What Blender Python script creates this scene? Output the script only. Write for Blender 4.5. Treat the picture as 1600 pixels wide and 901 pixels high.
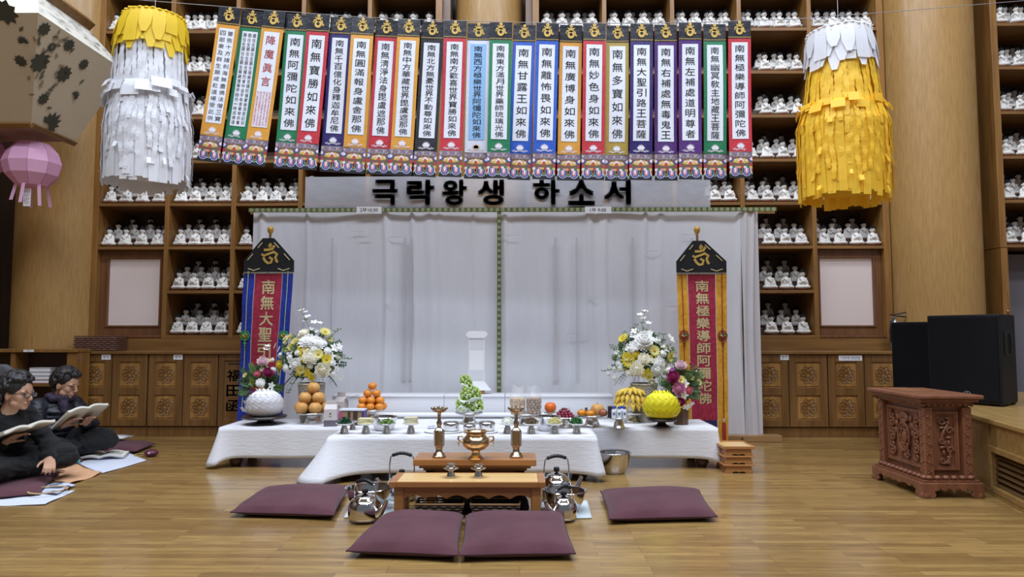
import bpy, bmesh, math, random
from mathutils import Vector, Matrix, Euler
PI = math.pi
random.seed(7)
SC = bpy.context.scene
for _o in list(bpy.data.objects):
    bpy.data.objects.remove(_o)
COL = SC.collection

# ------------------------------------------------------------------ camera, world, lights, exposure
FPX = 1110.0
CAMZ = 1.10
CEIL = 9.0
PITCH = math.atan(72 / FPX)
YAW = math.radians(0.6)
cam = bpy.data.cameras.new('camera')
cam.sensor_width = 36
cam.lens = FPX / 1600 * 36
camo = bpy.data.objects.new('camera', cam)
COL.objects.link(camo)
camo.location = (0, 0, CAMZ)
camo.rotation_euler = (PI / 2 + PITCH, 0, YAW)
SC.camera = camo

world = bpy.data.worlds.new('hall_air')
SC.world = world
world.use_nodes = True
_bg = world.node_tree.nodes['Background']
_bg.inputs[0].default_value = (0.84, 0.92, 1.05, 1)
_bg.inputs[1].default_value = 0.16

SC.view_settings.view_transform = 'Standard'
SC.view_settings.look = 'None'
SC.view_settings.gamma = 1
SC.view_settings.use_curve_mapping = False
SC.view_settings.exposure = 0.0


def area(x, y, z, sx, sy, watts, col=(1, 0.98, 0.95), aim=None):
    l = bpy.data.lights.new('ceiling_lamp', 'AREA')
    l.shape = 'RECTANGLE'
    l.size, l.size_y = sx, sy
    l.energy = watts
    l.color = col
    o = bpy.data.objects.new('ceiling_lamp', l)
    COL.objects.link(o)
    o.location = (x, y, z)
    if aim:
        o.rotation_euler = (Vector(aim) - Vector((x, y, z))).to_track_quat('-Z', 'Y').to_euler()
    return o


for lx in (-4.6, -1.5, 1.6, 4.7):
    for ly in (1.2, 4.6):
        area(lx, ly, 8.7, 2.1, 1.0, 172, (0.84, 0.92, 1.05))
for lx in (-3.2, 0, 3.2):
    area(lx, -1.6, 8.7, 2.1, 1.0, 96, (0.84, 0.92, 1.05))

# ------------------------------------------------------------------ pixel rays (photograph 1600 x 901)
_cp, _sp, _cy, _sy = math.cos(PITCH), math.sin(PITCH), math.cos(YAW), math.sin(YAW)


def _ray(u, v):
    x = (u - 800) / FPX
    y = (450.5 - v) / FPX
    Y = _cp - _sp * y
    return (_cy * x - _sy * Y, _sy * x + _cy * Y, _sp + _cp * y)


def at(u, v, Y):
    r = _ray(u, v)
    t = Y / r[1]
    return Vector((r[0] * t, Y, CAMZ + r[2] * t))


def on(u, v, z=0.0):
    r = _ray(u, v)
    t = (z - CAMZ) / r[2]
    return Vector((r[0] * t, r[1] * t, z))


# ------------------------------------------------------------------ materials
def lin(h):
    c = [int(h[i:i + 2], 16) / 255 for i in (0, 2, 4)]
    return tuple(x / 12.92 if x <= 0.04045 else ((x + 0.055) / 1.055) ** 2.4 for x in c) + (1,)


_M = {}


def mat(name, col, rough=0.5, metal=0.0, col2=None, nscale=6.0, stretch=(1, 1, 1), bump=None, coat=0.0,
        alpha=1.0, trans=0.0, emis=0.0, sss=0.0, sheen=0.0, detail=4.0, lo=0.35, hi=0.65, rnd=0.0, spec=0.5, transl=0.0):
    if name in _M:
        return _M[name]
    m = bpy.data.materials.new(name)
    m.use_nodes = True
    nt = m.node_tree
    b = nt.nodes['Principled BSDF']
    b.inputs['Base Color'].default_value = lin(col)
    b.inputs['Roughness'].default_value = rough
    b.inputs['Metallic'].default_value = metal
    b.inputs['Coat Weight'].default_value = coat
    b.inputs['Coat Roughness'].default_value = 0.15
    b.inputs['Alpha'].default_value = alpha
    b.inputs['Transmission Weight'].default_value = trans
    b.inputs['Sheen Weight'].default_value = sheen
    b.inputs['Specular IOR Level'].default_value = spec
    if sss:
        b.inputs['Subsurface Weight'].default_value = sss
        b.inputs['Subsurface Radius'].default_value = (0.02, 0.01, 0.006)
    if emis:
        b.inputs['Emission Color'].default_value = lin(col)
        b.inputs['Emission Strength'].default_value = emis
    L = nt.links.new
    if col2 or bump:
        tc = nt.nodes.new('ShaderNodeTexCoord')
        mp = nt.nodes.new('ShaderNodeMapping')
        mp.inputs['Scale'].default_value = stretch
        L(tc.outputs['Object'], mp.inputs['Vector'])
    if col2:
        n = nt.nodes.new('ShaderNodeTexNoise')
        n.inputs['Scale'].default_value = nscale
        n.inputs['Detail'].default_value = detail
        L(mp.outputs[0], n.inputs['Vector'])
        r = nt.nodes.new('ShaderNodeValToRGB')
        r.color_ramp.elements[0].position = lo
        r.color_ramp.elements[0].color = lin(col)
        r.color_ramp.elements[1].position = hi
        r.color_ramp.elements[1].color = lin(col2)
        L(n.outputs['Fac'], r.inputs[0])
        out = r.outputs[0]
        if rnd:
            oi = nt.nodes.new('ShaderNodeObjectInfo')
            hs = nt.nodes.new('ShaderNodeHueSaturation')
            mr = nt.nodes.new('ShaderNodeMapRange')
            mr.inputs['To Min'].default_value = 1 - rnd
            mr.inputs['To Max'].default_value = 1 + rnd
            L(oi.outputs['Random'], mr.inputs['Value'])
            L(mr.outputs[0], hs.inputs['Value'])
            L(out, hs.inputs['Color'])
            out = hs.outputs[0]
        L(out, b.inputs['Base Color'])
    if bump:
        n2 = nt.nodes.new('ShaderNodeTexNoise')
        n2.inputs['Scale'].default_value = bump[0]
        n2.inputs['Detail'].default_value = 5
        L(mp.outputs[0], n2.inputs['Vector'])
        bp = nt.nodes.new('ShaderNodeBump')
        bp.inputs['Strength'].default_value = bump[1]
        bp.inputs['Distance'].default_value = bump[2] if len(bump) > 2 else 0.01
        L(n2.outputs['Fac'], bp.inputs['Height'])
        L(bp.outputs[0], b.inputs['Normal'])
    if transl:
        t = nt.nodes.new('ShaderNodeBsdfTranslucent')
        t.inputs[0].default_value = lin(col)
        mx = nt.nodes.new('ShaderNodeMixShader')
        mx.inputs[0].default_value = transl
        L(b.outputs[0], mx.inputs[1])
        L(t.outputs[0], mx.inputs[2])
        L(mx.outputs[0], nt.nodes['Material Output'].inputs[0])
    _M[name] = m
    return m


# ------------------------------------------------------------------ mesh builder
class MB:
    def __init__(self):
        self.v, self.f, self.m, self.s = [], [], [], []

    def add(self, vs, fs, mi=0, smooth=False, tf=None):
        b = len(self.v)
        if tf is not None:
            vs = [tf @ Vector(p) for p in vs]
        self.v.extend(tuple(p) for p in vs)
        for f in fs:
            self.f.append([i + b for i in f])
            self.m.append(mi)
            self.s.append(smooth)
        return self

    def box(self, c, s, mi=0, tf=None, taper=1.0):
        x, y, z = (k / 2 for k in s)
        vs = []
        for dz, k in ((-z, 1.0), (z, taper)):
            vs += [(c[0] - x * k, c[1] - y * k, c[2] + dz), (c[0] + x * k, c[1] - y * k, c[2] + dz),
                   (c[0] + x * k, c[1] + y * k, c[2] + dz), (c[0] - x * k, c[1] + y * k, c[2] + dz)]
        return self.add(vs, [(3, 2, 1, 0), (4, 5, 6, 7), (0, 1, 5, 4), (1, 2, 6, 5), (2, 3, 7, 6), (3, 0, 4, 7)], mi, False, tf)

    def bb(self, x0, x1, y0, y1, z0, z1, mi=0, tf=None):
        return self.box(((x0 + x1) / 2, (y0 + y1) / 2, (z0 + z1) / 2), (x1 - x0, y1 - y0, z1 - z0), mi, tf)

    def lathe(self, prof, n=24, mi=0, c=(0, 0, 0), tf=None, smooth=True, sq=None, cap=True):
        vs, fs = [], []
        for r, z in prof:
            for i in range(n):
                a = 2 * PI * i / n
                k = r
                if sq:
                    k = r * sq(a, z)
                vs.append((c[0] + k * math.cos(a), c[1] + k * math.sin(a), c[2] + z))
        for j in range(len(prof) - 1):
            for i in range(n):
                i2 = (i + 1) % n
                fs.append((j * n + i, j * n + i2, (j + 1) * n + i2, (j + 1) * n + i))
        if cap:
            if prof[0][0] > 1e-5:
                fs.append(tuple(reversed(range(n))))
            if prof[-1][0] > 1e-5:
                fs.append(tuple((len(prof) - 1) * n + i for i in range(n)))
        return self.add(vs, fs, mi, smooth, tf)

    def ball(self, c, r, mi=0, nu=14, nv=9, tf=None, smooth=True):
        if not hasattr(r, '__len__'):
            r = (r, r, r)
        vs = [(c[0], c[1], c[2] - r[2])]
        for j in range(1, nv):
            t = -PI / 2 + PI * j / nv
            for i in range(nu):
                a = 2 * PI * i / nu
                vs.append((c[0] + r[0] * math.cos(t) * math.cos(a), c[1] + r[1] * math.cos(t) * math.sin(a), c[2] + r[2] * math.sin(t)))
        vs.append((c[0], c[1], c[2] + r[2]))
        fs = []
        for i in range(nu):
            fs.append((0, 1 + (i + 1) % nu, 1 + i))
            for j in range(nv - 2):
                a, b2 = 1 + j * nu, 1 + (j + 1) * nu
                fs.append((a + i, a + (i + 1) % nu, b2 + (i + 1) % nu, b2 + i))
            a = 1 + (nv - 2) * nu
            fs.append((a + i, a + (i + 1) % nu, len(vs) - 1))
        return self.add(vs, fs, mi, smooth, tf)

    def tube(self, pts, r, n=8, mi=0, closed=False, tf=None, flat=1.0, cap=True):
        P = [Vector(p) for p in pts]
        k = len(P)
        R = r if hasattr(r, '__len__') else [r] * k
        vs, fs = [], []
        up = None
        for i in range(k):
            if closed:
                d = P[(i + 1) % k] - P[i - 1]
            else:
                d = P[min(i + 1, k - 1)] - P[max(i - 1, 0)]
            if d.length < 1e-9:
                d = Vector((0, 0, 1))
            d.normalize()
            if up is None:
                up = Vector((0, 0, 1)) if abs(d.z) < 0.9 else Vector((1, 0, 0))
            a = d.cross(up)
            if a.length < 1e-6:
                a = d.orthogonal()
            a.normalize()
            b2 = a.cross(d).normalized()
            up = b2
            for j in range(n):
                t = 2 * PI * j / n
                vs.append(P[i] + a * (R[i] * math.cos(t)) + b2 * (R[i] * flat * math.sin(t)))
        for i in range(k if closed else k - 1):
            for j in range(n):
                p0, p1 = i * n, ((i + 1) % k) * n
                fs.append((p0 + j, p0 + (j + 1) % n, p1 + (j + 1) % n, p1 + j))
        if not closed and cap:
            fs.append(tuple(reversed(range(n))))
            fs.append(tuple((k - 1) * n + j for j in range(n)))
        return self.add(vs, fs, mi, True, tf)

    def cap(self, a, b, ra, rb, mi=0, n=12):
        """tapered capsule"""
        a, b = Vector(a), Vector(b)
        d = b - a
        L = max(d.length, 1e-6)
        q = Vector((0, 0, 1)).rotation_difference(d)
        prof = []
        for i in range(5):
            t = -PI / 2 + PI / 2 * i / 4
            prof.append((ra * math.cos(t), ra * math.sin(t)))
        for i in range(5):
            t = PI / 2 * i / 4
            prof.append((rb * math.cos(t), L + rb * math.sin(t)))
        prof[0] = (0, -ra)
        prof[-1] = (0, L + rb)
        tf = Matrix.Translation(a) @ q.to_matrix().to_4x4()
        return self.lathe(prof, n, mi, tf=tf)

    def prism(self, poly, d0, d1, mi=0, plane='xz', tf=None, smooth=False):
        """polygon in the plane, extruded along the third axis"""
        def mk(p, d):
            if plane == 'xz':
                return (p[0], d, p[1])
            if plane == 'yz':
                return (d, p[0], p[1])
            return (p[0], p[1], d)
        n = len(poly)
        vs = [mk(p, d0) for p in poly] + [mk(p, d1) for p in poly]
        fs = [tuple(range(n)), tuple(reversed(range(n, 2 * n)))]
        for i in range(n):
            fs.append((i, i + n, (i + 1) % n + n, (i + 1) % n))
        return self.add(vs, fs, mi, smooth, tf)

    def ribbon(self, pts, w, d0, d1, mi=0, tf=None):
        """flat stroke in xz with thickness d0..d1 in y; w half width per point"""
        k = len(pts)
        W = w if hasattr(w, '__len__') else [w] * k
        vs = []
        for i in range(k):
            a, b2 = pts[max(i - 1, 0)], pts[min(i + 1, k - 1)]
            dx, dz = b2[0] - a[0], b2[1] - a[1]
            l = math.hypot(dx, dz) or 1
            nx, nz = -dz / l, dx / l
            for s in (1, -1):
                vs.append((pts[i][0] + nx * W[i] * s, d0, pts[i][1] + nz * W[i] * s))
            for s in (1, -1):
                vs.append((pts[i][0] + nx * W[i] * s, d1, pts[i][1] + nz * W[i] * s))
        fs = []
        for i in range(k - 1):
            a, b2 = i * 4, i * 4 + 4
            fs += [(a, a + 1, b2 + 1, b2), (a + 2, b2 + 2, b2 + 3, a + 3), (a, b2, b2 + 2, a + 2), (a + 1, a + 3, b2 + 3, b2 + 1)]
        fs += [(0, 2, 3, 1), (4 * k - 4, 4 * k - 3, 4 * k - 1, 4 * k - 2)]
        return self.add(vs, fs, mi, False, tf)

    def grid(self, fn, nu, nv, mi=0, smooth=True, thick=None):
        vs = [fn(i / nu, j / nv) for j in range(nv + 1) for i in range(nu + 1)]
        fs = [(j * (nu + 1) + i, j * (nu + 1) + i + 1, (j + 1) * (nu + 1) + i + 1, (j + 1) * (nu + 1) + i) for j in range(nv) for i in range(nu)]
        return self.add(vs, fs, mi, smooth)

    def join(self, o, tf=None, mi=None):
        b = len(self.v)
        self.v.extend(tuple(tf @ Vector(p)) if tf is not None else p for p in o.v)
        self.f.extend([i + b for i in f] for f in o.f)
        self.m.extend(o.m if mi is None else [mi] * len(o.m))
        self.s.extend(o.s)
        return self

    def mesh(self, name, mats, recalc=True, sharp=50):
        me = bpy.data.meshes.new(name)
        me.from_pydata(self.v, [], self.f)
        for m in (mats if isinstance(mats, (list, tuple)) else [mats]):
            me.materials.append(m)
        me.polygons.foreach_set('material_index', self.m)
        me.polygons.foreach_set('use_smooth', self.s)
        if recalc:
            bm = bmesh.new()
            bm.from_mesh(me)
            bmesh.ops.recalc_face_normals(bm, faces=bm.faces)
            bm.to_mesh(me)
            bm.free()
        if any(self.s):
            me.set_sharp_from_angle(angle=math.radians(sharp))
        me.update()
        return me


def link(name, me, parent=None, loc=None, rot=None, bevel=0, solid=0, sub=0, label=None):
    o = bpy.data.objects.new(name, me)
    COL.objects.link(o)
    if parent is not None:
        o.parent = parent
    if loc is not None:
        o.location = loc
    if rot is not None:
        o.rotation_euler = rot if hasattr(rot, '__len__') else (0, 0, rot)
    if solid:
        k = o.modifiers.new('solid', 'SOLIDIFY')
        k.thickness = solid
        k.offset = 0
    if bevel:
        k = o.modifiers.new('bevel', 'BEVEL')
        k.width = bevel
        k.segments = 2
        k.limit_method = 'ANGLE'
        k.angle_limit = math.radians(40)
    if sub:
        k = o.modifiers.new('sub', 'SUBSURF')
        k.levels = k.render_levels = sub
    if label:
        o['label'] = label
    return o


def obj(name, mb, mats, parent=None, **kw):
    recalc = kw.pop('recalc', True)
    sharp = kw.pop('sharp', 50)
    return link(name, mb.mesh(name, mats, recalc, sharp), parent, **kw)


def tag(o, label, cat, group=None, kind=None):
    o['label'] = label
    o['category'] = cat
    if group:
        o['group'] = group
    if kind:
        o['kind'] = kind
    return o


def thing(name, label, cat, loc=(0, 0, 0), rot=0, group=None):
    o = bpy.data.objects.new(name, None)
    COL.objects.link(o)
    o.empty_display_size = 0.05
    o.location = loc
    o.rotation_euler = rot if hasattr(rot, '__len__') else (0, 0, rot)
    return tag(o, label, cat, group)


def struct(name, mb, mats, **kw):
    o = obj(name, mb, mats, **kw)
    o['kind'] = 'structure'
    return o


def clone(o, parent=None):
    c = o.copy()
    COL.objects.link(c)
    if parent is not None:
        c.parent = parent
    for ch in o.children:
        clone(ch, c)
    return c


def dup(o, loc, rot=None, label=None, group=None, scale=None):
    c = clone(o)
    c.location = loc
    if rot is not None:
        c.rotation_euler = rot if hasattr(rot, '__len__') else (0, 0, rot)
    if label:
        c['label'] = label
    if group:
        c['group'] = group
    if scale:
        c.scale = (scale,) * 3 if not hasattr(scale, '__len__') else scale
    return c


def voxel(mb, size, name, mats, smooth=3, fac=0.5):
    """union of the pieces as one continuous skin"""
    me = mb.mesh('tmp', [])
    o = bpy.data.objects.new('tmp', me)
    COL.objects.link(o)
    k = o.modifiers.new('r', 'REMESH')
    k.mode = 'VOXEL'
    k.voxel_size = size
    k.use_smooth_shade = True
    if smooth:
        s = o.modifiers.new('s', 'SMOOTH')
        s.iterations = smooth
        s.factor = fac
    dg = bpy.context.evaluated_depsgraph_get()
    out = bpy.data.meshes.new_from_object(o.evaluated_get(dg))
    out.name = name
    bpy.data.objects.remove(o)
    out.materials.clear()
    for m in (mats if isinstance(mats, (list, tuple)) else [mats]):
        out.materials.append(m)
    return out


# ------------------------------------------------------------------ lettering
_G = {}
_tc = bpy.data.curves.new('lettering', 'FONT')
_tc.resolution_u = 2
_to = bpy.data.objects.new('lettering', _tc)
COL.objects.link(_to)


def glyph(ch, bold=0.0):
    key = (ch, bold)
    if key not in _G:
        _tc.body = ch
        _tc.offset = bold
        _to.update_tag()
        dg = bpy.context.evaluated_depsgraph_get()
        dg.update()
        e = _to.evaluated_get(dg)
        me = e.to_mesh()
        vs = [tuple(v.co) for v in me.vertices]
        fs = [tuple(p.vertices) for p in me.polygons]
        e.to_mesh_clear()
        if vs:
            xs, ys = [v[0] for v in vs], [v[1] for v in vs]
            bx = (min(xs), max(xs), min(ys), max(ys))
        else:
            bx = (0, 0.3, 0, 0.3)
        _G[key] = (vs, fs, bx)
    return _G[key]


def put_glyph(mb, ch, cx, cz, w, h, y, mi=0, bold=0.0, fit=True):
    vs, fs, b = glyph(ch, 0.0)
    if not vs:
        return
    gw, gh = max(b[1] - b[0], 1e-3), max(b[3] - b[2], 1e-3)
    sx = w / max(gw, 0.55 * gh)
    sz = h / max(gh, 0.55 * gw)
    mx, my = (b[0] + b[1]) / 2, (b[2] + b[3]) / 2
    for ox, oz in ([(0, 0)] if not bold else [(-1, -1), (1, -1), (-1, 1), (1, 1), (0, 0)]):
        mb.add([(cx + (v[0] - mx + ox * bold) * sx, y, cz + (v[1] - my + oz * bold) * sz) for v in vs], fs, mi)


def column_text(mb, s, cx, ztop, zbot, w, y, mi=0, bold=0.0, fill=0.84):
    n = len(s)
    p = (ztop - zbot) / n
    for i, ch in enumerate(s):
        put_glyph(mb, ch, cx, ztop - p * (i + 0.5), w, p * fill, y, mi, bold)


def line_text(mb, s, cx, cz, h, y, mi=0, bold=0.0):
    """horizontal line with natural advance, h = cap height scale"""
    _tc.body = s
    _tc.offset = bold
    _to.update_tag()
    dg = bpy.context.evaluated_depsgraph_get()
    dg.update()
    e = _to.evaluated_get(dg)
    me = e.to_mesh()
    vs = [tuple(v.co) for v in me.vertices]
    fs = [tuple(p.vertices) for p in me.polygons]
    e.to_mesh_clear()
    xs, ys = [v[0] for v in vs], [v[1] for v in vs]
    mx, my = (min(xs) + max(xs)) / 2, (min(ys) + max(ys)) / 2
    k = h / (max(ys) - min(ys))
    mb.add([(cx + (v[0] - mx) * k, y, cz + (v[1] - my) * k) for v in vs], fs, mi)


# ------------------------------------------------------------------ shared materials
def wood(name, a, b, axis='z', rough=0.38, coat=0.15, s=7.0, bumps=0.06):
    st = {'x': (0.08, 1, 1), 'y': (1, 0.08, 1), 'z': (1, 1, 0.08)}[axis]
    return mat(name, a, rough, col2=b, nscale=s * 3, stretch=st, detail=6, lo=0.3, hi=0.7, coat=coat, bump=(s * 6, bumps, 0.004))


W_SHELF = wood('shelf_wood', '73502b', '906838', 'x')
W_POST = wood('post_wood', '7e562b', '9d723a', 'z')
W_DARK = wood('shadow_wood', '4c3323', '5d402b', 'x')
W_COLUMN = wood('column_wood', 'a17a45', 'b48f57', 'z', s=26, rough=0.42)
W_DOOR = wood('cabinet_wood', '6a4826', '845f35', 'z')
W_PANEL = wood('cabinet_panel_wood', '865d31', 'b08247', 'z', s=5)
W_CARVE = wood('carved_brown_wood', '744832', '8b5a40', 'z', rough=0.42)
W_TABLE = wood('table_wood', '9a6636', 'b27a45', 'x', rough=0.35)
W_TOP = wood('table_top_wood', 'dcb678', 'e8c68c', 'x', rough=0.3)
W_STAGE = wood('stage_wood', '8d6c3c', 'a88550', 'x', rough=0.3)
CLOTH = mat('white_table_linen', 'dedee2', 0.85, bump=(38, 0.4, 0.005), stretch=(0.45, 1, 2.0))
STEEL = mat('polished_steel', 'd4d4d6', 0.14, 1.0)
SILVER = mat('silver_stand_metal', 'cfccc8', 0.2, 1.0)
BRASS = mat('polished_brass', 'd8bd98', 0.16, 1.0)
BRONZE = mat('aged_brass', 'b9a894', 0.25, 1.0, col2='a39280', nscale=60)
BLACKP = mat('black_plastic', '17171a', 0.38)
WHITEP = mat('white_paper', 'eeeef2', 0.7)
INK = mat('black_ink', '17171c', 0.8)
MAROON = mat('maroon_cushion_cloth', '4f2932', 0.92, col2='5a323c', nscale=5, bump=(7, 0.35, 0.012), sheen=0.12)
# ================================================================== ROOM
YS = 7.95      # front plane of the statue shelving
YC = 7.73      # front plane of the cabinets


def floor_material():
    m = bpy.data.materials.new('strip_wood_floor')
    m.use_nodes = True
    nt = m.node_tree
    b = nt.nodes['Principled BSDF']
    L = nt.links.new
    tc = nt.nodes.new('ShaderNodeTexCoord')
    br = nt.nodes.new('ShaderNodeTexBrick')
    br.offset = 0.37
    br.offset_frequency = 3
    br.inputs['Scale'].default_value = 1
    br.inputs['Brick Width'].default_value = 0.62
    br.inputs['Row Height'].default_value = 0.055
    br.inputs['Mortar Size'].default_value = 0.0011
    br.inputs['Mortar Smooth'].default_value = 0.4
    br.inputs['Color1'].default_value = lin('84663a')
    br.inputs['Color2'].default_value = lin('a3834e')
    br.inputs['Mortar'].default_value = lin('4a3418')
    L(tc.outputs['Object'], br.inputs['Vector'])
    mp = nt.nodes.new('ShaderNodeMapping')
    mp.inputs['Scale'].default_value = (0.12, 1, 1)
    L(tc.outputs['Object'], mp.inputs['Vector'])
    n = nt.nodes.new('ShaderNodeTexNoise')
    n.inputs['Scale'].default_value = 45
    n.inputs['Detail'].default_value = 6
    L(mp.outputs[0], n.inputs['Vector'])
    mx = nt.nodes.new('ShaderNodeMix')
    mx.data_type = 'RGBA'
    mx.blend_type = 'OVERLAY'
    mx.inputs[0].default_value = 0.55
    L(br.outputs['Color'], mx.inputs[6])
    L(n.outputs['Fac'], mx.inputs[7])
    L(mx.outputs[2], b.inputs['Base Color'])
    b.inputs['Roughness'].default_value = 0.3
    b.inputs['Coat Weight'].default_value = 0.35
    b.inputs['Coat Roughness'].default_value = 0.12
    n2 = nt.nodes.new('ShaderNodeTexNoise')
    n2.inputs['Scale'].default_value = 3.5
    L(tc.outputs['Object'], n2.inputs['Vector'])
    bp = nt.nodes.new('ShaderNodeBump')
    bp.inputs['Strength'].default_value = 0.12
    bp.inputs['Distance'].default_value = 0.02
    L(n2.outputs['Fac'], bp.inputs['Height'])
    L(bp.outputs[0], b.inputs['Coat Normal'])
    L(bp.outputs[0], b.inputs['Normal'])
    return m


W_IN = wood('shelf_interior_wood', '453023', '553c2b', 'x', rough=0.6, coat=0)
struct('floor', MB().bb(-8, 8, -3, 9, -0.1, 0), floor_material())
PLASTER = mat('grey_plaster', '8d8a8c', 0.9)
struct('wall_back', MB().bb(-8, 8, 8.75, 8.95, 0, CEIL), wood('back_wall_wood', '2a1c12', '352417', 'z'))
struct('wall_left', MB().bb(-8.2, -8, -3, 9, 0, CEIL), wood('left_wall_wood', '4a3422', '5b412b', 'z'))
struct('wall_right', MB().bb(8, 8.2, -3, 9, 0, CEIL), PLASTER)
struct('ceiling', MB().bb(-8.2, 8.2, -3, 9, CEIL, CEIL + 0.1), mat('ceiling_board', 'd9d4cc', 0.9))


def column(name, x, y, r, label=None):
    mb = MB().lathe([(r, 0), (r, CEIL)], 64, cap=False)
    mb.lathe([(r + 0.012, 0), (r + 0.012, 0.16), (r, 0.17)], 64, cap=False)
    return struct(name, mb, W_COLUMN, loc=(x, y, 0), sharp=60)


column('column_left', -5.29, 8.16, 0.49)
column('column_right', 4.655, 8.02, 0.485)
column('column_center', -0.36, 8.32, 0.40)

# --- built-in statue shelving -------------------------------------------------
SZ = [1.096, 1.598, 2.096, 2.592, 3.087, 3.594, 4.104, 4.606, 5.11]   # top of each board
RISE, STEP = 0.085, 0.17


def shelving(label, xs, x0, x1, zbot, ztop, boards, y=YS, depth=0.56, holes=(), cat='shelf'):
    """xs: upright centres; boards: list of z; holes: (bay, z) with no board"""
    t = thing('statue_shelf', label, cat, ((x0 + x1) / 2, y, zbot))
    ox, oz = (x0 + x1) / 2, zbot
    for i, x in enumerate(xs):
        w = 0.05 if 0 < i < len(xs) - 1 else 0.075
        obj('upright', MB().bb(x - ox - w / 2, x - ox + w / 2, 0, depth, 0, ztop - oz), W_POST, t, bevel=0.004)
    for z in boards:
        mb = MB()
        for i in range(len(xs) - 1):
            if (i, z) in holes:
                continue
            mb.bb(xs[i] - ox + 0.025, xs[i + 1] - ox - 0.025, 0.006, depth, z - 0.034 - oz, z - oz)
        obj('shelf_board', mb, W_SHELF, t)
        if z < ztop - 0.1:
            mb = MB()
            for i in range(len(xs) - 1):
                if (i, z) in holes:
                    continue
                a, b = xs[i] - ox + 0.026, xs[i + 1] - ox - 0.026
                mb.bb(a, b, 0.16, 0.33, z - oz + 0.001, z - oz + RISE)
                mb.bb(a, b, 0.33, depth - 0.01, z - oz + 0.001, z - oz + 2 * RISE)
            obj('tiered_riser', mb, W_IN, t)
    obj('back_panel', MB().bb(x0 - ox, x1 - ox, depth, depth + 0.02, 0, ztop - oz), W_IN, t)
    return t


XL = [-4.82, -4.0, -3.245, -2.487, -1.723, -0.925]
XR = [0.19, 0.977, 1.755, 2.518, 3.316, 4.12]
shelving('tall built-in wooden statue shelving left of the centre column', XL, -4.86, -0.885, 1.06, 5.6, SZ, holes=((0, SZ[0]), (0, SZ[1])))
shelving('tall built-in wooden statue shelving right of the centre column', XR, 0.15, 4.16, 1.06, 5.6, SZ, holes=((4, SZ[0]), (4, SZ[1])))
XE = [5.345, 6.05, 6.78]
shelving('far right wooden statue shelving beyond the right column', XE, 5.31, 6.82, 2.06, 5.6, SZ[2:], y=7.85)
# grey posts flanking the centre column
mb = MB()
for a, b in ((-0.885, -0.80), (0.075, 0.15)):
    mb.bb(a, b, 8.02, 8.3, 1.06, 5.6)
struct('trim_1', mb, wood('greyish_post_wood', '6e5546', '7d6250', 'z'))
struct('trim_2', MB().bb(-0.80, 0.075, 8.72, 8.745, 0, 5.6), W_POST)

# --- frosted windows set into the lowest bays --------------------------------
FROST = mat('frosted_glass', 'cbbcb9', 0.45, emis=0.16, coat=0.2)


def win(n, x0, x1, u0, u1):
    z0, z1 = SZ[0] - 0.0, SZ[2] - 0.036
    mb = MB()
    a, b = at(u0, 500, 8.06).x, at(u1, 500, 8.06).x
    za, zb = at(800, 508, 8.06).z, at(800, 405, 8.06).z
    yf, yb = 8.03, 8.10
    mb.bb(x0, a, yf, yb, z0, z1)
    mb.bb(b, x1, yf, yb, z0, z1)
    mb.bb(a, b, yf, yb, z0, za)
    mb.bb(a, b, yf, yb, zb, z1)
    for (p, q, r, s) in ((a - 0.02, a, za - 0.02, zb + 0.02), (b, b + 0.02, za - 0.02, zb + 0.02), (a, b, za - 0.02, za), (a, b, zb, zb + 0.02)):
        mb.bb(p, q, yf - 0.012, yf, r, s)
    mb.bb(x0, x1, 7.965, yf, z0 - 0.03, z0)
    f = struct('window_%d' % n, mb, wood('window_frame_wood', '6a452a', '805536', 'z'), bevel=0.003)
    obj('pane', MB().bb(a, b, 8.05, 8.06, za, zb), FROST, f)


win(1, XL[0] + 0.038, XL[1] - 0.025, 170, 250)
win(2, XR[4] + 0.025, XR[5] - 0.038, 1281, 1364)

# --- counter, plinth and cabinets -------------------------------------------
def counter(label, x0, x1):
    t = thing('countertop', label, 'counter', ((x0 + x1) / 2, YC, 0.90))
    w = (x1 - x0) / 2
    obj('slab', MB().bb(-w, w, -0.04, 0.236, -0.0115, 0.022), W_SHELF, t, bevel=0.006)
    obj('upstand', MB().bb(-w, w, 0.20, 0.235, 0.022, 0.16), W_SHELF, t)


counter('long wooden countertop under the left statue shelving', -4.86, -2.3)
counter('long wooden countertop under the right statue shelving', 2.3, 4.16)


def rosette():
    mb = MB()
    def loop(cx, cz, rx, rz, ang, r=0.0035):
        pts = []
        for i in range(14):
            a = 2 * PI * i / 14
            x, z = rx * math.cos(a), rz * math.sin(a)
            k = 1 - 0.25 * math.sin(a)
            x *= k
            pts.append((cx + x * math.cos(ang) - z * math.sin(ang), 0, cz + x * math.sin(ang) + z * math.cos(ang)))
        mb.tube(pts, r, 5, closed=True)
    loop(0, 0, 0.02, 0.02, 0, 0.004)
    loop(0, 0, 0.032, 0.032, 0)
    for i in range(8):
        a = 2 * PI * i / 8
        loop(-0.062 * math.sin(a), 0.062 * math.cos(a), 0.024, 0.028, a, 0.004)
        loop(-0.060 * math.sin(a), 0.060 * math.cos(a), 0.012, 0.016, a, 0.003)
        a += PI / 8
        pts = []
        for k in range(7):
            b = -0.34 + 0.68 * k / 6
            rr = 0.103 - 0.02 * (abs(b) / 0.34) ** 2
            pts.append((-rr * math.sin(a + b), 0, rr * math.cos(a + b)))
        mb.tube(pts, 0.004, 5)
    return mb


ROS = rosette().mesh('rosette', W_DOOR)


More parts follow.
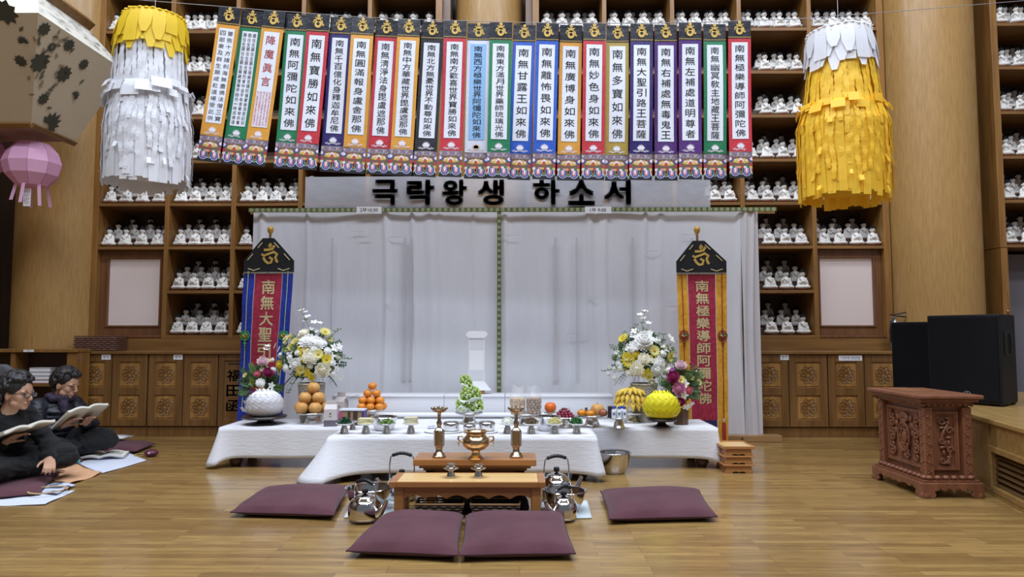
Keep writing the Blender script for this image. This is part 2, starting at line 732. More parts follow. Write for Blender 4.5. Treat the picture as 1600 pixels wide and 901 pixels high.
def door_leaf(parent, x0, x1, z0, z1):
    """one leaf with two sunk panels and carved rosettes"""
    w, h = x1 - x0, z1 - z0
    st, mid = 0.075, 0.085
    mb = MB()
    mb.bb(x0, x0 + st, -0.022, 0, z0, z1)
    mb.bb(x1 - st, x1, -0.022, 0, z0, z1)
    zc = z0 + h * 0.485
    for a, b in ((z0, z0 + 0.075), (zc - mid / 2, zc + mid / 2), (z1 - 0.085, z1)):
        mb.bb(x0 + st, x1 - st, -0.022, 0, a, b)
    d = obj('door', mb, W_DOOR, parent, bevel=0.004)
    for a, b in ((z0 + 0.075, zc - mid / 2), (zc + mid / 2, z1 - 0.085)):
        pm = MB().bb(x0 + st, x1 - st, -0.010, 0, a, b)
        pa, pb = x0 + st + 0.014, x1 - st - 0.014
        pm.bb(pa, pb, -0.015, -0.010, a + 0.014, b - 0.014)
        obj('panel', pm, W_PANEL, d)
        r = link('rosette', ROS, d, (((x0 + x1) / 2), -0.0165, (a + b) / 2))
        r.scale = (0.92, 0.8, 0.92)
    return d


def label_card(text, u0, u1, v, parent, yoff, oz):
    a, b = at(u0, v, YC), at(u1, v, YC)
    o = parent.location
    a.z = b.z = min(a.z, 0.857)
    t = obj('name_card', MB().bb(a.x - o.x, b.x - o.x, yoff - 0.003, yoff, a.z - 0.028 - oz, a.z + 0.028 - oz), WHITEP, parent)
    m = MB()
    line_text(m, text, (a.x + b.x) / 2 - o.x, a.z - oz, 0.034, yoff - 0.0035)
    obj('lettering', m, INK, t)


def cabinet(label, edges, card=None):
    z0, z1 = 0.115, 0.888
    t = thing('storage_cabinet', label, 'cabinet', ((edges[0] + edges[-1]) / 2, YC, 0))
    ox = t.location.x
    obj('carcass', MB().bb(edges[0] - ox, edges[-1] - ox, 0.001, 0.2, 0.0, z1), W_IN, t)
    obj('plinth', MB().bb(edges[0] - ox, edges[-1] - ox, -0.004, 0.0, 0.0, z0 - 0.01), W_DOOR, t)
    for a, b in zip(edges[:-1], edges[1:]):
        door_leaf(t, a - ox + 0.004, b - ox - 0.004, z0, z1)
    if card:
        label_card(card[0], card[1], card[2], card[3], t, -0.023, 0)
    return t


X = lambda u: at(u, 610, YC).x
cabinet('carved wooden storage cabinet nearest the left column with a white name card', [X(120), X(175.5), X(231)], ('방석', 161, 175, 554))
cabinet('carved wooden storage cabinet with a white name card beside the blue edged banner', [X(232), X(287), X(341)], ('방석', 273, 287, 554))
# donation cabinet with carved characters
t = thing('offering_cabinet', 'wooden cabinet door carved with three dark characters behind the blue edged banner', 'cabinet', (X(372), YC, 0))
x0, x1 = X(342) - X(372), X(402) - X(372)
obj('carcass', MB().bb(x0, x1, 0.001, 0.5, 0, 0.888), W_IN, t)
obj('plinth', MB().bb(x0, x1, -0.004, 0, 0, 0.105), W_DOOR, t)
mb = MB()
mb.bb(x0, x0 + 0.06, -0.022, 0, 0.115, 0.888).bb(x1 - 0.06, x1, -0.022, 0, 0.115, 0.888)
mb.bb(x0 + 0.06, x1 - 0.06, -0.022, 0, 0.115, 0.19).bb(x0 + 0.06, x1 - 0.06, -0.022, 0, 0.82, 0.888)
d = obj('door', mb, W_DOOR, t, bevel=0.004)
obj('panel', MB().bb(x0 + 0.06, x1 - 0.06, -0.012, 0, 0.19, 0.82), W_DOOR, d)
mb = MB()
column_text(mb, '福田函', (at(366, 600, YC).x - X(372)), 0.74, 0.25, 0.15, -0.014, 0, 0.012, 0.74)
mb.bb(-0.11, 0.07, -0.0135, -0.012, 0.775, 0.79)
obj('carved_characters', mb, mat('burnt_carving', '2d1f16', 0.8), d)
cabinet('carved wooden storage cabinet emerging behind the white curtain edge', [X(1173), X(1232), X(1292.5)], ('방석', 1218, 1231, 558))
cabinet('carved wooden storage cabinet with a long white name card below the right window', [X(1293), X(1350), X(1410)], ('기자재 보관함', 1309, 1345, 559))

# --- open cubby shelf at the far left ----------------------------------------
CYF = 7.45
t = thing('open_cubby_shelf', 'low open wooden cubby shelf in front of the left column', 'shelf', (-5.4, CYF, 0))
ox = -5.4
bx = lambda u: at(u, 575, CYF).x - ox
zt = at(60, 545, CYF).z
mb = MB().bb(-1.6, bx(121), -0.02, 0.225, zt - 0.035, zt)
obj('top_board', mb, W_POST, t, bevel=0.004)
obj('side_panel', MB().bb(bx(104), bx(120), 0, 0.22, 0, zt - 0.035), W_POST, t)
obj('divider', MB().bb(bx(16), bx(23), 0.0, 0.205, 0.08, zt - 0.035), W_POST, t)
zs = at(60, 599, CYF).z
obj('cubby_board', MB().bb(-1.6, bx(104), 0.01, 0.205, zs - 0.03, zs), W_SHELF, t)
obj('bottom_board', MB().bb(-1.6, bx(104), 0.0, 0.205, 0.0, 0.08), W_SHELF, t)
obj('back_panel', MB().bb(-1.6, bx(104), 0.206, 0.22, 0.0, zt - 0.035), W_IN, t)
m = MB()
c = at(47, 545.6, CYF)
line_text(m, '방석', c.x - ox, zt - 0.018, 0.014, -0.0235)
cd = obj('name_card', MB().bb(c.x - ox - 0.055, c.x - ox + 0.055, -0.023, -0.02, zt - 0.03, zt - 0.006), WHITEP, t)
obj('lettering', m, INK, cd)
# book stack in the cubby
for i in range(4):
    a, b = at(48, 580, CYF + 0.04), at(79, 580, CYF + 0.04)
    z = zs + 0.002 + i * 0.041
    w = b.x - a.x
    bk = thing('sutra_volume', ['red and white striped book lying lowest in the cubby shelf', 'thick white book lying second from the bottom in the cubby shelf',
                                'thick white book lying third from the bottom in the cubby shelf', 'white book lying on top of the stack in the cubby shelf'][i], 'book', ((a.x + b.x) / 2, CYF + 0.108, z), 0.02 * (i - 1), 'books in the cubby shelf')
    obj('cover', MB().bb(-w / 2, w / 2, -0.09, 0.09, 0, 0.005).bb(-w / 2, w / 2, -0.09, 0.09, 0.034, 0.039).bb(-w / 2, -w / 2 + 0.004, -0.09, 0.09, 0.005, 0.034),
        mat('red_white_cover', 'c98a86', 0.6) if i == 0 else mat('white_book_cover', 'dcd6da', 0.6), bk)
    obj('pages', MB().bb(-w / 2 + 0.005, w / 2 - 0.004, -0.086, 0.086, 0.0055, 0.0335), WHITEP, bk)

# woven basket on the counter
t = thing('woven_box', 'brown woven rectangular box on the counter below the left window', 'basket', (at(156, 545, 7.79).x, 7.80, 0.9235))
W_ = at(188, 540, 7.75).x - at(125, 540, 7.75).x
mb = MB()
for k in range(7):
    z = 0.012 + k * 0.021
    pts = []
    for i in range(48):
        a = i / 48 * 4
        s, f = int(a), a - int(a)
        cx = [(-1 + 2 * f, -1), (1, -1 + 2 * f), (1 - 2 * f, 1), (-1, 1 - 2 * f)][s]
        w = 0.004 * (1 if (i + k) % 2 else -1)
        pts.append((cx[0] * (W_ / 2 + w), cx[1] * (0.1 + w), z))
    mb.tube(pts, 0.0115, 6, closed=True)
obj('woven_side', mb, mat('brown_wicker', '5d3c33', 0.6, col2='73503f', nscale=60), t)
obj('woven_lid', MB().bb(-W_ / 2 - 0.01, W_ / 2 + 0.01, -0.11, 0.11, 0.152, 0.163), mat('brown_wicker_lid', '6b4a3a', 0.6, col2='553629', nscale=90), t, bevel=0.004)

# --- right end: panel under the far shelving, grey recess -------------------
t = thing('wall_cupboard', 'narrow wooden wall panel with a small access door under the far right shelving', 'cupboard', (5.345, 7.85, 0))
xe = at(1577, 450, 7.85).x - 5.345
obj('panel', MB().bb(-0.035, xe, 0.0, 0.3, 0, 2.055), W_POST, t)
z0, z1 = at(1560, 490, 7.85).z - 0.25, at(1560, 455, 7.85).z
d = obj('access_door', MB().bb(0.03, xe - 0.02, -0.012, -0.001, z0, z1), W_PANEL, t, bevel=0.003)
obj('knob', MB().ball((xe - 0.04, -0.02, z0 + 0.28), 0.012), BRASS, d)
struct('wall_recess', MB().bb(5.345 + xe + 0.003, 8, 8.2, 8.3, 0, 2.02), mat('grey_recess_paint', '77737a', 0.9))
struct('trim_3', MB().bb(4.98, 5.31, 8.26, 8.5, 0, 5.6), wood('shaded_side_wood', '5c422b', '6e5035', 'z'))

# --- stage with louvred vent -------------------------------------------------
A, B = Vector((3.105, 4.40, 0)), Vector((3.30, 5.20, 0))
d = (B - A).normalized()
A0, B0 = A - d * 1.3, A + d * 3.25
zS = 0.525
t = thing('wooden_stage', 'raised wooden stage platform along the right edge with a louvred vent', 'stage', (A0.x, A0.y, 0), math.atan2(d.y, d.x) - PI / 2)
LN = (B0 - A0).length
va = (on(1556, 775).y - A0.y) / d.y
mb = MB()
v0, v1 = 0.55, va
zv0, zv1 = 0.07, 0.30
mb.bb(0, 3.9, 0, v0, 0, zS - 0.035).bb(0, 3.9, v1, LN, 0, zS - 0.035).bb(0, 3.9, v0, v1, 0, zv0).bb(0, 3.9, v0, v1, zv1, zS - 0.035).bb(0.08, 3.9, v0, v1, zv0, zv1)
obj('platform', mb, W_STAGE, t)
obj('floor_boards', MB().bb(-0.02, 3.9, -0.02, LN, zS - 0.035, zS), wood('stage_floor_wood', '9c7a48', 'b29159', 'y', rough=0.25), t, bevel=0.008)
fr = MB()
for (a, b, c, e) in ((v0 - 0.04, v0, zv0 - 0.04, zv1 + 0.04), (v1, v1 + 0.04, zv0 - 0.04, zv1 + 0.04), (v0, v1, zv0 - 0.04, zv0), (v0, v1, zv1, zv1 + 0.04)):
    fr.bb(-0.018, 0.0, a, b, c, e)
f = obj('vent_frame', fr, W_STAGE, t, bevel=0.004)
lv = MB()
for k in range(6):
    z = zv0 + 0.02 + k * (zv1 - zv0) / 6
    lv.box((0, 0, 0), (0.05, v1 - v0, 0.008), tf=Matrix.Translation((0.03, (v0 + v1) / 2, z)) @ Matrix.Rotation(-0.6, 4, 'Y'))
obj('louvre', lv, wood('louvre_wood', '5d4427', '6e5232', 'y'), f)
obj('base_trim', MB().bb(-0.012, -0.001, 0, LN, 0, 0.04), W_STAGE, t)
obj('corner_post', MB().bb(-0.008, -0.001, v1 + 0.05, v1 + 0.12, 0.04, zS - 0.036), W_STAGE, t)

# --- floral canopy at the upper left -----------------------------------------
def canopy():
    t = thing('floral_canopy', 'lotus patterned paper canopy with cream fascia at the upper left', 'canopy', (-5.9, 7.0, 3.1))
    o = t.location
    yb = 7.28
    R0 = [(-8, 6.62), (-4.66, 6.62), (-4.66, yb)]
    R1 = [(-8, 5.92), (-4.15, 5.92), (-4.15, yb)]
    R2 = [(-8, 6.5), (-4.56, 6.5), (-4.56, yb)]
    z0, z1, z2 = 3.1, 3.87, 4.32
    P = lambda r, z: [(x - o.x, y - o.y, z - o.z) for x, y in r]
    V0, V1, V2 = P(R0, z0), P(R1, z1), P(R2, z2)
    kr = mat('kraft_patterned_paper', 'd8cbb4', 0.85, col2='e2d6bf', nscale=120)
    mb = MB()
    mb.add(V0 + V1, [(0, 1, 4, 3), (1, 2, 5, 4)])
    side_mb = mb
    mb = MB()
    mb.add(V1 + V2, [(0, 1, 4, 3), (1, 2, 5, 4)])
    fa_mb = mb
    # dashes on the fascia
    dk = mat('grey_brush_mark', '6e6c66', 0.9)
    mb = MB()
    p1, p2 = Vector(V1[1]), Vector(V1[2])
    q1 = Vector(V2[1])
    q2 = Vector(V2[2])
    nrm = Vector((0.74, 0, 0.67))
    rr = random.Random(3)
    for k in range(60):
        a, b = rr.random(), rr.random()
        e1 = p1.lerp(p2, a)
        e2 = q1.lerp(q2, a)
        c = e1.lerp(e2, 0.08 + 0.84 * b) + nrm * 0.009
        dy = Vector((0, 1, 0)) * rr.uniform(0.03, 0.08)
        dz = (e2 - e1).normalized() * 0.008
        mb.add([c - dy, c + dz, c + dy, c - dz], [(0, 1, 2, 3)])
    obj('cream_fascia', fa_mb.join(mb, mi=1), [mat('cream_paper', 'd6d2c6', 0.8), dk], t, recalc=False)
    # rims
    mb = MB()
    for V, zz in ((V0, 0), ):
        for a, b in ((V[0], V[1]), (V[1], V[2])):
            mb.tube([a, b], 0.035, 4)
    for a, b in ((V2[0], V2[1]), (V2[1], V2[2])):
        mb.tube([Vector(a) + Vector((0, 0, 0.05)), Vector(b) + Vector((0, 0, 0.05))], 0.075, 4)
    obj('wooden_rim', mb, W_SHELF, t)
    mb = MB().add([(x, y, z + 0.02) for x, y, z in V0] + [(V0[0][0], V0[2][1], 0.02)], [(0, 1, 2, 3)])
    obj('pink_lit_underside', mb, mat('pink_lit_board', 'a98a86', 0.8), t, solid=0.01)  # pink lantern light on the underside is put into the board colour
    # lotus and leaf motifs on the right slope and the front slope
    dark = mat('dark_lotus_print', '4d4e43', 0.85)
    leaf = mat('leaf_print', '6e6d5a', 0.85)
    pale = mat('pale_leaf_print', 'a8967e', 0.85)
    s0, s1, s2, s3 = Vector(V0[1]), Vector(V0[2]), Vector(V1[1]), Vector(V1[2])
    n = Vector((1.0, 0, -0.66)).normalized()
    f0, f1, f2, f3 = Vector(V0[0]), Vector(V0[1]), Vector(V1[0]), Vector(V1[1])
    nf = Vector((0, -1, -0.9)).normalized()

    def hit(u, v):
        r = Vector(_ray(u, v))
        c = Vector((0, 0, CAMZ)) - o
        for (base, nn, e) in ((s0, n, 'y'), (f1, nf, 'x')):
            k = (base - c).dot(nn) / r.dot(nn)
            p = c + r * k
            if e == 'y' and p.y >= s2.y - 0.02 and -0.02 <= p.z <= z1 - z0 + 0.01:
                fr_ = (p.z) / (z1 - z0)
                if p.y >= s0.y + (s2.y - s0.y) * fr_:
                    return p, nn
            if e == 'x':
                return p, nn
        return p, nn

    def motif(u, v, size, kind, ang=0.0, mi=0):
        p, nn = hit(u, v)
        ax = (Vector((0, 1, 0)) if abs(nn.x) > 0.5 else Vector((1, 0, 0)))
        ay = nn.cross(ax).normalized()
        if ay.z < 0:
            ay = -ay
        p = p + nn * 0.009
        S = size * (.78 if kind != 'leaf' else .8)
        def poly(pts, dn=0.0):
            c_, s_ = math.cos(ang), math.sin(ang)
            return [p + nn * dn + ax * (S * (x * c_ - y * s_)) + ay * (S * (x * s_ + y * c_)) for x, y in pts]
        if kind == 'lotus':
            for k in range(7):
                a = -1.5 + 3.0 * k / 6
                L_ = 1.0 - 0.12 * abs(a)
                dx, dy = math.sin(a), math.cos(a)
                MO[mi].add(poly([(0, -0.35), (dx * L_ * 0.5 - dy * 0.2, -0.35 + dy * L_ * 0.5 + dx * 0.2), (dx * L_, -0.35 + dy * L_), (dx * L_ * 0.5 + dy * 0.2, -0.35 + dy * L_ * 0.5 - dx * 0.2)], 0.0008 * k), [(0, 1, 2, 3)])
        elif kind == 'flower':
            pts = []
            for k in range(18):
                a = 2 * PI * k / 18
                r_ = 1.0 if k % 2 else 0.72
                pts.append((r_ * math.cos(a), r_ * math.sin(a)))
            MO[mi].add(poly(pts), [tuple(range(18))])
        else:
            MO[mi].add(poly([(-1, 0), (-0.3, 0.4), (0.4, 0.3), (1, 0), (0.4, -0.3), (-0.3, -0.4)]), [(0, 1, 2, 3, 4, 5)])
    MO = [MB(), MB(), MB()]
    for u, v, s, k, a in ((8, 18, .15, 'flower', 0), (36, 62, .085, 'lotus', 0), (33, 95, .075, 'flower', .4), (61, 97, .14, 'flower', .2), (68, 45, .09, 'flower', 0),
                          (80, 73, .065, 'flower', .3), (107, 70, .085, 'flower', 0), (130, 100, .08, 'flower', .5), (99, 115, .12, 'flower', .9), (67, 154, .085, 'flower', 0),
                          (118, 147, .09, 'lotus', -.5), (82, 188, .20, 'lotus', -.4)):
        motif(u, v, s, k, a, 0)
    for u, v in ((70, 80), (74, 88), (60, 60), (90, 70), (66, 113), (64, 120), (78, 140), (82, 135), (74, 145), (127, 127), (76, 168), (100, 62), (112, 78), (60, 66), (86, 57), (34, 45)):
        motif(u, v, .045, 'leaf', random.uniform(0, 3), 1)
    for k in range(26):
        motif(60 + random.gauss(18, 16), random.uniform(45, 150), .04, 'leaf', random.uniform(0, 3), 2)
    for k_, m_ in enumerate(MO):
        side_mb.join(m_, mi=k_ + 1)
    obj('patterned_side', side_mb, [kr, dark, leaf, pale], t, recalc=False)
    return t


canopy()
# ================================================================== SEATED FIGURINES
PORC = mat('white_porcelain', 'dcd8d2', 0.45, col2='e6e2dd', nscale=9, rnd=0.10)
HAIRB = mat('painted_black_hair', '121011', 0.8, spec=.2)
LIPS = mat('painted_red_lips', '9a3f3c', 0.5)
GOLDB = mat('rust_base_paint', '8c4a36', 0.6)


def figurine(kind):
    s = 0.215
    b = MB()
    b.ball((0, 0.0, 0.028), (0.090, 0.058, 0.024))
    b.ball((-0.068, -0.008, 0.026), (0.032, 0.038, 0.019))
    b.ball((0.068, -0.008, 0.026), (0.032, 0.038, 0.019))
    b.cap((-0.06, -0.035, 0.026), (0.045, -0.048, 0.028), 0.020, 0.017)
    b.cap((0.06, -0.03, 0.024), (-0.02, -0.045, 0.022), 0.018, 0.014)
    b.cap((0, 0.008, 0.035), (0, 0.006, 0.105), 0.046, 0.039)
    b.cap((-0.030, 0.006, 0.112), (0.030, 0.006, 0.112), 0.021, 0.021)
    b.cap((0, 0.004, 0.12), (0, 0.002, 0.15), 0.018, 0.016)
    sh = [(-0.044, 0.004, 0.112), (0.044, 0.004, 0.112)]
    if kind == 0:      # hands joined at the chest
        el = [(-0.058, -0.008, 0.066), (0.058, -0.008, 0.066)]
        hd = [(-0.007, -0.052, 0.088), (0.007, -0.052, 0.088)]
    elif kind == 1:    # one hand raised
        el = [(-0.062, -0.006, 0.066), (0.058, -0.008, 0.064)]
        hd = [(-0.066, -0.046, 0.102), (0.012, -0.05, 0.052)]
    else:              # hands in the lap
        el = [(-0.060, -0.008, 0.064), (0.060, -0.008, 0.064)]
        hd = [(-0.012, -0.05, 0.052), (0.012, -0.05, 0.052)]
    for i in (0, 1):
        b.cap(sh[i], el[i], 0.018, 0.0185)
        b.cap(el[i], hd[i], 0.0175, 0.010)
        b.ball(hd[i], (0.010, 0.009, 0.014))
        sg = -1 if i == 0 else 1
        b.ball((el[i][0], el[i][1] - 0.002, 0.048), (0.017, 0.022, 0.020))
    # robe folds across the breast
    b.tube([(-0.045, -0.016, 0.128), (-0.02, -0.042, 0.10), (0.015, -0.047, 0.07), (0.04, -0.04, 0.055)], 0.006, 6)
    b.tube([(0.045, -0.016, 0.128), (0.028, -0.04, 0.10), (0.022, -0.046, 0.075)], 0.006, 6)
    b.ball((0, 0, 0.172), (0.0225, 0.0245, 0.030))
    b.ball((0, -0.006, 0.160), (0.018, 0.019, 0.018))
    b.ball((0, -0.026, 0.168), (0.004, 0.005, 0.007))
    for sg in (-1, 1):
        b.ball((sg * 0.0235, 0.002, 0.165), (0.004, 0.006, 0.013))
    me = voxel(b, 0.0048, 'figurine_body', [PORC, HAIRB, LIPS, GOLDB], 2, 0.4)
    # painted features and the base line
    f = MB()
    f.lathe([(0.001, 0.0), (0.074, 0.0), (0.078, 0.004), (0.078, 0.008), (0.001, 0.009)], 22, 3, sq=lambda a, z: 1.0 - 0.30 * abs(math.sin(a)) ** 2)
    for sg in (-1, 1):
        f.box((sg * 0.009, -0.0235, 0.174), (0.008, 0.003, 0.0022), 1)
        f.box((sg * 0.009, -0.0242, 0.1785), (0.010, 0.003, 0.0012), 1)
    f.box((0, -0.0265, 0.158), (0.007, 0.003, 0.0024), 2)
    bm = bmesh.new()
    bm.from_mesh(me)
    bm.from_mesh(f.mesh('tmp', []))
    bm.to_mesh(me)
    bm.free()
    h = MB()
    h.ball((0, 0.003, 0.181), (0.0262, 0.0285, 0.0262), 0, 14, 12)
    h.ball((0, 0.004, 0.208), (0.0125, 0.0125, 0.010), 0, 10, 6)
    # hairline: keep only what lies above and behind the brow
    cut = MB()
    for fi, sm in zip(h.f, h.s):
        c = [sum(h.v[i][k] for i in fi) / len(fi) for k in range(3)]
        if c[2] > 0.1815 or (c[1] > -0.012 and c[2] > 0.158):
            cut.f.append(fi)
            cut.m.append(0)
            cut.s.append(True)
    cut.v = h.v
    hm = cut.mesh('figurine_hair', HAIRB)
    z0 = min(v.co.z for v in me.vertices)
    for q in (me, hm):
        for v in q.vertices:
            v.co.z -= z0
            k = min(1, max(0, (v.co.z - 0.135) / 0.02))
            v.co.x *= 0.84 * (1 + 0.50 * k)
            v.co.y *= 1 + 0.26 * k
            if v.co.z > 0.14:
                v.co.z = 0.14 + (v.co.z - 0.14) * 1.18
    for p in me.polygons:
        p.use_smooth = True
    return me, hm


FIG = [figurine(k) for k in range(3)]
COVERS = [(193, 45, 288, 275), (1264, 75, 1368, 300), (394, 329, 1186, 680), (480, 280, 1108, 325), (384, 405, 455, 680)]


def hidden(p):
    x = Vector(p) - Vector((0, 0, CAMZ))
    # back to the photograph's frame
    y = -_sy * x.x + _cy * x.y
    xx = _cy * x.x + _sy * x.y
    zc = _cp * y + _sp * x.z
    vc = -_sp * y + _cp * x.z
    u, v = 800 + FPX * xx / zc, 450.5 - FPX * vc / zc
    if u < 3 or u > 1604 or v < 2:
        return True
    for a, b, c, d in COVERS:
        if a < u < c and b < v < d:
            return True
    bot = 246 + (min(max(u, 325), 850) - 325) * 40 / 525
    top = 20 + (min(max(u, 345), 700) - 345) * 19 / 355
    left = 348 - (v - 15) * 37 / 235
    return left < u < 1173 and top < v < bot


ORD = ['first', 'second', 'third', 'fourth', 'fifth', 'sixth', 'seventh', 'eighth']
ROWN = ['front', 'middle', 'back']
BAYN = {('L', 0): 'outermost left bay', ('L', 1): 'second left bay', ('L', 2): 'third left bay', ('L', 3): 'fourth left bay', ('L', 4): 'fifth left bay',
        ('R', 0): 'first bay right of centre column', ('R', 1): 'second bay right of centre column', ('R', 2): 'third bay right of centre column',
        ('R', 3): 'fourth bay right of centre column', ('R', 4): 'bay beside right column', ('E', 0): 'bay at right edge'}
rs = random.Random(11)
FIGN = [0, 0, 0]


def place_figure(x, y, z, row, i, board, bay):
    if hidden((x, y, z + 0.18)) and hidden((x, y, z + 0.07)):
        return
    k = rs.choice([0, 0, 1, 2, 2])
    n = 7 - board
    o = link('buddha_figurine', FIG[k][0], None, (x, y, z + 0.0015), rs.uniform(-0.12, 0.12))
    lab = f"white seated buddha figurine, {ORD[i]} in {ROWN[row]} row, {ORD[n]} shelf down, {BAYN[bay]}"
    if len(lab.split()) > 16:
        lab = lab.replace('white seated ', 'white ')
    tag(o, lab, 'statue', 'white seated figurines on the shelving')
    link('hair', FIG[k][1], o)
    FIGN[row] += 1


for side, xs, y0 in (('L', XL, YS), ('R', XR, YS), ('E', XE, 7.85)):
    for bi in range(len(xs) - 1):
        if side == 'E' and bi > 0:
            continue
        for board in range(0, 8):
            if (side, bi) in (('L', 0), ('R', 4)) and board < 2:
                continue
            if side == 'E' and board < 2:
                continue
            w = xs[bi + 1] - xs[bi]
            for row in range(3):
                for i in range(3 if (row == 2 or side == 'E') else 4):
                    mg = 0.128
                    x = xs[bi] + mg + (w - 2 * mg) * ((i / 3) if row < 2 else (0.12 + i / 2.6)) + rs.uniform(-0.006, 0.006)
                    if side == 'E':
                        x = xs[bi] + 0.125 + 0.185 * i
                    place_figure(x, y0 + 0.075 + STEP * row + (0.015 if row else 0), SZ[board] + (RISE * row if row else 0), row, i, board, (side, bi))
print('FIGURES', FIGN, sum(FIGN))
# ================================================================== CURTAIN AND SIGN
YK = 7.50
VINYL = mat('curtain_vinyl', 'eeeff6', 0.40, alpha=0.92, bump=(3.0, 0.35, 0.05), col2='e4e5ec', nscale=1.6, stretch=(1.6, 1, 0.35), coat=0.25)
TRIMG = mat('olive_green_trim', '5f6a35', 0.7)
PALE = mat('pale_trim_motif', 'c9cdb4', 0.7)
ct = thing('altar_curtain', 'wide translucent white curtain hung across the back with green dotted trim', 'curtain', (-0.15, YK, 0.02))
xl, xm, xr = at(392, 500, YK).x + 0.15, at(780, 500, YK).x + 0.15, at(1188, 500, YK).x + 0.15
zt_, zb_ = at(780, 331, YK).z, 0.055


def sheet(x0, x1, seed, n):
    r = random.Random(seed)
    ph = [r.uniform(0, 6) for _ in range(6)]
    folds = [(r.uniform(x0, x1), r.uniform(0.008, 0.022), r.uniform(0.015, 0.05)) for _ in range(7)]

    def fn(u, v):
        x = x0 + (x1 - x0) * u
        z = zb_ + (zt_ - zb_) * v
        y = 0.006 * math.sin(3.1 * x + ph[0] + 0.7 * z) + 0.004 * math.sin(7 * x + ph[1] - 1.2 * z)
        for c, a, w in folds:
            y -= a * math.exp(-((x - c - 0.02 * math.sin(2 * z + c)) / w) ** 2)
        return (x, y, z - 0.02)
    return MB().grid(fn, n, 14)


obj('curtain_sheet', sheet(xl, xm, 1, 150), VINYL, ct, recalc=False)
obj('curtain_sheet', sheet(xm + 0.004, xr - 0.19, 2, 150), VINYL, ct, recalc=False)
obj('curtain_sheet', sheet(xr - 0.188, xr, 5, 30), mat('white_plastic_edge', 'd3d0d4', 0.45, coat=0.2), ct, recalc=False, label='whiter strip of curtain at its right end')
# paper joints stuck on the sheets
TAPE = mat('clear_tape', 'd6d3d8', 0.3, alpha=0.5)
for u, w in ((630, 5), (640, 4), (865, 6), (900, 3), (987, 4), (1080, 4), (517, 3)):
    x = at(u, 500, YK).x + 0.15
    obj('curtain_seam', MB().bb(x, x + w * 0.0067, -0.03, -0.0285, 0.6, zt_ - 0.3), TAPE, ct)
rr = random.Random(4)
for k in range(14):
    u, v = rr.uniform(440, 1150), rr.uniform(350, 590)
    x, z = at(u, v, YK).x + 0.15, at(u, v, YK).z
    w = rr.uniform(0.08, 0.24)
    obj('curtain_tape', MB().bb(x, x + w, -0.031, -0.0295, z, z + 0.008), TAPE, ct)
zr = at(800, 327.5, YK - 0.04).z - 0.02
tx0, tx1 = at(391, 327, YK).x + 0.15, at(1211, 327, YK).x + 0.15
mb = MB().bb(tx0, tx1, -0.045, -0.035, zr - 0.022, zr + 0.022)
n = 92
for i in range(n):
    x = tx0 + (tx1 - tx0) * (i + 0.5) / n
    mb.lathe([(0.0095, 0), (0.0165, 0), (0.0165, 0.002), (0.0095, 0.002), (0.0095, 0)], 10, 1, tf=Matrix.Translation((x, -0.045, zr)) @ Matrix.Rotation(PI / 2, 4, 'X'), cap=False)
obj('top_trim', mb, [TRIMG, PALE], ct)
zc = 0.5
mb = MB().bb(xm - 0.021, xm + 0.021, -0.042, -0.034, zc - 0.02, zr - 0.022)
n = 30
for i in range(n):
    z = zc + (zr - 0.03 - zc) * (i + 0.5) / n
    mb.lathe([(0.008, 0), (0.0145, 0), (0.0145, 0.002), (0.008, 0.002), (0.008, 0)], 10, 1, tf=Matrix.Translation((xm, -0.042, z)) @ Matrix.Rotation(PI / 2, 4, 'X'), cap=False)
obj('centre_trim', mb, [TRIMG, PALE], ct)
# wooden pole the curtain hangs from, its ends on the shelving
pl = thing('curtain_rail', 'thin wooden rail carrying the white curtain along its top', 'rail', (-0.15, YK, zr))
obj('rail', MB().bb(tx0 - 0.01, tx1 + 0.01, 0.035, 0.06, -0.01, 0.02), W_POST, pl)
for u in (500, 1120):
    x = at(u, 327, YK).x + 0.15
    obj('bracket', MB().bb(x - 0.015, x + 0.015, 0.06, YS - YK + 0.005, -0.005, 0.015), W_POST, pl)
for text, u0, u1, lab in (('2부10:30', 557, 596, 'small white time card clipped to the left half of the curtain trim'), ('1부 9:00', 914, 955, 'small white time card clipped to the right half of the curtain trim')):
    a, b = at(u0, 328, YK - 0.05), at(u1, 328, YK - 0.05)
    c = thing('time_card', lab, 'card', ((a.x + b.x) / 2, YK - 0.05, a.z), 0)
    w = (b.x - a.x) / 2
    obj('card', MB().bb(-w, w, -0.0025, 0, -0.036, 0.036), WHITEP, c)
    m = MB()
    line_text(m, text, 0, 0, 0.047, -0.003, 0, 0.012)
    obj('lettering', m, INK, c)
# cloth sign
a, b = at(477, 276, YK + 0.12), at(1110, 325, YK + 0.12)
sg = thing('cloth_sign', 'long translucent white cloth sign with bold black Korean letters above the curtain', 'sign', ((a.x + b.x) / 2, YK + 0.12, b.z))
w, h = (b.x - a.x) / 2, a.z - b.z
obj('cloth', MB().grid(lambda u, v: (-w + 2 * w * u, 0.008 * math.sin(9 * u + 2 * v) + 0.004 * math.sin(31 * u), -0.03 + (h + 0.03) * v), 60, 4),
    mat('sheer_white_cloth', 'c9cad2', 0.45, alpha=0.66, bump=(5, 0.4, 0.03), coat=0.2), sg, recalc=False)
m = MB()
for ch, u0, u1 in (('극', 583, 620), ('락', 637, 677), ('왕', 692, 728), ('생', 748, 786), ('하', 834, 873), ('소', 889, 928), ('서', 945, 984)):
    p, q = at(u0, 300, YK + 0.1), at(u1, 300, YK + 0.1)
    zt2, zb2 = at(800, 281.5, YK + 0.1).z, at(800, 319, YK + 0.1).z
    put_glyph(m, ch, (p.x + q.x) / 2 - sg.location.x, (zt2 + zb2) / 2 - b.z, (q.x - p.x), zt2 - zb2, -0.02, 0, 0.035)
obj('lettering', m, INK, sg, recalc=False)
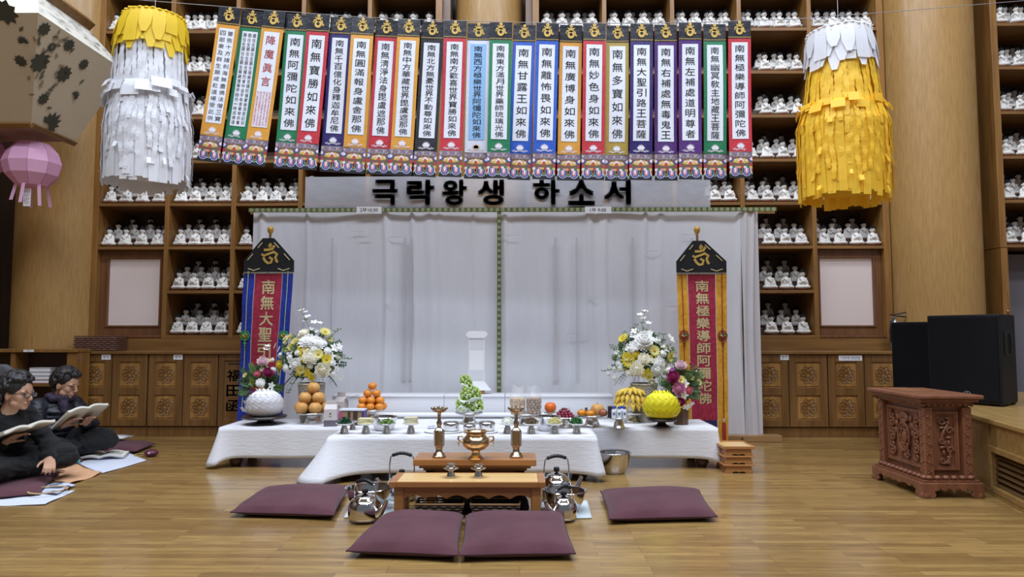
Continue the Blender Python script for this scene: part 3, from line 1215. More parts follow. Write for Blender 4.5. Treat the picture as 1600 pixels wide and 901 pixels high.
for s in (-1, 1):
    obj('tie_cord', MB().tube([(s * (w - 0.03), 0, h - 0.01), (s * (w - 0.02), 0.2, h + 0.05), (s * (w - 0.02), YS - YK - 0.115, h + 0.06)], 0.004, 6), mat('white_cord', 'cfcfcf', 0.7), sg)
# timber beam under the right end of the curtain
a, b = on(1124, 691), on(1223, 691)
t = thing('timber_beam', 'short knotty timber beam lying on the floor at the right end of the curtain', 'beam', (b.x - 0.55, b.y + 0.075, 0))
hz = 0.068
obj('timber', MB().bb(-0.56, 0.55, -0.07, 0.07, 0, hz), wood('knotty_pine', '96714a', 'b08a5c', 'x'), t, bevel=0.006)
mb = MB()
for x, r in ((0.14, 0.014), (-0.1, 0.01)):
    mb.lathe([(0.0001, 0.0), (r, 0.0), (r, 0.0015), (0.0001, 0.0015)], 14, tf=Matrix.Translation((x, -0.07, 0.035)) @ Matrix.Rotation(PI / 2, 4, 'X'))
obj('knot', mb, mat('knot_brown', '5f3f28', 0.7), t)

# ================================================================== ROW OF PAPER BANNERS
YB = 6.2
GOLD = mat('gold_print', 'c9a44c', 0.5, col2='d8b762', nscale=40)
NAVYP = mat('dark_navy_film', '23242c', 0.32, bump=(18, 0.35, 0.01))
RED_INK = mat('red_ink', 'c4434a', 0.8)
BC = {'o': 'd99a38', 'g': '1d7a50', 'r': 'c22f3d', 'n': '2a1c66', 'k': '1f2026', 'w': 'd7dcec', 'b': '2759c0', 'y': 'ad9440', 'p': '4f2273'}
NM = {'o': 'orange', 'g': 'green', 'r': 'red', 'n': 'navy', 'k': 'black', 'w': 'white', 'b': 'blue', 'y': 'olive gold', 'p': 'purple'}
BM = {k: mat('banner_' + NM[k].replace(' ', '_'), c, 0.45, bump=(16, 0.3, 0.01)) for k, c in BC.items()}
SKY = mat('light_blue_paper', '8fbbe8', 0.7)
PAPER = mat('banner_paper', 'e2e7f2', 0.7, bump=(10, 0.2, 0.01))

# (colour, text, top u, top v, bottom u, bottom v)
BAN = [
    ('o', ['普告十方諸刹海無盡佛法僧三寶', '四部衆及群生類咸赴道場受此供'], 360, 12, 325, 250),
    ('g', ['願往生願往生願生極樂見彌陀獲蒙摩頂受記別', '願往生願往生願在彌陀會中坐手執香華常供養', '願往生願往生願生華藏蓮華界自他一時成佛道'], 394, 15, 361, 251),
    ('o', None, 430, 18, 397, 255),
    ('g', '南無阿彌陀如來佛', 464, 20, 443, 263), ('r', '南無寶勝如來佛', 499, 23, 477, 267),
    ('n', '南無千百億化身釋迦牟尼佛', 533, 25, 515, 273), ('o', '南無圓滿報身盧舍那佛', 568, 28, 551, 273),
    ('r', '南無淸淨法身毘盧遮那佛', 604, 29, 589, 277), ('o', '南無中方華藏世界毘盧遮那佛', 640, 31, 625, 278.5),
    ('k', '南無北方無憂世界不動尊如來佛', 676, 32, 662, 280.5), ('r', '南無南方歡喜世界寶勝如來佛', 712, 33, 703, 283),
    ('w', '南無西方極樂世界阿彌陀如來佛', 748, 34, 742, 286), ('g', '南無東方滿月世界藥師琉璃光佛', 783, 35, 778, 286.5),
    ('b', '南無甘露王如來佛', 820, 36, 810, 289), ('b', '南無離怖畏如來佛', 856, 36.5, 849, 290),
    ('o', '南無廣博身如來佛', 893, 37, 888, 290), ('r', '南無妙色身如來佛', 929, 37, 926.5, 290),
    ('y', '南無多寶如來佛', 966, 37, 964, 290.5), ('n', '南無大聖引路王菩薩', 1003, 37, 1001, 290.5),
    ('p', '南無右補處無毒鬼王', 1041, 36.5, 1042, 291.5), ('p', '南無左補處道明尊者', 1078, 36, 1079, 291.5),
    ('g', '南無幽冥敎主地藏王菩薩', 1118, 35, 1119.5, 291), ('r', '南無極樂導師阿彌陀佛', 1155, 33.5, 1158, 290)]
BW = 36.2 * YB / FPX * 0.995 / 2       # half width
# --- shared artwork meshes: local x across, z down from the top of the banner (0 .. -BL)
BL = 1.415


def om_sign():
    m = MB()
    m.lathe([(0.0085, 0), (0.0001, 0)], 12, tf=Matrix.Translation((0, -0.0015, 0.044)) @ Matrix.Rotation(PI / 2, 4, 'X'))
    m.lathe([(0.015, 0), (0.006, 0)], 12, cap=False, tf=Matrix.Translation((0, -0.0014, 0.040)) @ Matrix.Rotation(PI / 2, 4, 'X'))
    arc = [(0.034 * math.sin(a), 0.036 - 0.018 * math.cos(a)) for a in [-1.35 + 2.7 * i / 10 for i in range(11)]]
    m.ribbon(arc, [0.001 + 0.0055 * math.sin(PI * i / 10) for i in range(11)], -0.0014, -0.001)
    m.ribbon([(-0.046, -0.018), (-0.040, 0.004), (-0.022, 0.008), (0.0, 0.000), (0.02, 0.007), (0.03, 0.002)], [0.003, 0.006, 0.006, 0.0055, 0.006, 0.004], -0.0014, -0.001)
    ring = [(0.024 * math.cos(a) - 0.001, -0.022 + 0.022 * math.sin(a)) for a in [PI * 0.9 + 2 * PI * i / 18 for i in range(19)]]
    m.ribbon(ring, 0.0095, -0.0014, -0.001)
    m.ribbon([(0.029, 0.006), (0.036, -0.012), (0.039, -0.028), (0.047, -0.034), (0.054, -0.022)], [0.007, 0.007, 0.006, 0.006, 0.003], -0.0014, -0.001)
    return m


def lotus_print():
    m = MB()
    for k in range(9):
        a = -1.25 + 2.5 * k / 8
        L = 0.036 - 0.004 * abs(a)
        dx, dz = math.sin(a) * 1.1, math.cos(a)
        for f in (1.0, 0.62):
            m.add([(dx * L * f + 0, -0.0012, dz * L * f), (dx * L * 0.45 * f - dz * 0.006, -0.0012, dz * L * 0.45 * f + 0.006 * dx), (0, -0.0012, 0), (dx * L * 0.45 * f + dz * 0.006, -0.0012, dz * L * 0.45 * f - 0.006 * dx)], [(0, 1, 2, 3)])
    for s in (-1, 1):
        pts = [(0, -0.004)] + [(s * (0.012 + 0.045 * i / 8), -0.009 + 0.006 * math.sin(i * 1.6)) for i in range(9)]
        m.ribbon(pts, 0.0016, -0.0013, -0.001)
        m.ribbon([(0, -0.010), (s * 0.03, -0.018), (s * 0.05, -0.013), (s * 0.058, -0.006)], 0.0014, -0.0013, -0.001)
    return m


VAL_MATS = [mat('valance_grey', 'a59ba0', 0.6, col2='6b6274', nscale=70), mat('valance_olive', '5d6a4f', 0.6, col2='8a4a44', nscale=28), mat('valance_yellow', 'd9b25a', 0.6),
            mat('valance_orange', 'b85a35', 0.6), mat('valance_blue', '2f4aa6', 0.6), mat('valance_white', 'e8dde6', 0.6), mat('valance_crimson', 'b53a4c', 0.6),
            mat('valance_green', '2f7d58', 0.6), mat('valance_black', '1b1b26', 0.6), mat('valance_pink', 'd98fa6', 0.6)]


def valance():
    w, top = BW, 0.0
    H = 0.235
    m = MB()
    m.bb(-w, w, 0, 0.0012, -H, 0, 8)
    m.bb(-w, w, -0.0008, 0, -0.045, 0, 0)
    for k in range(9):          # cloud scrolls
        x = -w + 2 * w * (k + 0.5) / 9
        m.ribbon([(x - 0.01, -0.012), (x, -0.032), (x + 0.01, -0.012)], 0.0022, -0.0013, -0.0009, (5, 6, 4)[k % 3])
    m.bb(-w, w, -0.0008, 0, -0.128, -0.045, 1)
    def ell(cx, cz, rx, rz, mi, y, n=18, a0=0, a1=2 * PI):
        pts = [(cx + rx * math.cos(a0 + (a1 - a0) * i / n), y, cz + rz * math.sin(a0 + (a1 - a0) * i / n)) for i in range(n if a1 - a0 > 6.2 else n + 1)]
        m.add(pts, [tuple(range(len(pts)))], mi)
    for i in range(7):
        a = PI * i / 6
        ell(0.052 * math.cos(a), -0.088 + 0.022 * math.sin(a), 0.016, 0.011, (2, 5)[i % 2], -0.0010 - i * 1e-5, 10)
    ell(0, -0.09, 0.062, 0.024, 7, -0.0009)
    ell(0, -0.088, 0.05, 0.020, 2, -0.0013)
    ell(0, -0.080, 0.028, 0.013, 5, -0.0015)
    ell(0, -0.090, 0.016, 0.016, 3, -0.0018)
    ell(0, -0.105, 0.030, 0.006, 6, -0.0016)
    for s in (-1, 1):
        ell(s * w, -0.066, 0.03, 0.024, 4, -0.0014, 10, PI / 2 if s > 0 else -PI / 2, PI * 1.5 if s > 0 else PI / 2)
        ell(s * w, -0.064, 0.022, 0.016, 5, -0.0017, 10, PI / 2 if s > 0 else -PI / 2, PI * 1.5 if s > 0 else PI / 2)
        ell(s * w, -0.11, 0.02, 0.02, 6, -0.0016, 10, PI / 2 if s > 0 else -PI / 2, PI * 1.5 if s > 0 else PI / 2)
    n = 8
    for k in range(n):
        x = -w + 2 * w * k / n
        m.bb(x, x + 2 * w / n, -0.0009, 0, -0.152, -0.128, (5, 7, 9, 2, 6, 5, 7, 2)[k])
    for cx, big in ((-0.05, 1), (0.05, 1), (0.0, 0), (-w + 0.0, 0), (w, 0)):
        if abs(cx) > 0.09:
            s = 1 if cx < 0 else -1
            for q, (rr_, mi) in enumerate(((0.026, 7), (0.018, 5), (0.012, 3))):
                m.add([(cx, -0.0011 - q * 3e-4, -0.150), (cx + s * rr_, -0.0011 - q * 3e-4, -0.150), (cx + s * rr_ * 0.8, -0.0011 - q * 3e-4, -0.19 + q * .008), (cx, -0.0011 - q * 3e-4, -0.208 + q * .01)], [(0, 1, 2, 3)], mi)
            continue
        lay = ((0.036, 5, 0.072), (0.031, 4, 0.068), (0.019, 5, 0.056), (0.0165, 6, 0.053), (0.010, 5, 0.042)) if big else ((0.024, 5, 0.058), (0.021, 7, 0.055), (0.012, 3, 0.04), (0.007, 8, 0.028))
        for q, (rx, mi, L) in enumerate(lay):
            y = -0.0011 - 2.5e-4 * q
            pts = [(cx - rx, y, -0.146), (cx + rx, y, -0.146)] + [(cx + rx * math.cos(a), y, -0.146 - L * 0.55 - L * 0.45 * math.sin(a)) for a in [PI * i / 8 for i in range(9)]]
            m.add(pts, [tuple(range(len(pts)))], mi)
    return m


ME_OM = om_sign().mesh('om_sign', GOLD, recalc=False)
ME_LOT = lotus_print()
ME_LOTW = ME_LOT.mesh('lotus_print', mat('white_print', 'e9e4ee', 0.7), recalc=False)
ME_LOTP = ME_LOT.mesh('lotus_print', mat('peach_print', 'e3c3ae', 0.7), recalc=False)
ME_VAL = valance().mesh('patterned_valance', VAL_MATS, recalc=False)
rr = random.Random(5)
ROPE = []
for i, (c, txt, tu, tv, bu, bv) in enumerate(BAN):
    p, q = at(tu, tv, YB), at(bu, bv, YB)
    ang = math.atan2(p.x - q.x, p.z - q.z)
    L = (p - q).length
    red = txt is None
    words = {0: 'with two columns of black characters', 1: 'with three columns of tiny black characters', 2: 'with large and small red characters'}.get(i, 'with a column of black characters')
    place = ['first', 'second', 'third', 'fourth', 'fifth', 'sixth', 'seventh', 'eighth', 'ninth', 'tenth', 'eleventh', 'middle', 'thirteenth'][i] if i < 13 else \
            {22: 'last', 21: 'second last', 20: 'third last', 19: 'fourth last', 18: 'fifth last', 17: 'sixth last', 16: 'seventh last', 15: 'eighth last', 14: 'ninth last', 13: 'tenth last'}[i]
    hd = 'light blue and white' if c == 'w' else NM[c]
    t = thing('paper_banner', f'{hd} paper banner {words}, {place} along the rope', 'banner', p, (0, ang, 0), 'row of prayer banners')
    ROPE.append(p)
    hl, ll = 0.158, BL - 0.235
    ph = rr.uniform(0, 6)
    cur = lambda x, z: 0.006 * math.sin(2.2 * z * 2 + ph) + 0.003 * math.sin(22 * x + ph * 2) * (0.4 - z * 0.5)
    yo = (i % 2) * 0.03

    def strip(x0, x1, z0, z1, dy, n=3, k=10):
        return MB().grid(lambda u, v: (x0 + (x1 - x0) * u, cur(x0 + (x1 - x0) * u, z0 + (z1 - z0) * v) + dy + yo, z0 + (z1 - z0) * v), n, k)
    h = obj('header', strip(-BW, BW, -hl, 0.0, 0), NAVYP, t, recalc=False)
    link('om_sign', ME_OM, h, (0, cur(0, -0.06) - 0.003 + yo, -0.062)).scale = (0.98, 1, 1.18)
    mb = MB()
    for k in range(14):
        x = -BW + 2 * BW * (k + 0.5) / 14
        mb.box((x, cur(x, -hl) - 0.002 + yo, -hl + 0.010 + 0.002 * (k % 2)), (0.009, 0.002, 0.007))
    obj('gold_edging', mb, GOLD, h)
    body = obj('border', strip(-BW, BW, -ll, -hl, 0.001, 4, 16), BM[c], t, recalc=False)
    px = BW - 0.030
    bot = -ll + 0.115
    obj('paper', strip(-px, px, bot, -hl - 0.035, -0.0018, 4, 16), SKY if c == 'w' else PAPER, body, recalc=False)
    mb = MB()
    y0 = 0
    zt2, zb2 = -hl - 0.05, bot + 0.012
    if red:
        column_text(mb, '降魔眞言', 0, zt2, zt2 - 0.50, 0.085, 0, 0, 0.004, 0.66)
        small = '我以金剛三等方便身乘金剛半月風輪壇上口放喃字光明燒汝無明所積之身亦勅天上空中地下所有一切作諸障難不善心者皆來胡跪聽我所說法音捨諸暴惡悖逆之心於佛法中咸起信心擁護道場亦護施主降福消災'
        n = 19
        for k in range(5):
            column_text(mb, small[k * n:(k + 1) * n][:n], px * (0.78 - 0.39 * k), zt2 - 0.53, zb2, 0.020, 0, 0, 0, 0.86)
        ink = RED_INK
    elif isinstance(txt, list):
        ncol = len(txt)
        for k, s in enumerate(txt):
            xx = px * (0.48 - 0.96 * k) if ncol == 2 else px * (0.62 - 0.62 * k)
            column_text(mb, s, xx, zt2, zb2, 0.050 if ncol == 2 else 0.031, 0, 0, 0.0, 0.70 if ncol == 2 else 0.82)
        ink = INK
    else:
        n = len(txt)
        w = 0.092 if n <= 8 else (0.085 if n <= 10 else 0.074)
        column_text(mb, txt, 0, zt2, zb2, w, 0, 0, 0.002, 0.70 if n <= 8 else 0.76 if n <= 10 else 0.86)
        ink = INK
    mb.v = [(x, cur(x, z) - 0.0036 + yo, z) for x, y, z in mb.v]
    obj('calligraphy', mb, ink, body, recalc=False)
    link('lotus_print', ME_LOTP if c == 'w' else ME_LOTW, body, (0, cur(0, bot) - 0.002 + yo, -ll + 0.038)).scale = (1.2, 1, 1.35)
    link('patterned_valance', ME_VAL, t, (0, cur(0, -ll) + 0.002 + yo, -ll))
# rope that carries them
pts = [at(150, -6, YB), at(225, 0.5, YB)] + [p + Vector((0, 0.0, 0.0045)) for p in ROPE] + [at(1240, 30, YB + 0.15), at(1400, 18, YB + 0.5), at(1600, 1, YB + 1.0)]
tag(obj('hanging_rope', MB().tube(pts, 0.003, 6), mat('grey_rope', '9a9aa0', 0.7)), 'thin grey rope stretched across the hall carrying the row of banners', 'rope')

# ================================================================== HANGING PAPER STREAMER CANOPIES
def streamer_canopy(label, uc, vtop, prof, cA, cB, seed, utop, nteeth):
    """prof: [(v, half width px)] outline; cB crown colour, cA skirt colour"""
    Y = 6.0
    rr = random.Random(seed)
    top = at(utop, vtop, Y)
    t = thing('hanging_streamer_canopy', label, 'paper canopy', top)
    pr = [(at(uc, v, Y).z - top.z, w * Y / FPX) for v, w in prof]
    off = lambda z: (at(uc, vtop, Y).x - top.x) * min(1, -z / 0.25) if z < 0 else 0

    def rad(z):
        if z >= pr[0][0]:
            return pr[0][1]
        for (a, ra), (b, rb) in zip(pr[:-1], pr[1:]):
            if b <= z <= a:
                return ra + (rb - ra) * (a - z) / (a - b)
        return pr[-1][1]
    zb = pr[-1][0]
    obj('paper_cap', MB().lathe([(0.001, 0.0), (pr[0][1] * 0.9, -0.005), (pr[0][1], -0.03)], 26, cap=False), cB, t, solid=0.003)
    obj('inner_hoop', MB().lathe([(rad(-0.1) * 0.93, -0.02), (rad(-0.55) * 0.86, -0.55), (rad(zb) * 0.8, zb * 0.95)], 26, cap=False, c=(off(-1), 0, 0)), cA, t, solid=0.003)

    def strips(n, z0, z1, w, dr, jit, lace):
        m = MB()
        for k in range(n):
            a = 2 * PI * (k + rr.uniform(-.3, .3)) / n
            za, zz = z0 + rr.uniform(-.03, .0), z1 + rr.uniform(-jit, jit)
            seg = 26 if lace else 9
            tw = rr.uniform(-.15, .15)
            d2 = dr + rr.uniform(-0.008, 0.012)
            vs, fs = [], []
            for i in range(seg + 1):
                z = za + (zz - za) * i / seg
                r = rad(z) + d2 + 0.003 * math.sin(i * 1.1 + k)
                aa = a + 0.03 * math.sin(i * 0.35 + k * 1.7)
                hw = w / 2 * ((1.0 if i % 2 else 0.72) if lace else 1.0)
                ca, sa = math.cos(aa), math.sin(aa)
                tx, ty = -sa * math.cos(tw) + ca * math.sin(tw) * .4, ca * math.cos(tw) + sa * math.sin(tw) * .4
                for s in (-1, 1):
                    vs.append((off(z) + r * ca + s * hw * tx, r * sa + s * hw * ty, z))
            for i in range(seg):
                fs.append((2 * i, 2 * i + 1, 2 * i + 3, 2 * i + 2))
            m.add(vs, fs)
        return m
    o1 = obj('streamers', strips(64, -0.03, zb * 0.62, 0.042, 0.006, 0.1, True), cA, t, recalc=False)
    o1['kind'] = 'stuff'
    o2 = obj('lower_streamers', strips(64, zb * 0.44, zb, 0.062, 0.0, 0.035, False), cA, t, recalc=False)
    o2['kind'] = 'stuff'
    o3 = obj('lower_streamers', strips(40, zb * 0.46, zb * 0.90, 0.042, 0.012, 0.10, True), cA, t, recalc=False)
    o3['kind'] = 'stuff'
    # ruffled band of folded paper tabs
    m = MB()
    for k in range(30):
        a = 2 * PI * (k + rr.uniform(-.4, .4)) / 30
        z = zb * 0.46 + rr.uniform(-.025, .025)
        r = rad(z) + 0.012
        ca, sa = math.cos(a), math.sin(a)
        w, L = rr.uniform(.035, .08), rr.uniform(.04, .09)
        ro, dz = rr.uniform(.02, .07), rr.uniform(-.05, .06)
        sk = rr.uniform(-.5, .5) * w
        vs = []
        for i, (q, zz) in enumerate(((0, 0), (0.6, dz), (1.0, dz - L))):
            for s in (-1, 1):
                vs.append((off(z) + (r + ro * q) * ca - s * w * sa + sk * q * sa, (r + ro * q) * sa + s * w * ca, z + zz))
        m.add(vs, [(0, 1, 3, 2), (2, 3, 5, 4)])
    obj('ruffle', m, cA, t, recalc=False)
    # small loose tabs
    m = MB()
    for k in range(16):
        a = rr.uniform(0, 2 * PI)
        z = rr.uniform(zb * 0.98, zb * 0.5)
        r = rad(z) + rr.uniform(0.012, 0.03)
        ca, sa = math.cos(a), math.sin(a)
        w, L = rr.uniform(.01, .024), rr.uniform(.03, .07)
        m.add([(off(z) + r * ca - s * w * sa, r * sa + s * w * ca, z) for s in (-1, 1)] + [(off(z) + (r + .02) * ca - s * w * sa, (r + .02) * sa + s * w * ca, z - L) for s in (1, -1)], [(0, 1, 2, 3)])
    o4 = obj('loose_tabs', m, cA, t, recalc=False)
    o4['kind'] = 'stuff'
    # crown with pointed teeth
    m = MB()
    for lay in range(3):
        n = nteeth
        for k in range(n):
            a0, a1 = 2 * PI * (k + .5 * lay) / n, 2 * PI * (k + 1 + .5 * lay) / n
            L = 0.20 + 0.11 * ((k * 7 + lay * 3) % 5) / 4
            vs = []
            for q in range(4):
                z = -0.02 - 0.045 * lay - L * q / 3
                r = rad(z) + 0.018 + 0.006 * (2 - lay) + 0.004 * q
                sh = (1, 1, .9, .35)[q] if (k + lay) % 3 else (1, 1, 1, .95)[q]
                for a in ((a0 + a1) / 2 - (a1 - a0) / 2 * sh, (a0 + a1) / 2 + (a1 - a0) / 2 * sh):
                    vs.append((off(z) + r * math.cos(a), r * math.sin(a), z))
            m.add(vs, [(0, 1, 3, 2), (2, 3, 5, 4), (4, 5, 7, 6)])
        # ruffled ring
        pts = []
        for i in range(60):
            a = 2 * PI * i / 60
            r = rad(-.03) + 0.02 + 0.008 * ((i % 2) * 2 - 1)
            pts.append((r * math.cos(a), r * math.sin(a), -0.02 - 0.05 * lay + rr.uniform(-.006, .006)))
        m.tube(pts, 0.012, 5, closed=True)
    obj('crown_fringe', m, cB, t, recalc=False)
    zc = CEIL - top.z
    obj('hanging_cord', MB().tube([(0, 0, -0.01), (0, 0, zc)], 0.002, 6), mat('white_cord', 'cfcfcf', 0.7), t)
    return t


PW = mat('white_streamer_paper', 'ecedf2', 0.55, transl=0.2)
PY = mat('yellow_streamer_paper', 'ffd63f', 0.55, transl=0.3)
PY2 = mat('yellow_crown_paper', 'f2d02e', 0.55, transl=0.25)
streamer_canopy('white paper streamer canopy with a yellow fringed crown', 238, 27, [(30, 40), (45, 46), (90, 50), (150, 54), (200, 62), (288, 62)], PW, PY2, 3, 242, 17)
streamer_canopy('yellow paper streamer canopy with a white fringed crown', 1312, 51, [(54, 42), (70, 46), (110, 48), (170, 56), (200, 66), (312, 66)], PY, PW, 8, 1310, 16)

# ================================================================== PINK LANTERNS
def lantern(label, u, v, Y, r):
    c = at(u, v, Y)
    t = thing('pink_lantern', label, 'lantern', c)
    pk = mat('pink_lantern_paper', 'f3bfe0', 0.6, transl=0.25, col2='eeb6da', nscale=5)
    prof = [(0.55, 0.80), (0.88, 0.42), (1.0, 0.02), (0.88, -0.42), (0.52, -0.82)]
    obj('paper_body', MB().lathe([(a * r, b * r) for a, b in prof], 9, smooth=False, tf=Matrix.Rotation(0.25, 4, 'Z')), pk, t)
    edge = MB()
    for j in range(9):
        a = 0.25 + 2 * PI * j / 9
        edge.tube([(p * r * math.cos(a), p * r * math.sin(a), q * r) for p, q in prof], 0.0022, 5)
    obj('wire_edge', edge, mat('pink_wire', 'b96a92', 0.6), t)
    for a, L in ((-2.6, .16), (-1.5, .2), (-.5, .22), (.8, .2), (2.2, .2)):
        m = MB()
        x, y = r * .5 * math.cos(a), r * .5 * math.sin(a)
        m.add([(x - .018, y, -.8 * r), (x + .018, y, -.8 * r), (x * 1.25 + .018, y * 1.3, -.8 * r - L), (x * 1.25 - .018, y * 1.3, -.8 * r - L)], [(0, 1, 2, 3)])
        obj('paper_tail', m, pk, t, recalc=False)
    tg = obj('name_tag', MB().bb(-.036, .036, -.06, -.058, -.8 * r - .22, -.8 * r - .04), WHITEP, t)
    m = MB()
    for k in range(3):
        column_text(m, ('불기이오', '극락왕생', '발원')[k], .02 - .02 * k, -.8 * r - .06, -.8 * r - .2, .013, -.0605)
    obj('lettering', m, INK, tg, recalc=False)
    obj('hanging_cord', MB().tube([(0, 0, .78 * r), (0, 0, 3.108 - c.z)], 0.002, 6), mat('white_cord', 'cfcfcf', 0.7), t)


lantern('pink faceted paper lantern with a white name tag below the floral canopy', 51, 257, 6.95, 0.262)
lantern('pink paper lantern cut off by the left edge of the photo', -36, 243, 6.95, 0.262)

# ================================================================== STANDING SILK BANNERS
def silk(name, c1, c2):
    return mat(name, c1, 0.38, col2=c2, nscale=26, sheen=0.3, bump=(22, 0.4, 0.01), lo=0.42, hi=0.58)


SILK_R = silk('crimson_silk', '9c1f3c', 'ad2c48')
SILK_B = silk('blue_silk', '182a93', '2238a6')
SILK_Y = silk('golden_silk', 'd99a22', 'e6ac3a')
BLKC = mat('black_banner_cloth', '15161c', 0.7)
EMB = mat('gold_embroidery', 'cbb384', 0.45, col2='dac79a', nscale=90)
CORDY = mat('pale_yellow_cord', 'd9cf9c', 0.6)


def standing_banner(label, uL, uR, v_head_top, vshoulder, v_edge, uc_top, uL2, uR2, vbot, text, side, ornament, cordm, bottom_text_v, full):
    Y = 6.95
    p = at((uL + uR) / 2, v_edge, Y)
    base_x = p.x
    tilt = 0.0
    t = thing('standing_banner', label, 'banner', (base_x, Y, 0))
    loc = lambda u, v: (at(u, v, Y).x - base_x, at(u, v, Y).z)
    ze = p.z
    xl, xr = loc(uL, v_edge)[0], loc(uR, v_edge)[0]
    xl2, xr2 = loc(uL2, vbot)[0], loc(uR2, vbot)[0]
    zb = max(0.06, loc(uL2, vbot)[1])
    zb_side = zb
    # pole and stand
    zt = loc(uc_top, 352)[1]
    xt = loc(uc_top, 360)[0]
    po = obj('pole', MB().tube([((xl2 + xr2) / 2, 0.05, 0.02), (xt, 0.05, zt - 0.08)], 0.013, 10), BRASS, t)
    obj('finial', MB().lathe([(0.0, 0.088), (0.016, 0.083), (0.028, 0.068), (0.032, 0.05), (0.028, 0.03), (0.018, 0.014), (0.011, 0.006), (0.017, 0.0), (0.010, -0.01), (0.010, -0.06), (0.016, -0.065), (0.012, -0.09)], 16, c=(xt, 0.05, zt - 0.085)), mat('gilded_finial', 'cfa64f', 0.4, 0.3), po)
    obj('foot', MB().lathe([(0.16, 0), (0.16, 0.015), (0.03, 0.035), (0.02, 0.07)], 24, c=((xl2 + xr2) / 2, 0.05, 0)), W_CARVE, t)
    # black head
    zh, zs = loc(uc_top, v_head_top)[1], loc(uL, vshoulder)[1]
    hx = 0.055
    hd = obj('black_head', MB().prism([(xl, ze), (xr, ze), (xr, zs), (xt + hx, zh), (xt - hx, zh), (xl, zs)], -0.008, 0.008), BLKC, t)
    om = MB()
    s = 1.05
    cx, cz = xt + 0.012, (zh + ze) / 2 + 0.015
    for pts, w in (([(-.005, .075), (.012, .095), (.022, .078), (.008, .06), (-.006, .07)], .008), ([(-.05, .035), (-.01, .035), (.03, .045), (.05, .075)], .012),
                   ([(-.07, -.005), (-.05, -.02), (-.01, -.005), (.03, .01), (.05, .02)], .011), ([(-.055, -.035), (-.035, -.07), (-.01, -.09), (.02, -.085), (.03, -.05), (.0, -.035)], .012),
                   ([(.05, .01), (.075, -.005), (.06, -.035), (.07, -.07), (.085, -.08)], .012)):
        om.ribbon([(cx + a * s, cz + b * s) for a, b in pts], w, -0.0125, -0.009)
    obj('seed_letter', om, GOLD, hd, recalc=False)
    pi = MB()
    for sx, xe in ((-1, xl), (1, xr)):
        for f0, f1 in ((0.12, 0.36), (0.62, 0.9)):
            a = Vector((xt + sx * hx, 0, zh)).lerp(Vector((xe, 0, zs)), f0)
            b = Vector((xt + sx * hx, 0, zh)).lerp(Vector((xe, 0, zs)), f1)
            n = Vector((-sx * 0.02, -0.011, -0.018))
            pi.tube([a + n, b + n], 0.005, 6)
        xq = xe - sx * 0.10
        for q in (-0.055, 0.06):
            pi.tube([(xq, -0.012, ze + 0.015), (xq + q, -0.012, ze + 0.035)], 0.005, 6)
    obj('cord_stitch', pi, CORDY, hd)
    br = MB()
    for i in range(22):
        x = xl + (xr - xl) * (i + .5) / 22
        br.ball((x, -0.008, ze - 0.008), (0.012, 0.008, 0.010), 0, 6, 4)
    obj('braid_edging', br, mat('silver_braid', '8f8878', 0.4, 0.3), hd)
    # silk strips
    wv = lambda x, z: 0.006 * math.sin(5 * z + x * 9) + 0.004 * math.sin(17 * z + 3 * x)
    fr = 0.215

    def panel(f0, f1, z0, z1, dy):
        def fn(u, v):
            z = z0 + (z1 - z0) * v
            k = (ze - z) / (ze - zb)
            a, b = xl + (xl2 - xl) * k, xr + (xr2 - xr) * k
            x = a + (b - a) * (f0 + (f1 - f0) * u)
            return (x, wv(x, z) + dy, z)
        return MB().grid(fn, 6, 40)
    zr = zb + (0.17 if full else 0.0)
    rp = obj('crimson_panel', panel(fr + 0.01, 1 - fr - 0.01, zr, ze - 0.015, 0.0), SILK_R, t, recalc=False)
    if full:
        tail = obj('navy_tail', panel(fr + 0.02, 1 - fr - 0.02, zb + 0.02, zr, 0.001), silk('navy_silk', '1a1d52', '262a66'), t, recalc=False)
        em = MB()
        for k in range(7):
            a = 2 * PI * k / 7
            em.ball((0.02 + 0.035 * math.cos(a), -0.012, zb + 0.075 + 0.022 * math.sin(a)), (0.02, 0.004, 0.014), k % 2, 8, 5)
        em.ball((0.02, -0.016, zb + 0.075), (0.016, 0.004, 0.012), 2, 8, 5)
        em.ribbon([(-0.09, zb + 0.10), (-0.04, zb + 0.085), (0.02, zb + 0.115), (0.10, zb + 0.105)], 0.007, -0.013, -0.010, 3)
        obj('embroidered_flower', em, [mat('rose_embroidery', 'c06a86', 0.6), mat('pale_embroidery', 'd9b9c2', 0.6), GOLD, mat('green_embroidery', '5e8a62', 0.6)], tail)
    for f0, f1 in ((0.0, fr), (1 - fr, 1.0)):
        obj('side_panel', panel(f0, f1, zb_side - (0.03 if full else 0), ze - 0.015, -0.002), side, t, recalc=False)
    # embroidered characters following the slope of the panel
    m = MB()
    zA, zB = loc(uL, text[1])[1], loc(uL, text[2])[1]
    n = len(text[0])
    for i, ch in enumerate(text[0]):
        z = zA + (zB - zA) * (i + .5) / n
        k = (ze - z) / (ze - zb)
        x = ((xl + (xl2 - xl) * k) + (xr + (xr2 - xr) * k)) / 2
        put_glyph(m, ch, x + 0.004, z, 0.125, abs(zA - zB) / n * 0.86, 0, 0, 0.018)
    m.v = [(x, wv(x, z) - 0.005, z) for x, y, z in m.v]
    obj('embroidered_characters', m, EMB, rp, recalc=False)
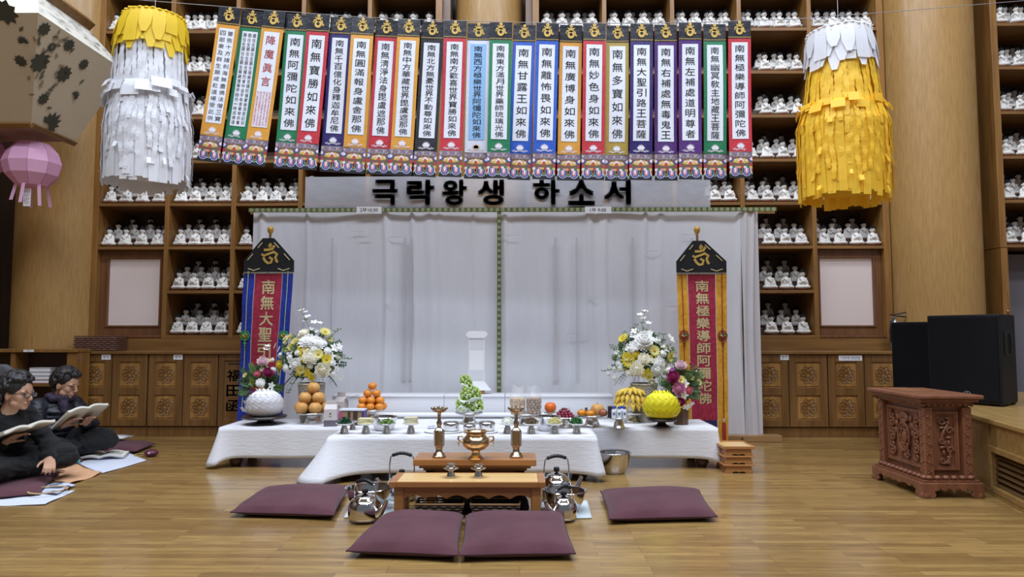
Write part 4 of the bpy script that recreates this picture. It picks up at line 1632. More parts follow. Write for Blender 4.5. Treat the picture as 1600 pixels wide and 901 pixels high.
    # knot ornaments on cords
    for sgn, f in ((-1, 0.10), (1, 0.90)):
        X_ = lambda z: (lambda k: (xl + (xl2 - xl) * k) + ((xr + (xr2 - xr) * k) - (xl + (xl2 - xl) * k)) * f)((ze - z) / (ze - zb))
        zk = loc(uL, 524)[1]
        zend = loc(uL, 655)[1] if full else loc(uL, 640)[1]
        cd = obj('hanging_tassel_cord', MB().tube([(X_(z), wv(X_(z), z) - 0.014, z) for z in [ze + .01 + (zend - ze - .01) * i / 12 for i in range(13)]], 0.004, 6), cordm, t)
        k = MB()
        c = (X_(zk), wv(X_(zk), zk) - 0.02, zk)
        for j in range(8):
            a = 2 * PI * j / 8
            k.tube([(c[0] + 0.045 * math.cos(a + d_) * (1 if abs(d_) < .2 else .72), c[1], c[2] + 0.05 * math.sin(a + d_) * (1 if abs(d_) < .2 else .72)) for d_ in (-.39, -.15, .15, .39)], 0.0055, 5, mi=0)
        k.ball(c, (0.030, 0.01, 0.030), 0, 8, 6)
        for (dx, dz, mi) in ((0, .014, 1), (-.014, 0, 2), (.014, 0, 3), (0, -.014, 4)):
            k.ball((c[0] + dx, c[1] - .008, c[2] + dz), (.012, .005, .012), mi, 8, 5)
        k.ball((c[0], c[1], c[2] - 0.075), (0.016, 0.008, 0.012), 0, 8, 5)
        k.ball((c[0], c[1], c[2] - 0.10), (0.009, 0.007, 0.012), 0, 8, 5)
        obj('knot_ornament', k, [ornament[0]] + ornament[1], cd)
        if full:
            tz = zend
            tm = MB().lathe([(0.012, 0.03), (0.014, 0), (0.010, -0.005)], 10, 0, c=(X_(tz), wv(X_(tz), tz) - 0.016, tz - 0.02))
            tm.lathe([(0.010, -0.005), (0.017, -0.02), (0.017, -0.17), (0.001, -0.17)], 10, 1, c=(X_(tz), wv(X_(tz), tz) - 0.016, tz - 0.02))
            obj('tassel', tm, [mat('tassel_white', 'd9cdb6', 0.6), mat('tassel_red', 'a51f25', 0.7)], cd)
    return t


gems = [mat('gem_navy', '232a66', 0.4), mat('gem_yellow', 'd9b23a', 0.4), mat('gem_green', '3f9a5a', 0.4), mat('gem_red', 'b03a30', 0.4)]
standing_banner('tall blue edged crimson silk banner on a pole with gold embroidered characters', 381, 459, 372, 407, 425, 420, 370, 439, 676,
                ('南無大聖引路王菩薩', 436, 660), SILK_B, (mat('green_knot', '4fa545', 0.6), [mat('gem_green', '3f9a5a', 0.4), gems[1], mat('gem_red', 'b03a30', 0.4), mat('gem_orange', 'd0752a', 0.4)]), mat('pale_green_cord', 'a9c9a0', 0.6), 0, False)
standing_banner('tall yellow edged crimson silk banner on a pole with red tassels', 1057, 1135, 376, 408, 426, 1091, 1066, 1138, 684,
                ('南無極樂導師阿彌陀佛', 437, 632), SILK_Y, (mat('dark_red_knot', '7d2220', 0.6), gems), mat('red_cord', '9a2a24', 0.6), 0, True)
# ================================================================== LOW TABLES AND CLOTHS
TZ = 0.33
DARKLEG = wood('dark_turned_wood', '4a3322', '5d4330', 'z')


def turned_leg(m, x, y, h):
    m.lathe([(0.030, h), (0.045, h - 0.02), (0.05, h - 0.06), (0.035, h - 0.10), (0.028, 0.11), (0.05, 0.07), (0.058, 0.045), (0.045, 0.018), (0.034, 0.0)], 16, c=(x, y, 0))


def low_table(label, x0, x1, y0, y1, top, group):
    t = thing('low_table', label, 'table', ((x0 + x1) / 2, (y0 + y1) / 2, 0), 0, group)
    w, d = (x1 - x0) / 2, (y1 - y0) / 2
    obj('tabletop', MB().bb(-w, w, -d, d, top - 0.03, top), W_CARVE, t, bevel=0.004)
    obj('apron', MB().bb(-w + .05, w - .05, -d + .05, -d + .07, top - .09, top - .03).bb(-w + .05, w - .05, d - .07, d - .05, top - .09, top - .03)
        .bb(-w + .05, -w + .07, -d + .07, d - .07, top - .09, top - .03).bb(w - .07, w - .05, -d + .07, d - .07, top - .09, top - .03), DARKLEG, t)
    for sx in (-1, 1):
        for sy in (-1, 1):
            m = MB()
            turned_leg(m, sx * (w - .09), sy * (d - .09), top - 0.09)
            obj('leg', m, DARKLEG, t)


BX0, BX1, BY0, BY1 = -2.50, 1.64, 5.94, 6.98
FX0, FX1, FY0, FY1 = -1.45, 0.585, 5.42, 5.92
for i, nm in enumerate(('beneath the left end of the back tablecloth', 'beneath the middle of the back tablecloth', 'beneath the right end of the back tablecloth')):
    a = BX0 + .02 + (BX1 - BX0 - .04) * i / 3
    low_table('low dark wooden table with turned legs ' + nm, a + .004, a + (BX1 - BX0 - .04) / 3 - .004, BY0 + .012, BY0 + .56, TZ - .006, 'low tables under the cloths')
for i, nm in enumerate(('beneath the left half of the front tablecloth', 'beneath the right half of the front tablecloth')):
    a = FX0 + .02 + (FX1 - FX0 - .04) * i / 2
    low_table('low dark wooden table with turned legs ' + nm, a + .004, a + (FX1 - FX0 - .04) / 2 - .004, FY0 + .012, FY1 - .012, TZ - .006, 'low tables under the cloths')


def tablecloth(label, x0, x1, y0, y1, z, hem, corner, seed, back=False):
    """corner: [(sx, sy, flare, hem height)]"""
    rr = random.Random(seed)
    W, D = x1 - x0, y1 - y0
    t_ = tag(link('tablecloth', bpy.data.meshes.new('x')), label, 'tablecloth', 'white tablecloths', None)
    m = MB()
    # perimeter: left side back->front, front left->right, right side front->back
    per = []
    n1, n2 = 16, int(W / 0.02)
    for i in range(n1):
        per.append((x0, y1 - D * i / n1, -1, 0))
    for i in range(7):
        a = PI + (PI / 2) * i / 6
        per.append((x0 + .015 + .015 * math.cos(a), y0 + .015 + .015 * math.sin(a), math.cos(a), math.sin(a)))
    for i in range(1, n2):
        per.append((x0 + .015 + (W - .03) * i / n2, y0, 0, -1))
    for i in range(7):
        a = 1.5 * PI + (PI / 2) * i / 6
        per.append((x1 - .015 + .015 * math.cos(a), y0 + .015 + .015 * math.sin(a), math.cos(a), math.sin(a)))
    for i in range(n1):
        per.append((x1, y0 + D * (i + 1) / n1, 1, 0))
    ph = [rr.uniform(0, 6) for _ in range(5)]
    K = 9
    vs = []
    for k in range(K + 1):
        f = k / K
        for (x, y, nx, ny) in per:
            h = hem
            fl = 0.006
            for (cx, cy, cf, ch, rad) in corner:
                dd = math.hypot(x - cx, (y - cy))
                w = math.exp(-dd / (rad * .8))
                fl += cf * w
                h += (ch - hem) * w
            s = x + y
            wv = 0.004 * math.sin(9 * s + ph[0]) + 0.003 * math.sin(23 * s + ph[1]) + 0.006 * math.sin(3.1 * s + ph[2])
            e = f ** 1.2
            zz = z - (z - h) * f + 0.004 * math.sin(5 * s + ph[3]) * f
            vs.append((x + nx * (fl * e + wv * f), y + ny * (fl * e * 0.9 + wv * f), max(zz, 0.004) if k else z))
    n = len(per)
    fs = [(k * n + i, k * n + i + 1, (k + 1) * n + i + 1, (k + 1) * n + i) for k in range(K) for i in range(n - 1)]
    m.add(vs, fs, 0, True)
    # top: strips joining left side to right side, via a fan on a fine grid
    gx, gy = int(W / .03), int(D / .03)
    m.grid(lambda u, v: (x0 + W * u, y0 + D * v, z + 0.0012 * math.sin(31 * u * W + 3) * math.sin(17 * v * D + 1)), gx, gy)
    if back:
        m.bb(x0, x1, y1, y1 + .004, hem + .02, z)
    me = m.mesh('tablecloth', CLOTH, recalc=True, sharp=70)
    t_.data = me
    s = t_.modifiers.new('solid', 'SOLIDIFY')
    s.thickness = 0.002
    s.offset = 1
    return t_


tablecloth('long white linen cloth over the back row of low tables', BX0, BX1, BY0, BY0 + .60, TZ, 0.085,
           [(BX0, BY0, 0.10, 0.012, 0.07), (BX1, BY0, 0.02, 0.05, 0.08)], 3)
tablecloth('shorter white linen cloth over the front tables with a flaring left corner', FX0, FX1, FY0, FY1 - .008, TZ, 0.062,
           [(FX0, FY0, 0.235, 0.012, 0.16), (FX1, FY0, 0.06, 0.05, 0.12)], 9)

# white foam step boxes along the back of the altar table
FOAM = mat('white_step_board', 'e3e4e9', 0.7)
yb0 = 6.64
edges = [at(519, 617, yb0).x, at(694, 617, yb0).x, at(789, 617, yb0).x, at(958, 617, yb0).x]
zt_s = at(700, 617, yb0).z
for i, nm in enumerate(('behind the tangerines', 'behind the green grapes', 'behind the nut bags and orange')):
    a, b = edges[i] + .002, edges[i + 1] - .002
    t = thing('step_box', f'low white step box {nm}', 'box', ((a + b) / 2, yb0, 0), 0, 'white step boxes')
    w = (b - a) / 2
    obj('front_board', MB().bb(-w, w, 0, .012, 0, zt_s - .02), FOAM, t)
    obj('lid', MB().bb(-w, w, -.008, .30, zt_s - .02, zt_s), FOAM, t, bevel=0.004)
    obj('side_board', MB().bb(-w, -w + .012, .012, .30, 0, zt_s - .02).bb(w - .012, w, .012, .30, 0, zt_s - .02), FOAM, t)
# rolled white cloth in front of the step boxes
a, b = at(512, 651, 6.585), at(880, 651, 6.585)
t = thing('cloth_roll', 'long thin roll of white cloth lying along the front of the white step boxes', 'cloth', ((a.x + b.x) / 2, 6.575, TZ + .0035))
w = (b.x - a.x) / 2
obj('roll', MB().tube([(x, 0.003 * math.sin(3 * x), .027) for x in [-w + 2 * w * i / 30 for i in range(31)]], .0265, 14), CLOTH, t)
sp = MB()
for s in (-1, 1):
    pts = [(s * (w + .0008), (.004 + .02 * i / 30) * math.cos(i * .6), .027 + (.004 + .02 * i / 30) * math.sin(i * .6)) for i in range(31)]
    sp.tube(pts, .0012, 4)
obj('rolled_end', sp, mat('linen_shadow_edge', 'b9b9bd', 0.9), t)

# ------------------------------------------------------------------ incense table
def raised_table(label, x0, x1, y0, y1, h):
    t = thing('incense_table', label, 'table', ((x0 + x1) / 2, (y0 + y1) / 2, 0))
    w, d = (x1 - x0) / 2, (y1 - y0) / 2
    obj('tabletop', MB().bb(-w, w, -d, d, h - .042, h), W_TABLE, t, bevel=0.005)
    obj('moulding', MB().bb(-w + .035, w - .035, -d + .03, d - .03, h - .062, h - .042).bb(-w + .06, w - .06, -d + .05, d - .05, h - .08, h - .062), W_TABLE, t, bevel=0.003)
    obj('apron', MB().bb(-w + .075, w - .075, -d + .065, -d + .085, h - .16, h - .08).bb(-w + .075, w - .075, d - .085, d - .065, h - .16, h - .08), W_CARVE, t)
    for sx in (-1, 1):
        for sy in (-1, 1):
            obj('leg', MB().box((sx * (w - .105), sy * (d - .09), (h - .08) / 2), (.06, .05, h - .08), taper=1.0), W_TABLE, t, bevel=0.004)
    return t


IH = 0.30
raised_table('brown wooden incense table holding the brass burner and candlesticks', -0.685, 0.108, 4.62, 4.90, IH)

# ------------------------------------------------------------------ front low table
LH = 0.225
x0, x1, y0, y1 = -0.778, 0.155, 4.29, 4.585
t = thing('tea_table', 'low wooden tea table with a pale top before the incense table', 'table', ((x0 + x1) / 2, (y0 + y1) / 2, 0))
w, d = (x1 - x0) / 2, (y1 - y0) / 2
fr = MB().bb(-w, -w + .045, -d, d, LH - .034, LH).bb(w - .045, w, -d, d, LH - .034, LH).bb(-w + .045, w - .045, -d, -d + .014, LH - .034, LH).bb(-w + .045, w - .045, d - .014, d, LH - .034, LH)
obj('top_frame', fr, W_TABLE, t, bevel=0.004)
obj('top_panel', MB().bb(-w + .0455, w - .0455, -d + .0145, d - .0145, LH - .03, LH - .001), W_TOP, t)
for sx in (-1, 1):
    for sy in (-1, 1):
        obj('leg', MB().box((sx * (w - .055), sy * (d - .045), (LH - .034) / 2), (.056, .05, LH - .034)), W_TABLE, t, bevel=0.004)


def scallop(xa, xb, z0, z1, n):
    pts = [(xa, z1), (xa, z0)]
    for i in range(n):
        p0, p1 = xa + (xb - xa) * i / n, xa + (xb - xa) * (i + 1) / n
        for k in range(1, 7):
            f = k / 7
            pts.append((p0 + (p1 - p0) * f, z0 + .022 * math.sin(PI * f)))
        pts.append((p1, z0))
    pts.append((xb, z1))
    return pts


obj('apron', MB().prism(scallop(-w + .085, w - .085, LH - .105, LH - .034, 6), -d + .028, -d + .042), W_TABLE, t)
obj('apron', MB().prism(scallop(-w + .085, w - .085, LH - .105, LH - .034, 6), d - .042, d - .028), W_TABLE, t)
TT = t.location.copy()

# wicker baskets under the tea table
WICK = mat('dark_wicker', '3a2a22', 0.6, col2='5a4536', nscale=80)
CANE = mat('pale_cane_rim', '9a7650', 0.5)


def tray_basket(label, u0, u1, y):
    v = 779
    a, b = at(u0, v, y), at(u1, v, y)
    w, d, h = (b.x - a.x) / 2, .085, .085
    t = thing('wicker_basket', label, 'basket', ((a.x + b.x) / 2, y + d, 0.002), 0, 'baskets under the tea table')

    def ring(f, z, wob=0):
        pts = []
        for i in range(40):
            s = i / 10
            k, q = int(s), s - int(s)
            c = [(-1 + 2 * q, -1), (1, -1 + 2 * q), (1 - 2 * q, 1), (-1, 1 - 2 * q)][k]
            o = wob * (1 if i % 2 else -1)
            pts.append((c[0] * (w * f + o), c[1] * (d * f + o), z))
        return pts
    m = MB()
    for k in range(5):
        m.tube(ring(.84 + .035 * k, .01 + k * .015, .003 * (1 if k % 2 else -1)), .005, 5, closed=True)
    obj('woven_side', m, WICK, t)
    st = MB()
    r0, r1 = ring(.84, .004), ring(1.0, h)
    for p, q in zip(r0, r1):
        st.tube([p, q], .0028, 5)
    obj('stake', st, WICK, t)
    obj('rim', MB().tube(ring(1.0, h), .0065, 7, closed=True), CANE, t)
    obj('base', MB().bb(-w * .84, w * .84, -d * .84, d * .84, 0.0, .006), WICK, t)
    return t


tray_basket('dark wicker basket with a pale cane rim under the left half of the tea table', 648, 724, 4.315)
tray_basket('dark wicker basket with a pale cane rim under the right half of the tea table', 735, 812, 4.315)
# grey scalloped cloth hanging behind baskets
p = at(730, 790, 4.56)
t = thing('grey_cloth', 'grey folded cloth lying behind the wicker baskets under the tea table', 'cloth', (-0.28, 4.515, 0.0))
obj('fabric', MB().grid(lambda u, v: (-.20 + .50 * u, .008 * math.sin(20 * u) - .006 + .05 * (1 - v) ** 3, .001 + .145 * v + .0 * u), 40, 8), mat('grey_cloth', '77787c', 0.9), t, recalc=False, solid=0.003)
hm = MB().tube([(-.20 + .50 * i / 40, .008 * math.sin(.5 * i) - .008, .146) for i in range(41)], .004, 6)
obj('hem', hm, mat('grey_hem', '8a8b8e', 0.9), t)
t = thing('black_pouch', 'small black pouch tucked behind the right leg under the tea table', 'bag', (0.005, 4.44, 0.0))
obj('pouch', MB().lathe([(0.001, 0), (.045, .004), (.055, .04), (.045, .09), (.025, .12), (.03, .135)], 14, sq=lambda a, z: 1 - .35 * abs(math.sin(a))), mat('black_cloth', '19191b', 0.9), t)
obj('drawstring', MB().tube([(.028 * math.cos(a), .02 * math.sin(a), .118) for a in [2 * PI * i / 16 for i in range(16)]], .003, 5, closed=True), BLACKP, t)

# ------------------------------------------------------------------ floor cushions
def cushion(name, label, pts, h, seed, mt=None, tuft=True, group='maroon floor cushions', z=0.0):
    """pts: the four corners (front left, front right, back right, back left) in floor coordinates"""
    rr = random.Random(seed)
    c = sum((Vector(p[:2]).to_3d() for p in pts), Vector()) / 4
    c.z = z
    q = [Vector(p[:2]).to_3d() - Vector((c.x, c.y, 0)) for p in pts]
    t = thing(name, label, 'cushion', c, 0, group)
    ph = [rr.uniform(0, 6) for _ in range(6)]
    N = 30

    def surf(u, v, side):
        e = (1 - abs(2 * u - 1) ** 2.6) * (1 - abs(2 * v - 1) ** 2.6)
        e = max(e, 0) ** 0.36
        # edges pull in between the corners
        pin = 0.018
        uu = u + (0.5 - u) * pin * 4 * (v * (1 - v)) * 2 * abs(2 * u - 1)
        vv = v + (0.5 - v) * pin * 4 * (u * (1 - u)) * 2 * abs(2 * v - 1)
        a = q[0].lerp(q[1], uu)
        b = q[3].lerp(q[2], uu)
        p = a.lerp(b, vv)
        zz = h * 0.36
        wr = 0.05 * math.sin(9 * u + 4 * v + ph[0]) + 0.04 * math.sin(15 * v - 6 * u + ph[1])
        up = h * 0.64 * e * (1 + wr)
        if tuft:
            r2 = ((u - .5) ** 2 + (v - .5) ** 2)
            up -= h * .10 * math.exp(-r2 / .006)
        if side > 0:
            return (p.x, p.y, zz + up)
        return (p.x, p.y, max(zz - h * 0.36 * e * 1.15, 0.0))
    mt = mt or MAROON
    m = MB()
    m.grid(lambda u, v: surf(u, v, 1), N, N)
    n0 = len(m.v)
    m.grid(lambda u, v: surf(1 - u, v, -1), N, N)
    obj('cover', m, mt, t, recalc=False)
    edge = [surf(i / 20, 0, 1) for i in range(20)] + [surf(1, i / 20, 1) for i in range(20)] + [surf(1 - i / 20, 1, 1) for i in range(20)] + [surf(0, 1 - i / 20, 1) for i in range(20)]
    obj('seam', MB().tube(edge, .004, 6, closed=True), mat('maroon_seam', '4a2a35', 0.9), t)
    return t


F = lambda u, v, z=.03: on(u, v, z)
cushion('floor_cushion', 'maroon floor cushion lying alone at the left of the kettles', [F(360, 801), F(521, 806), F(548, 762), F(414, 764)], .095, 1)
cushion('floor_cushion', 'maroon floor cushion lying alone at the right of the tea table', [F(952, 812), F(1121, 808), F(1092, 766), F(938, 768)], .095, 2)
cushion('floor_cushion', 'left one of the two joined maroon cushions in front of the tea table', [F(541, 863), F(715, 870), F(724, 807), F(602, 806)], .105, 3)
cushion('floor_cushion', 'right one of the two joined maroon cushions in front of the tea table', [F(718, 870), F(899, 867), F(880, 806), F(728, 807)], .105, 4)
# ================================================================== OFFERINGS ON THE TABLES
TOPZ = TZ + 0.0036


def spot(u, v):
    p = on(u, v, TOPZ)
    return Vector((p.x, p.y, TOPZ))


def cone_stand(name, label, u, v, rp, h, group, plate_mat=None, Y=None):
    p = spot(u, v)
    if Y:
        p = Vector((at(u, v, Y).x, Y, TOPZ))
    t = thing(name, label, 'stand', p, 0, group)
    rb, rn = rp * .52, rp * .30
    obj('foot', MB().lathe([(rb, 0), (rb, .006), (rb * .93, .010), (rn * 1.25, h * .55), (rn * 1.05, h * .62), (rn, h - .016), (rn * 1.3, h - .012)], 24), SILVER, t)
    obj('plate', MB().lathe([(.001, h - .012), (rp * .5, h - .012), (rp * .93, h - .004), (rp, h), (rp * .985, h + .003), (rp * .9, h), (.001, h - .004)], 32), plate_mat or SILVER, t)
    return t, p + Vector((0, 0, h - .003))


def big_stand(label, u, v, rp, h, Y=None):
    p = spot(u, v)
    if Y:
        p = Vector((at(u, v, Y).x, Y, TOPZ))
    t = thing('pedestal_plate', label, 'stand', p, 0, 'silver pedestal plates')
    rb = rp * .58
    oct_ = lambda a, z: 1 / max(math.cos((a % (PI / 4)) - PI / 8), .5) * .96
    obj('foot', MB().lathe([(rb, 0), (rb, .008), (rb * .86, .014), (rb * .80, .022), (rb * .62, h * .62), (rb * .56, h * .72), (rb * .62, h - .022)], 32, sq=oct_, smooth=False), SILVER, t)
    obj('plate', MB().lathe([(.001, h - .022), (rp * .55, h - .022), (rp * .92, h - .010), (rp, h), (rp * .985, h + .004), (rp * .9, h - .004), (.001, h - .008)], 36), SILVER, t)
    return t, p + Vector((0, 0, h - .007))


# ---- paper lotus lanterns on dark stands
def paper_lotus(label, slabel, u, v, r, hh, colr, stand_h, rp):
    p = spot(u, v)
    s = thing('lotus_stand', slabel, 'stand', p, 0, 'dark stands under the paper lotuses')
    DK = mat('dark_lacquer', '2b2220', 0.35)
    obj('foot', MB().lathe([(rp * .52, 0), (rp * .52, .012), (rp * .34, .02), (rp * .26, stand_h * .5), (rp * .34, stand_h - .02)], 28), DK, s)
    obj('plate', MB().lathe([(.001, stand_h - .02), (rp * .95, stand_h - .02), (rp, stand_h - .008), (rp * .97, stand_h), (.001, stand_h - .002)], 36), DK, s)
    t = thing('paper_lotus', label, 'lantern', p + Vector((0, 0, stand_h + .001)))
    rl = random.Random(u)
    prof = [(r * .58, 0.012), (r * .84, hh * .10), (r * .97, hh * .34), (r * .92, hh * .62), (r * .70, hh * .86), (.001, hh * .99)]
    obj('inner_globe', MB().lathe([(a * .86, b) for a, b in prof], 24), colr, t)

    def R(z):
        for (ra, za), (rb, zb) in zip(prof[:-1], prof[1:]):
            if za <= z <= zb:
                return ra + (rb - ra) * (z - za) / (zb - za)
        return prof[0][0] if z < prof[0][1] else 0.02
    m = MB()
    rows = 11
    for j in range(rows):
        z0 = hh * (.02 + .86 * j / rows)
        n = int(18 - 7 * (j / rows) ** 2)
        for k in range(n):
            a = 2 * PI * (k + .5 * (j % 2)) / n
            L = hh * .27
            w = .62 * 2 * PI * R(z0 + L * .4) / n
            vs = []
            for q, (f, ww) in enumerate(((0, .6), (.35, 1.05), (.7, .8), (1, .08))):
                z = z0 + L * f
                rr_ = R(min(z, hh * .93)) + .001 + .024 * f ** 1.6
                if z > hh * .9:
                    rr_ = max(rr_ - .0, .03)
                for sx in (-1, 1):
                    vs.append((rr_ * math.cos(a) - sx * w * ww * math.sin(a), rr_ * math.sin(a) + sx * w * ww * math.cos(a), z - (0.004 if sx else 0)))
            m.add(vs, [(0, 1, 3, 2), (2, 3, 5, 4), (4, 5, 7, 6)], 0, True)
    for k in range(8):   # tips over the crown
        a = 2 * PI * k / 8
        w = .03
        vs = []
        for f, ww, zz in ((.70, 1.3, .86), (.42, 1.2, .99), (.05, .3, 1.03)):
            for sx in (-1, 1):
                vs.append((r * f * math.cos(a) - sx * w * ww * math.sin(a), r * f * math.sin(a) + sx * w * ww * math.cos(a), hh * zz))
        m.add(vs, [(0, 1, 3, 2), (2, 3, 5, 4)], 0, True)
    obj('petals', m, colr, t, recalc=False)
    g = MB()
    for k in range(12):
        a = 2 * PI * k / 12
        g.add([(r * .3 * math.cos(a), r * .3 * math.sin(a), .003), (r * .62 * math.cos(a + .2), r * .62 * math.sin(a + .2), .006), (r * .8 * math.cos(a), r * .8 * math.sin(a), .016), (r * .62 * math.cos(a - .2), r * .62 * math.sin(a - .2), .006)], [(0, 1, 2, 3)], 0, True)
    obj('green_sepals', g, mat('dark_sepal_green', '2f4a2c', 0.6), t, recalc=False)


LW = mat('white_lotus_paper', 'f6f7fb', 0.7)
LY = mat('yellow_lotus_paper', 'fdf53a', 0.65)
paper_lotus('white paper lotus lantern on a dark stand below the blue edged banner', 'round dark stand under the white paper lotus', 413, 662, .148, .215, LW, .072, .19)
paper_lotus('yellow paper lotus lantern on a dark stand beside the bananas', 'round dark stand under the yellow paper lotus', 1034, 667, .140, .215, LY, .075, .125)

# ---- Korean pears
PEAR = mat('pear_skin', 'c78f4c', 0.5, col2='d8a765', nscale=22, spec=0.4)
STEMB = mat('fruit_stem', '4f3a24', 0.7)


def fruit_mesh(r, squash, dimple, n=18):
    prof = []
    for i in range(13):
        t = -PI / 2 + PI * i / 12
        k = 1 - dimple * math.exp(-((abs(math.sin(t)) - 1) / .06) ** 2)
        prof.append((max(r * math.cos(t), .0008), r * squash * math.sin(t) * k))
    return MB().lathe(prof, n, cap=False)


PEAR_ME = fruit_mesh(.056, .93, .12).mesh('pear_skin', PEAR)
STEM_ME = MB().tube([(0, 0, .044), (.002, 0, .054), (.006, 0, .062)], .0022, 6).mesh('stem', STEMB)
st, top = big_stand('silver pedestal plate carrying the pyramid of pears', 487, 661, .132, .092)
pear0 = None
r = .056


def pile(mesh, smesh, name, cat, group, top, layers, sq, lab):
    first = None
    for (z, items) in layers:
        for (x, y, d) in items:
            if first is None:
                first = link(name, mesh, None, top + Vector((x, y, z)), random.uniform(0, 6))
                tag(first, lab(d), cat, group)
                link('stem', smesh, first)
            else:
                dup(first, top + Vector((x, y, z)), (random.uniform(-.15, .15), random.uniform(-.15, .15), random.uniform(0, 6)), lab(d))


s3 = 1.165
pile(PEAR_ME, STEM_ME, 'korean_pear', 'pear', 'pears in the pyramid', top,
     [(r * .95, [(-.118 * .62, -.058, 'at the front left of the bottom layer'), (.0485, -.072, 'at the front right of the bottom layer'), (.116 * .95, .02, 'at the right of the bottom layer'), (.01, .0435, 'at the back of the bottom layer'), (-.109, .042, 'at the left of the bottom layer')]),
      (r * .95 + .083, [(-.054, -.022, 'on the left of the middle layer'), (.062, -.018, 'on the right of the middle layer')]),
      (r * .95 + .166, [(.006, .012, 'at the very top')])],
     1, lambda d: f'large brown pear {d} of the pear pyramid')

# ---- tangerines
TANG = mat('tangerine_skin', 'd97f22', 0.42, col2='e2902f', nscale=14, bump=(260, .25, .002))
T_ME = fruit_mesh(.0395, .88, .10).mesh('tangerine_skin', TANG)
TS_ME = MB().lathe([(.0055, .033), (.004, .036), (.001, .0365)], 6).mesh('stem', mat('tangerine_stem', '5b6a2c', 0.7))
st, top = big_stand('silver pedestal plate carrying the pyramid of tangerines', 581, 657, .118, .10)
q = .0785
L1 = [(-q, -.066, 'front left'), (0, -.075, 'front middle'), (q, -.066, 'front right'), (-q * 1.18, .016, 'left'), (q * 1.18, .016, 'right'), (0, .008, 'centre'), (-q * .55, .088, 'back left'), (q * .55, .088, 'back right')]
L2 = [(-q * .98, -.028, 'left'), (-.002, -.036, 'front'), (q * .98, -.026, 'right'), (-q * .5, .046, 'back left'), (q * .5, .046, 'back right')]
L3 = [(-q * .5, -.005, 'left'), (q * .5, -.003, 'right')]
hz = .054
pile(T_ME, TS_ME, 'tangerine', 'tangerine', 'tangerines in the pyramid', top,
     [(.035, [(x, y, f'at the {d} of the bottom layer') for x, y, d in L1]), (.035 + hz, [(x, y, f'at the {d} of the second layer') for x, y, d in L2]),
      (.035 + 2 * hz + .006, [(x, y, f'at the {d} of the third layer') for x, y, d in L3]), (.035 + 3 * hz + .016, [(0, .005, 'at the very top')])],
     1, lambda d: f'tangerine {d} of the tangerine pyramid')

# ---- drink cartons
CARD = mat('pale_carton', 'cfc8c6', 0.6)
CGREY = mat('grey_carton_band', '6b6470', 0.6)
KRAFT = mat('brown_carton', '8d7355', 0.7)


def gable_carton(label, u, v, w, h, rot, open_flap=False):
    p = spot(u, v)
    t = thing('gable_carton', label, 'carton', p, rot, 'gable top cartons')
    d = w * .8
    hb = h * .66
    obj('body', MB().bb(-w / 2, w / 2, -d / 2, d / 2, 0, hb * .36, 1).bb(-w / 2, w / 2, -d / 2, d / 2, hb * .36, hb, 0), [CARD, CGREY], t)
    m = MB().add([(-w / 2, -d / 2, hb), (w / 2, -d / 2, hb), (w / 2, d / 2, hb), (-w / 2, d / 2, hb), (-w / 2 * .9, 0, h * .86), (w / 2 * .9, 0, h * .86)], [(0, 1, 5, 4), (2, 3, 4, 5), (0, 4, 3), (1, 2, 5)])
    m.bb(-w * .4, w * .4, -.004, .004, h * .86, h)
    obj('gable_top', m, CARD, t)
    l = MB().ball((0, -d / 2 - .001, hb * .74), (.008, .001, .008), 0, 8, 5)
    l.bb(-.012, .012, -d / 2 - .0015, -d / 2, hb * .58, hb * .60)
    obj('emblem', l, mat('carton_emblem', '5a545c', 0.6), t)
    if open_flap:
        obj('open_flap', MB().add([(w / 2, -d / 2, h * .78), (w / 2, d / 2, h * .78), (w * 1.7, d / 2, h * .92), (w * 1.7, -d / 2, h * .92)], [(0, 1, 2, 3)]), CARD, t, solid=.003)


gable_carton('pale gable top carton with a dark grey base band in front of the pears', 517, 665, .105, .215, .1)
gable_carton('pale gable top carton with an open flap behind the grey banded carton', 533, 655, .10, .245, -.25, True)
p = spot(552, 663)
t = thing('gift_box', 'low brown gift box with pink and purple end strips beside the cartons', 'box', p, -.05)
obj('body', MB().bb(-.085, .085, -.05, .05, 0, .115), KRAFT, t, bevel=.002)
obj('end_strip', MB().bb(-.112, -.0855, -.052, .052, 0, .12), mat('pink_strip', 'b55a80', 0.5), t)
obj('end_strip', MB().bb(.0855, .105, -.052, .052, 0, .12), mat('purple_strip', '49306f', 0.5), t)
obj('lid', MB().bb(-.108, .104, -.054, .054, .1205, .135), mat('white_blue_lid', 'd5dbe8', 0.5), t, bevel=.003)
obj('front_band', MB().bb(-.035, -.012, -.0515, -.05, 0, .115).bb(.012, .05, -.0515, -.05, .0, .115), mat('dark_brown_band', '3c2a1e', 0.6), t)

# ---- steel bowls at the back of the front table
def steel_bowl(label, u, v, r, h, Y=None, name='steel_bowl', p=None, group='steel bowls', lip=.012):
    p = p if p is not None else spot(u, v)
    t = thing(name, label, 'bowl', p, 0, group)
    pr = [(.001, 0), (r * .58, 0), (r * .66, h * .10), (r * .84, h * .5), (r * .93, h * .96)]
    obj('body', MB().lathe(pr + [(r * .905, h * .96), (r * .81, h * .5), (r * .63, h * .13), (.001, h * .06)], 40), STEEL, t)
    obj('rim', MB().lathe([(r * .92, h * .955), (r, h * .97), (r + .001, h), (r * .985, h + .004), (r * .90, h * .985)], 40, cap=False), STEEL, t)
    for k in (.42, .56):
        pass
    return t


steel_bowl('plain steel bowl behind the zucchini pancakes on the front table', 600, 671.5, .112, .105)
steel_bowl('plain steel bowl behind the brown fern dish on the front table', 855, 672, .112, .11)

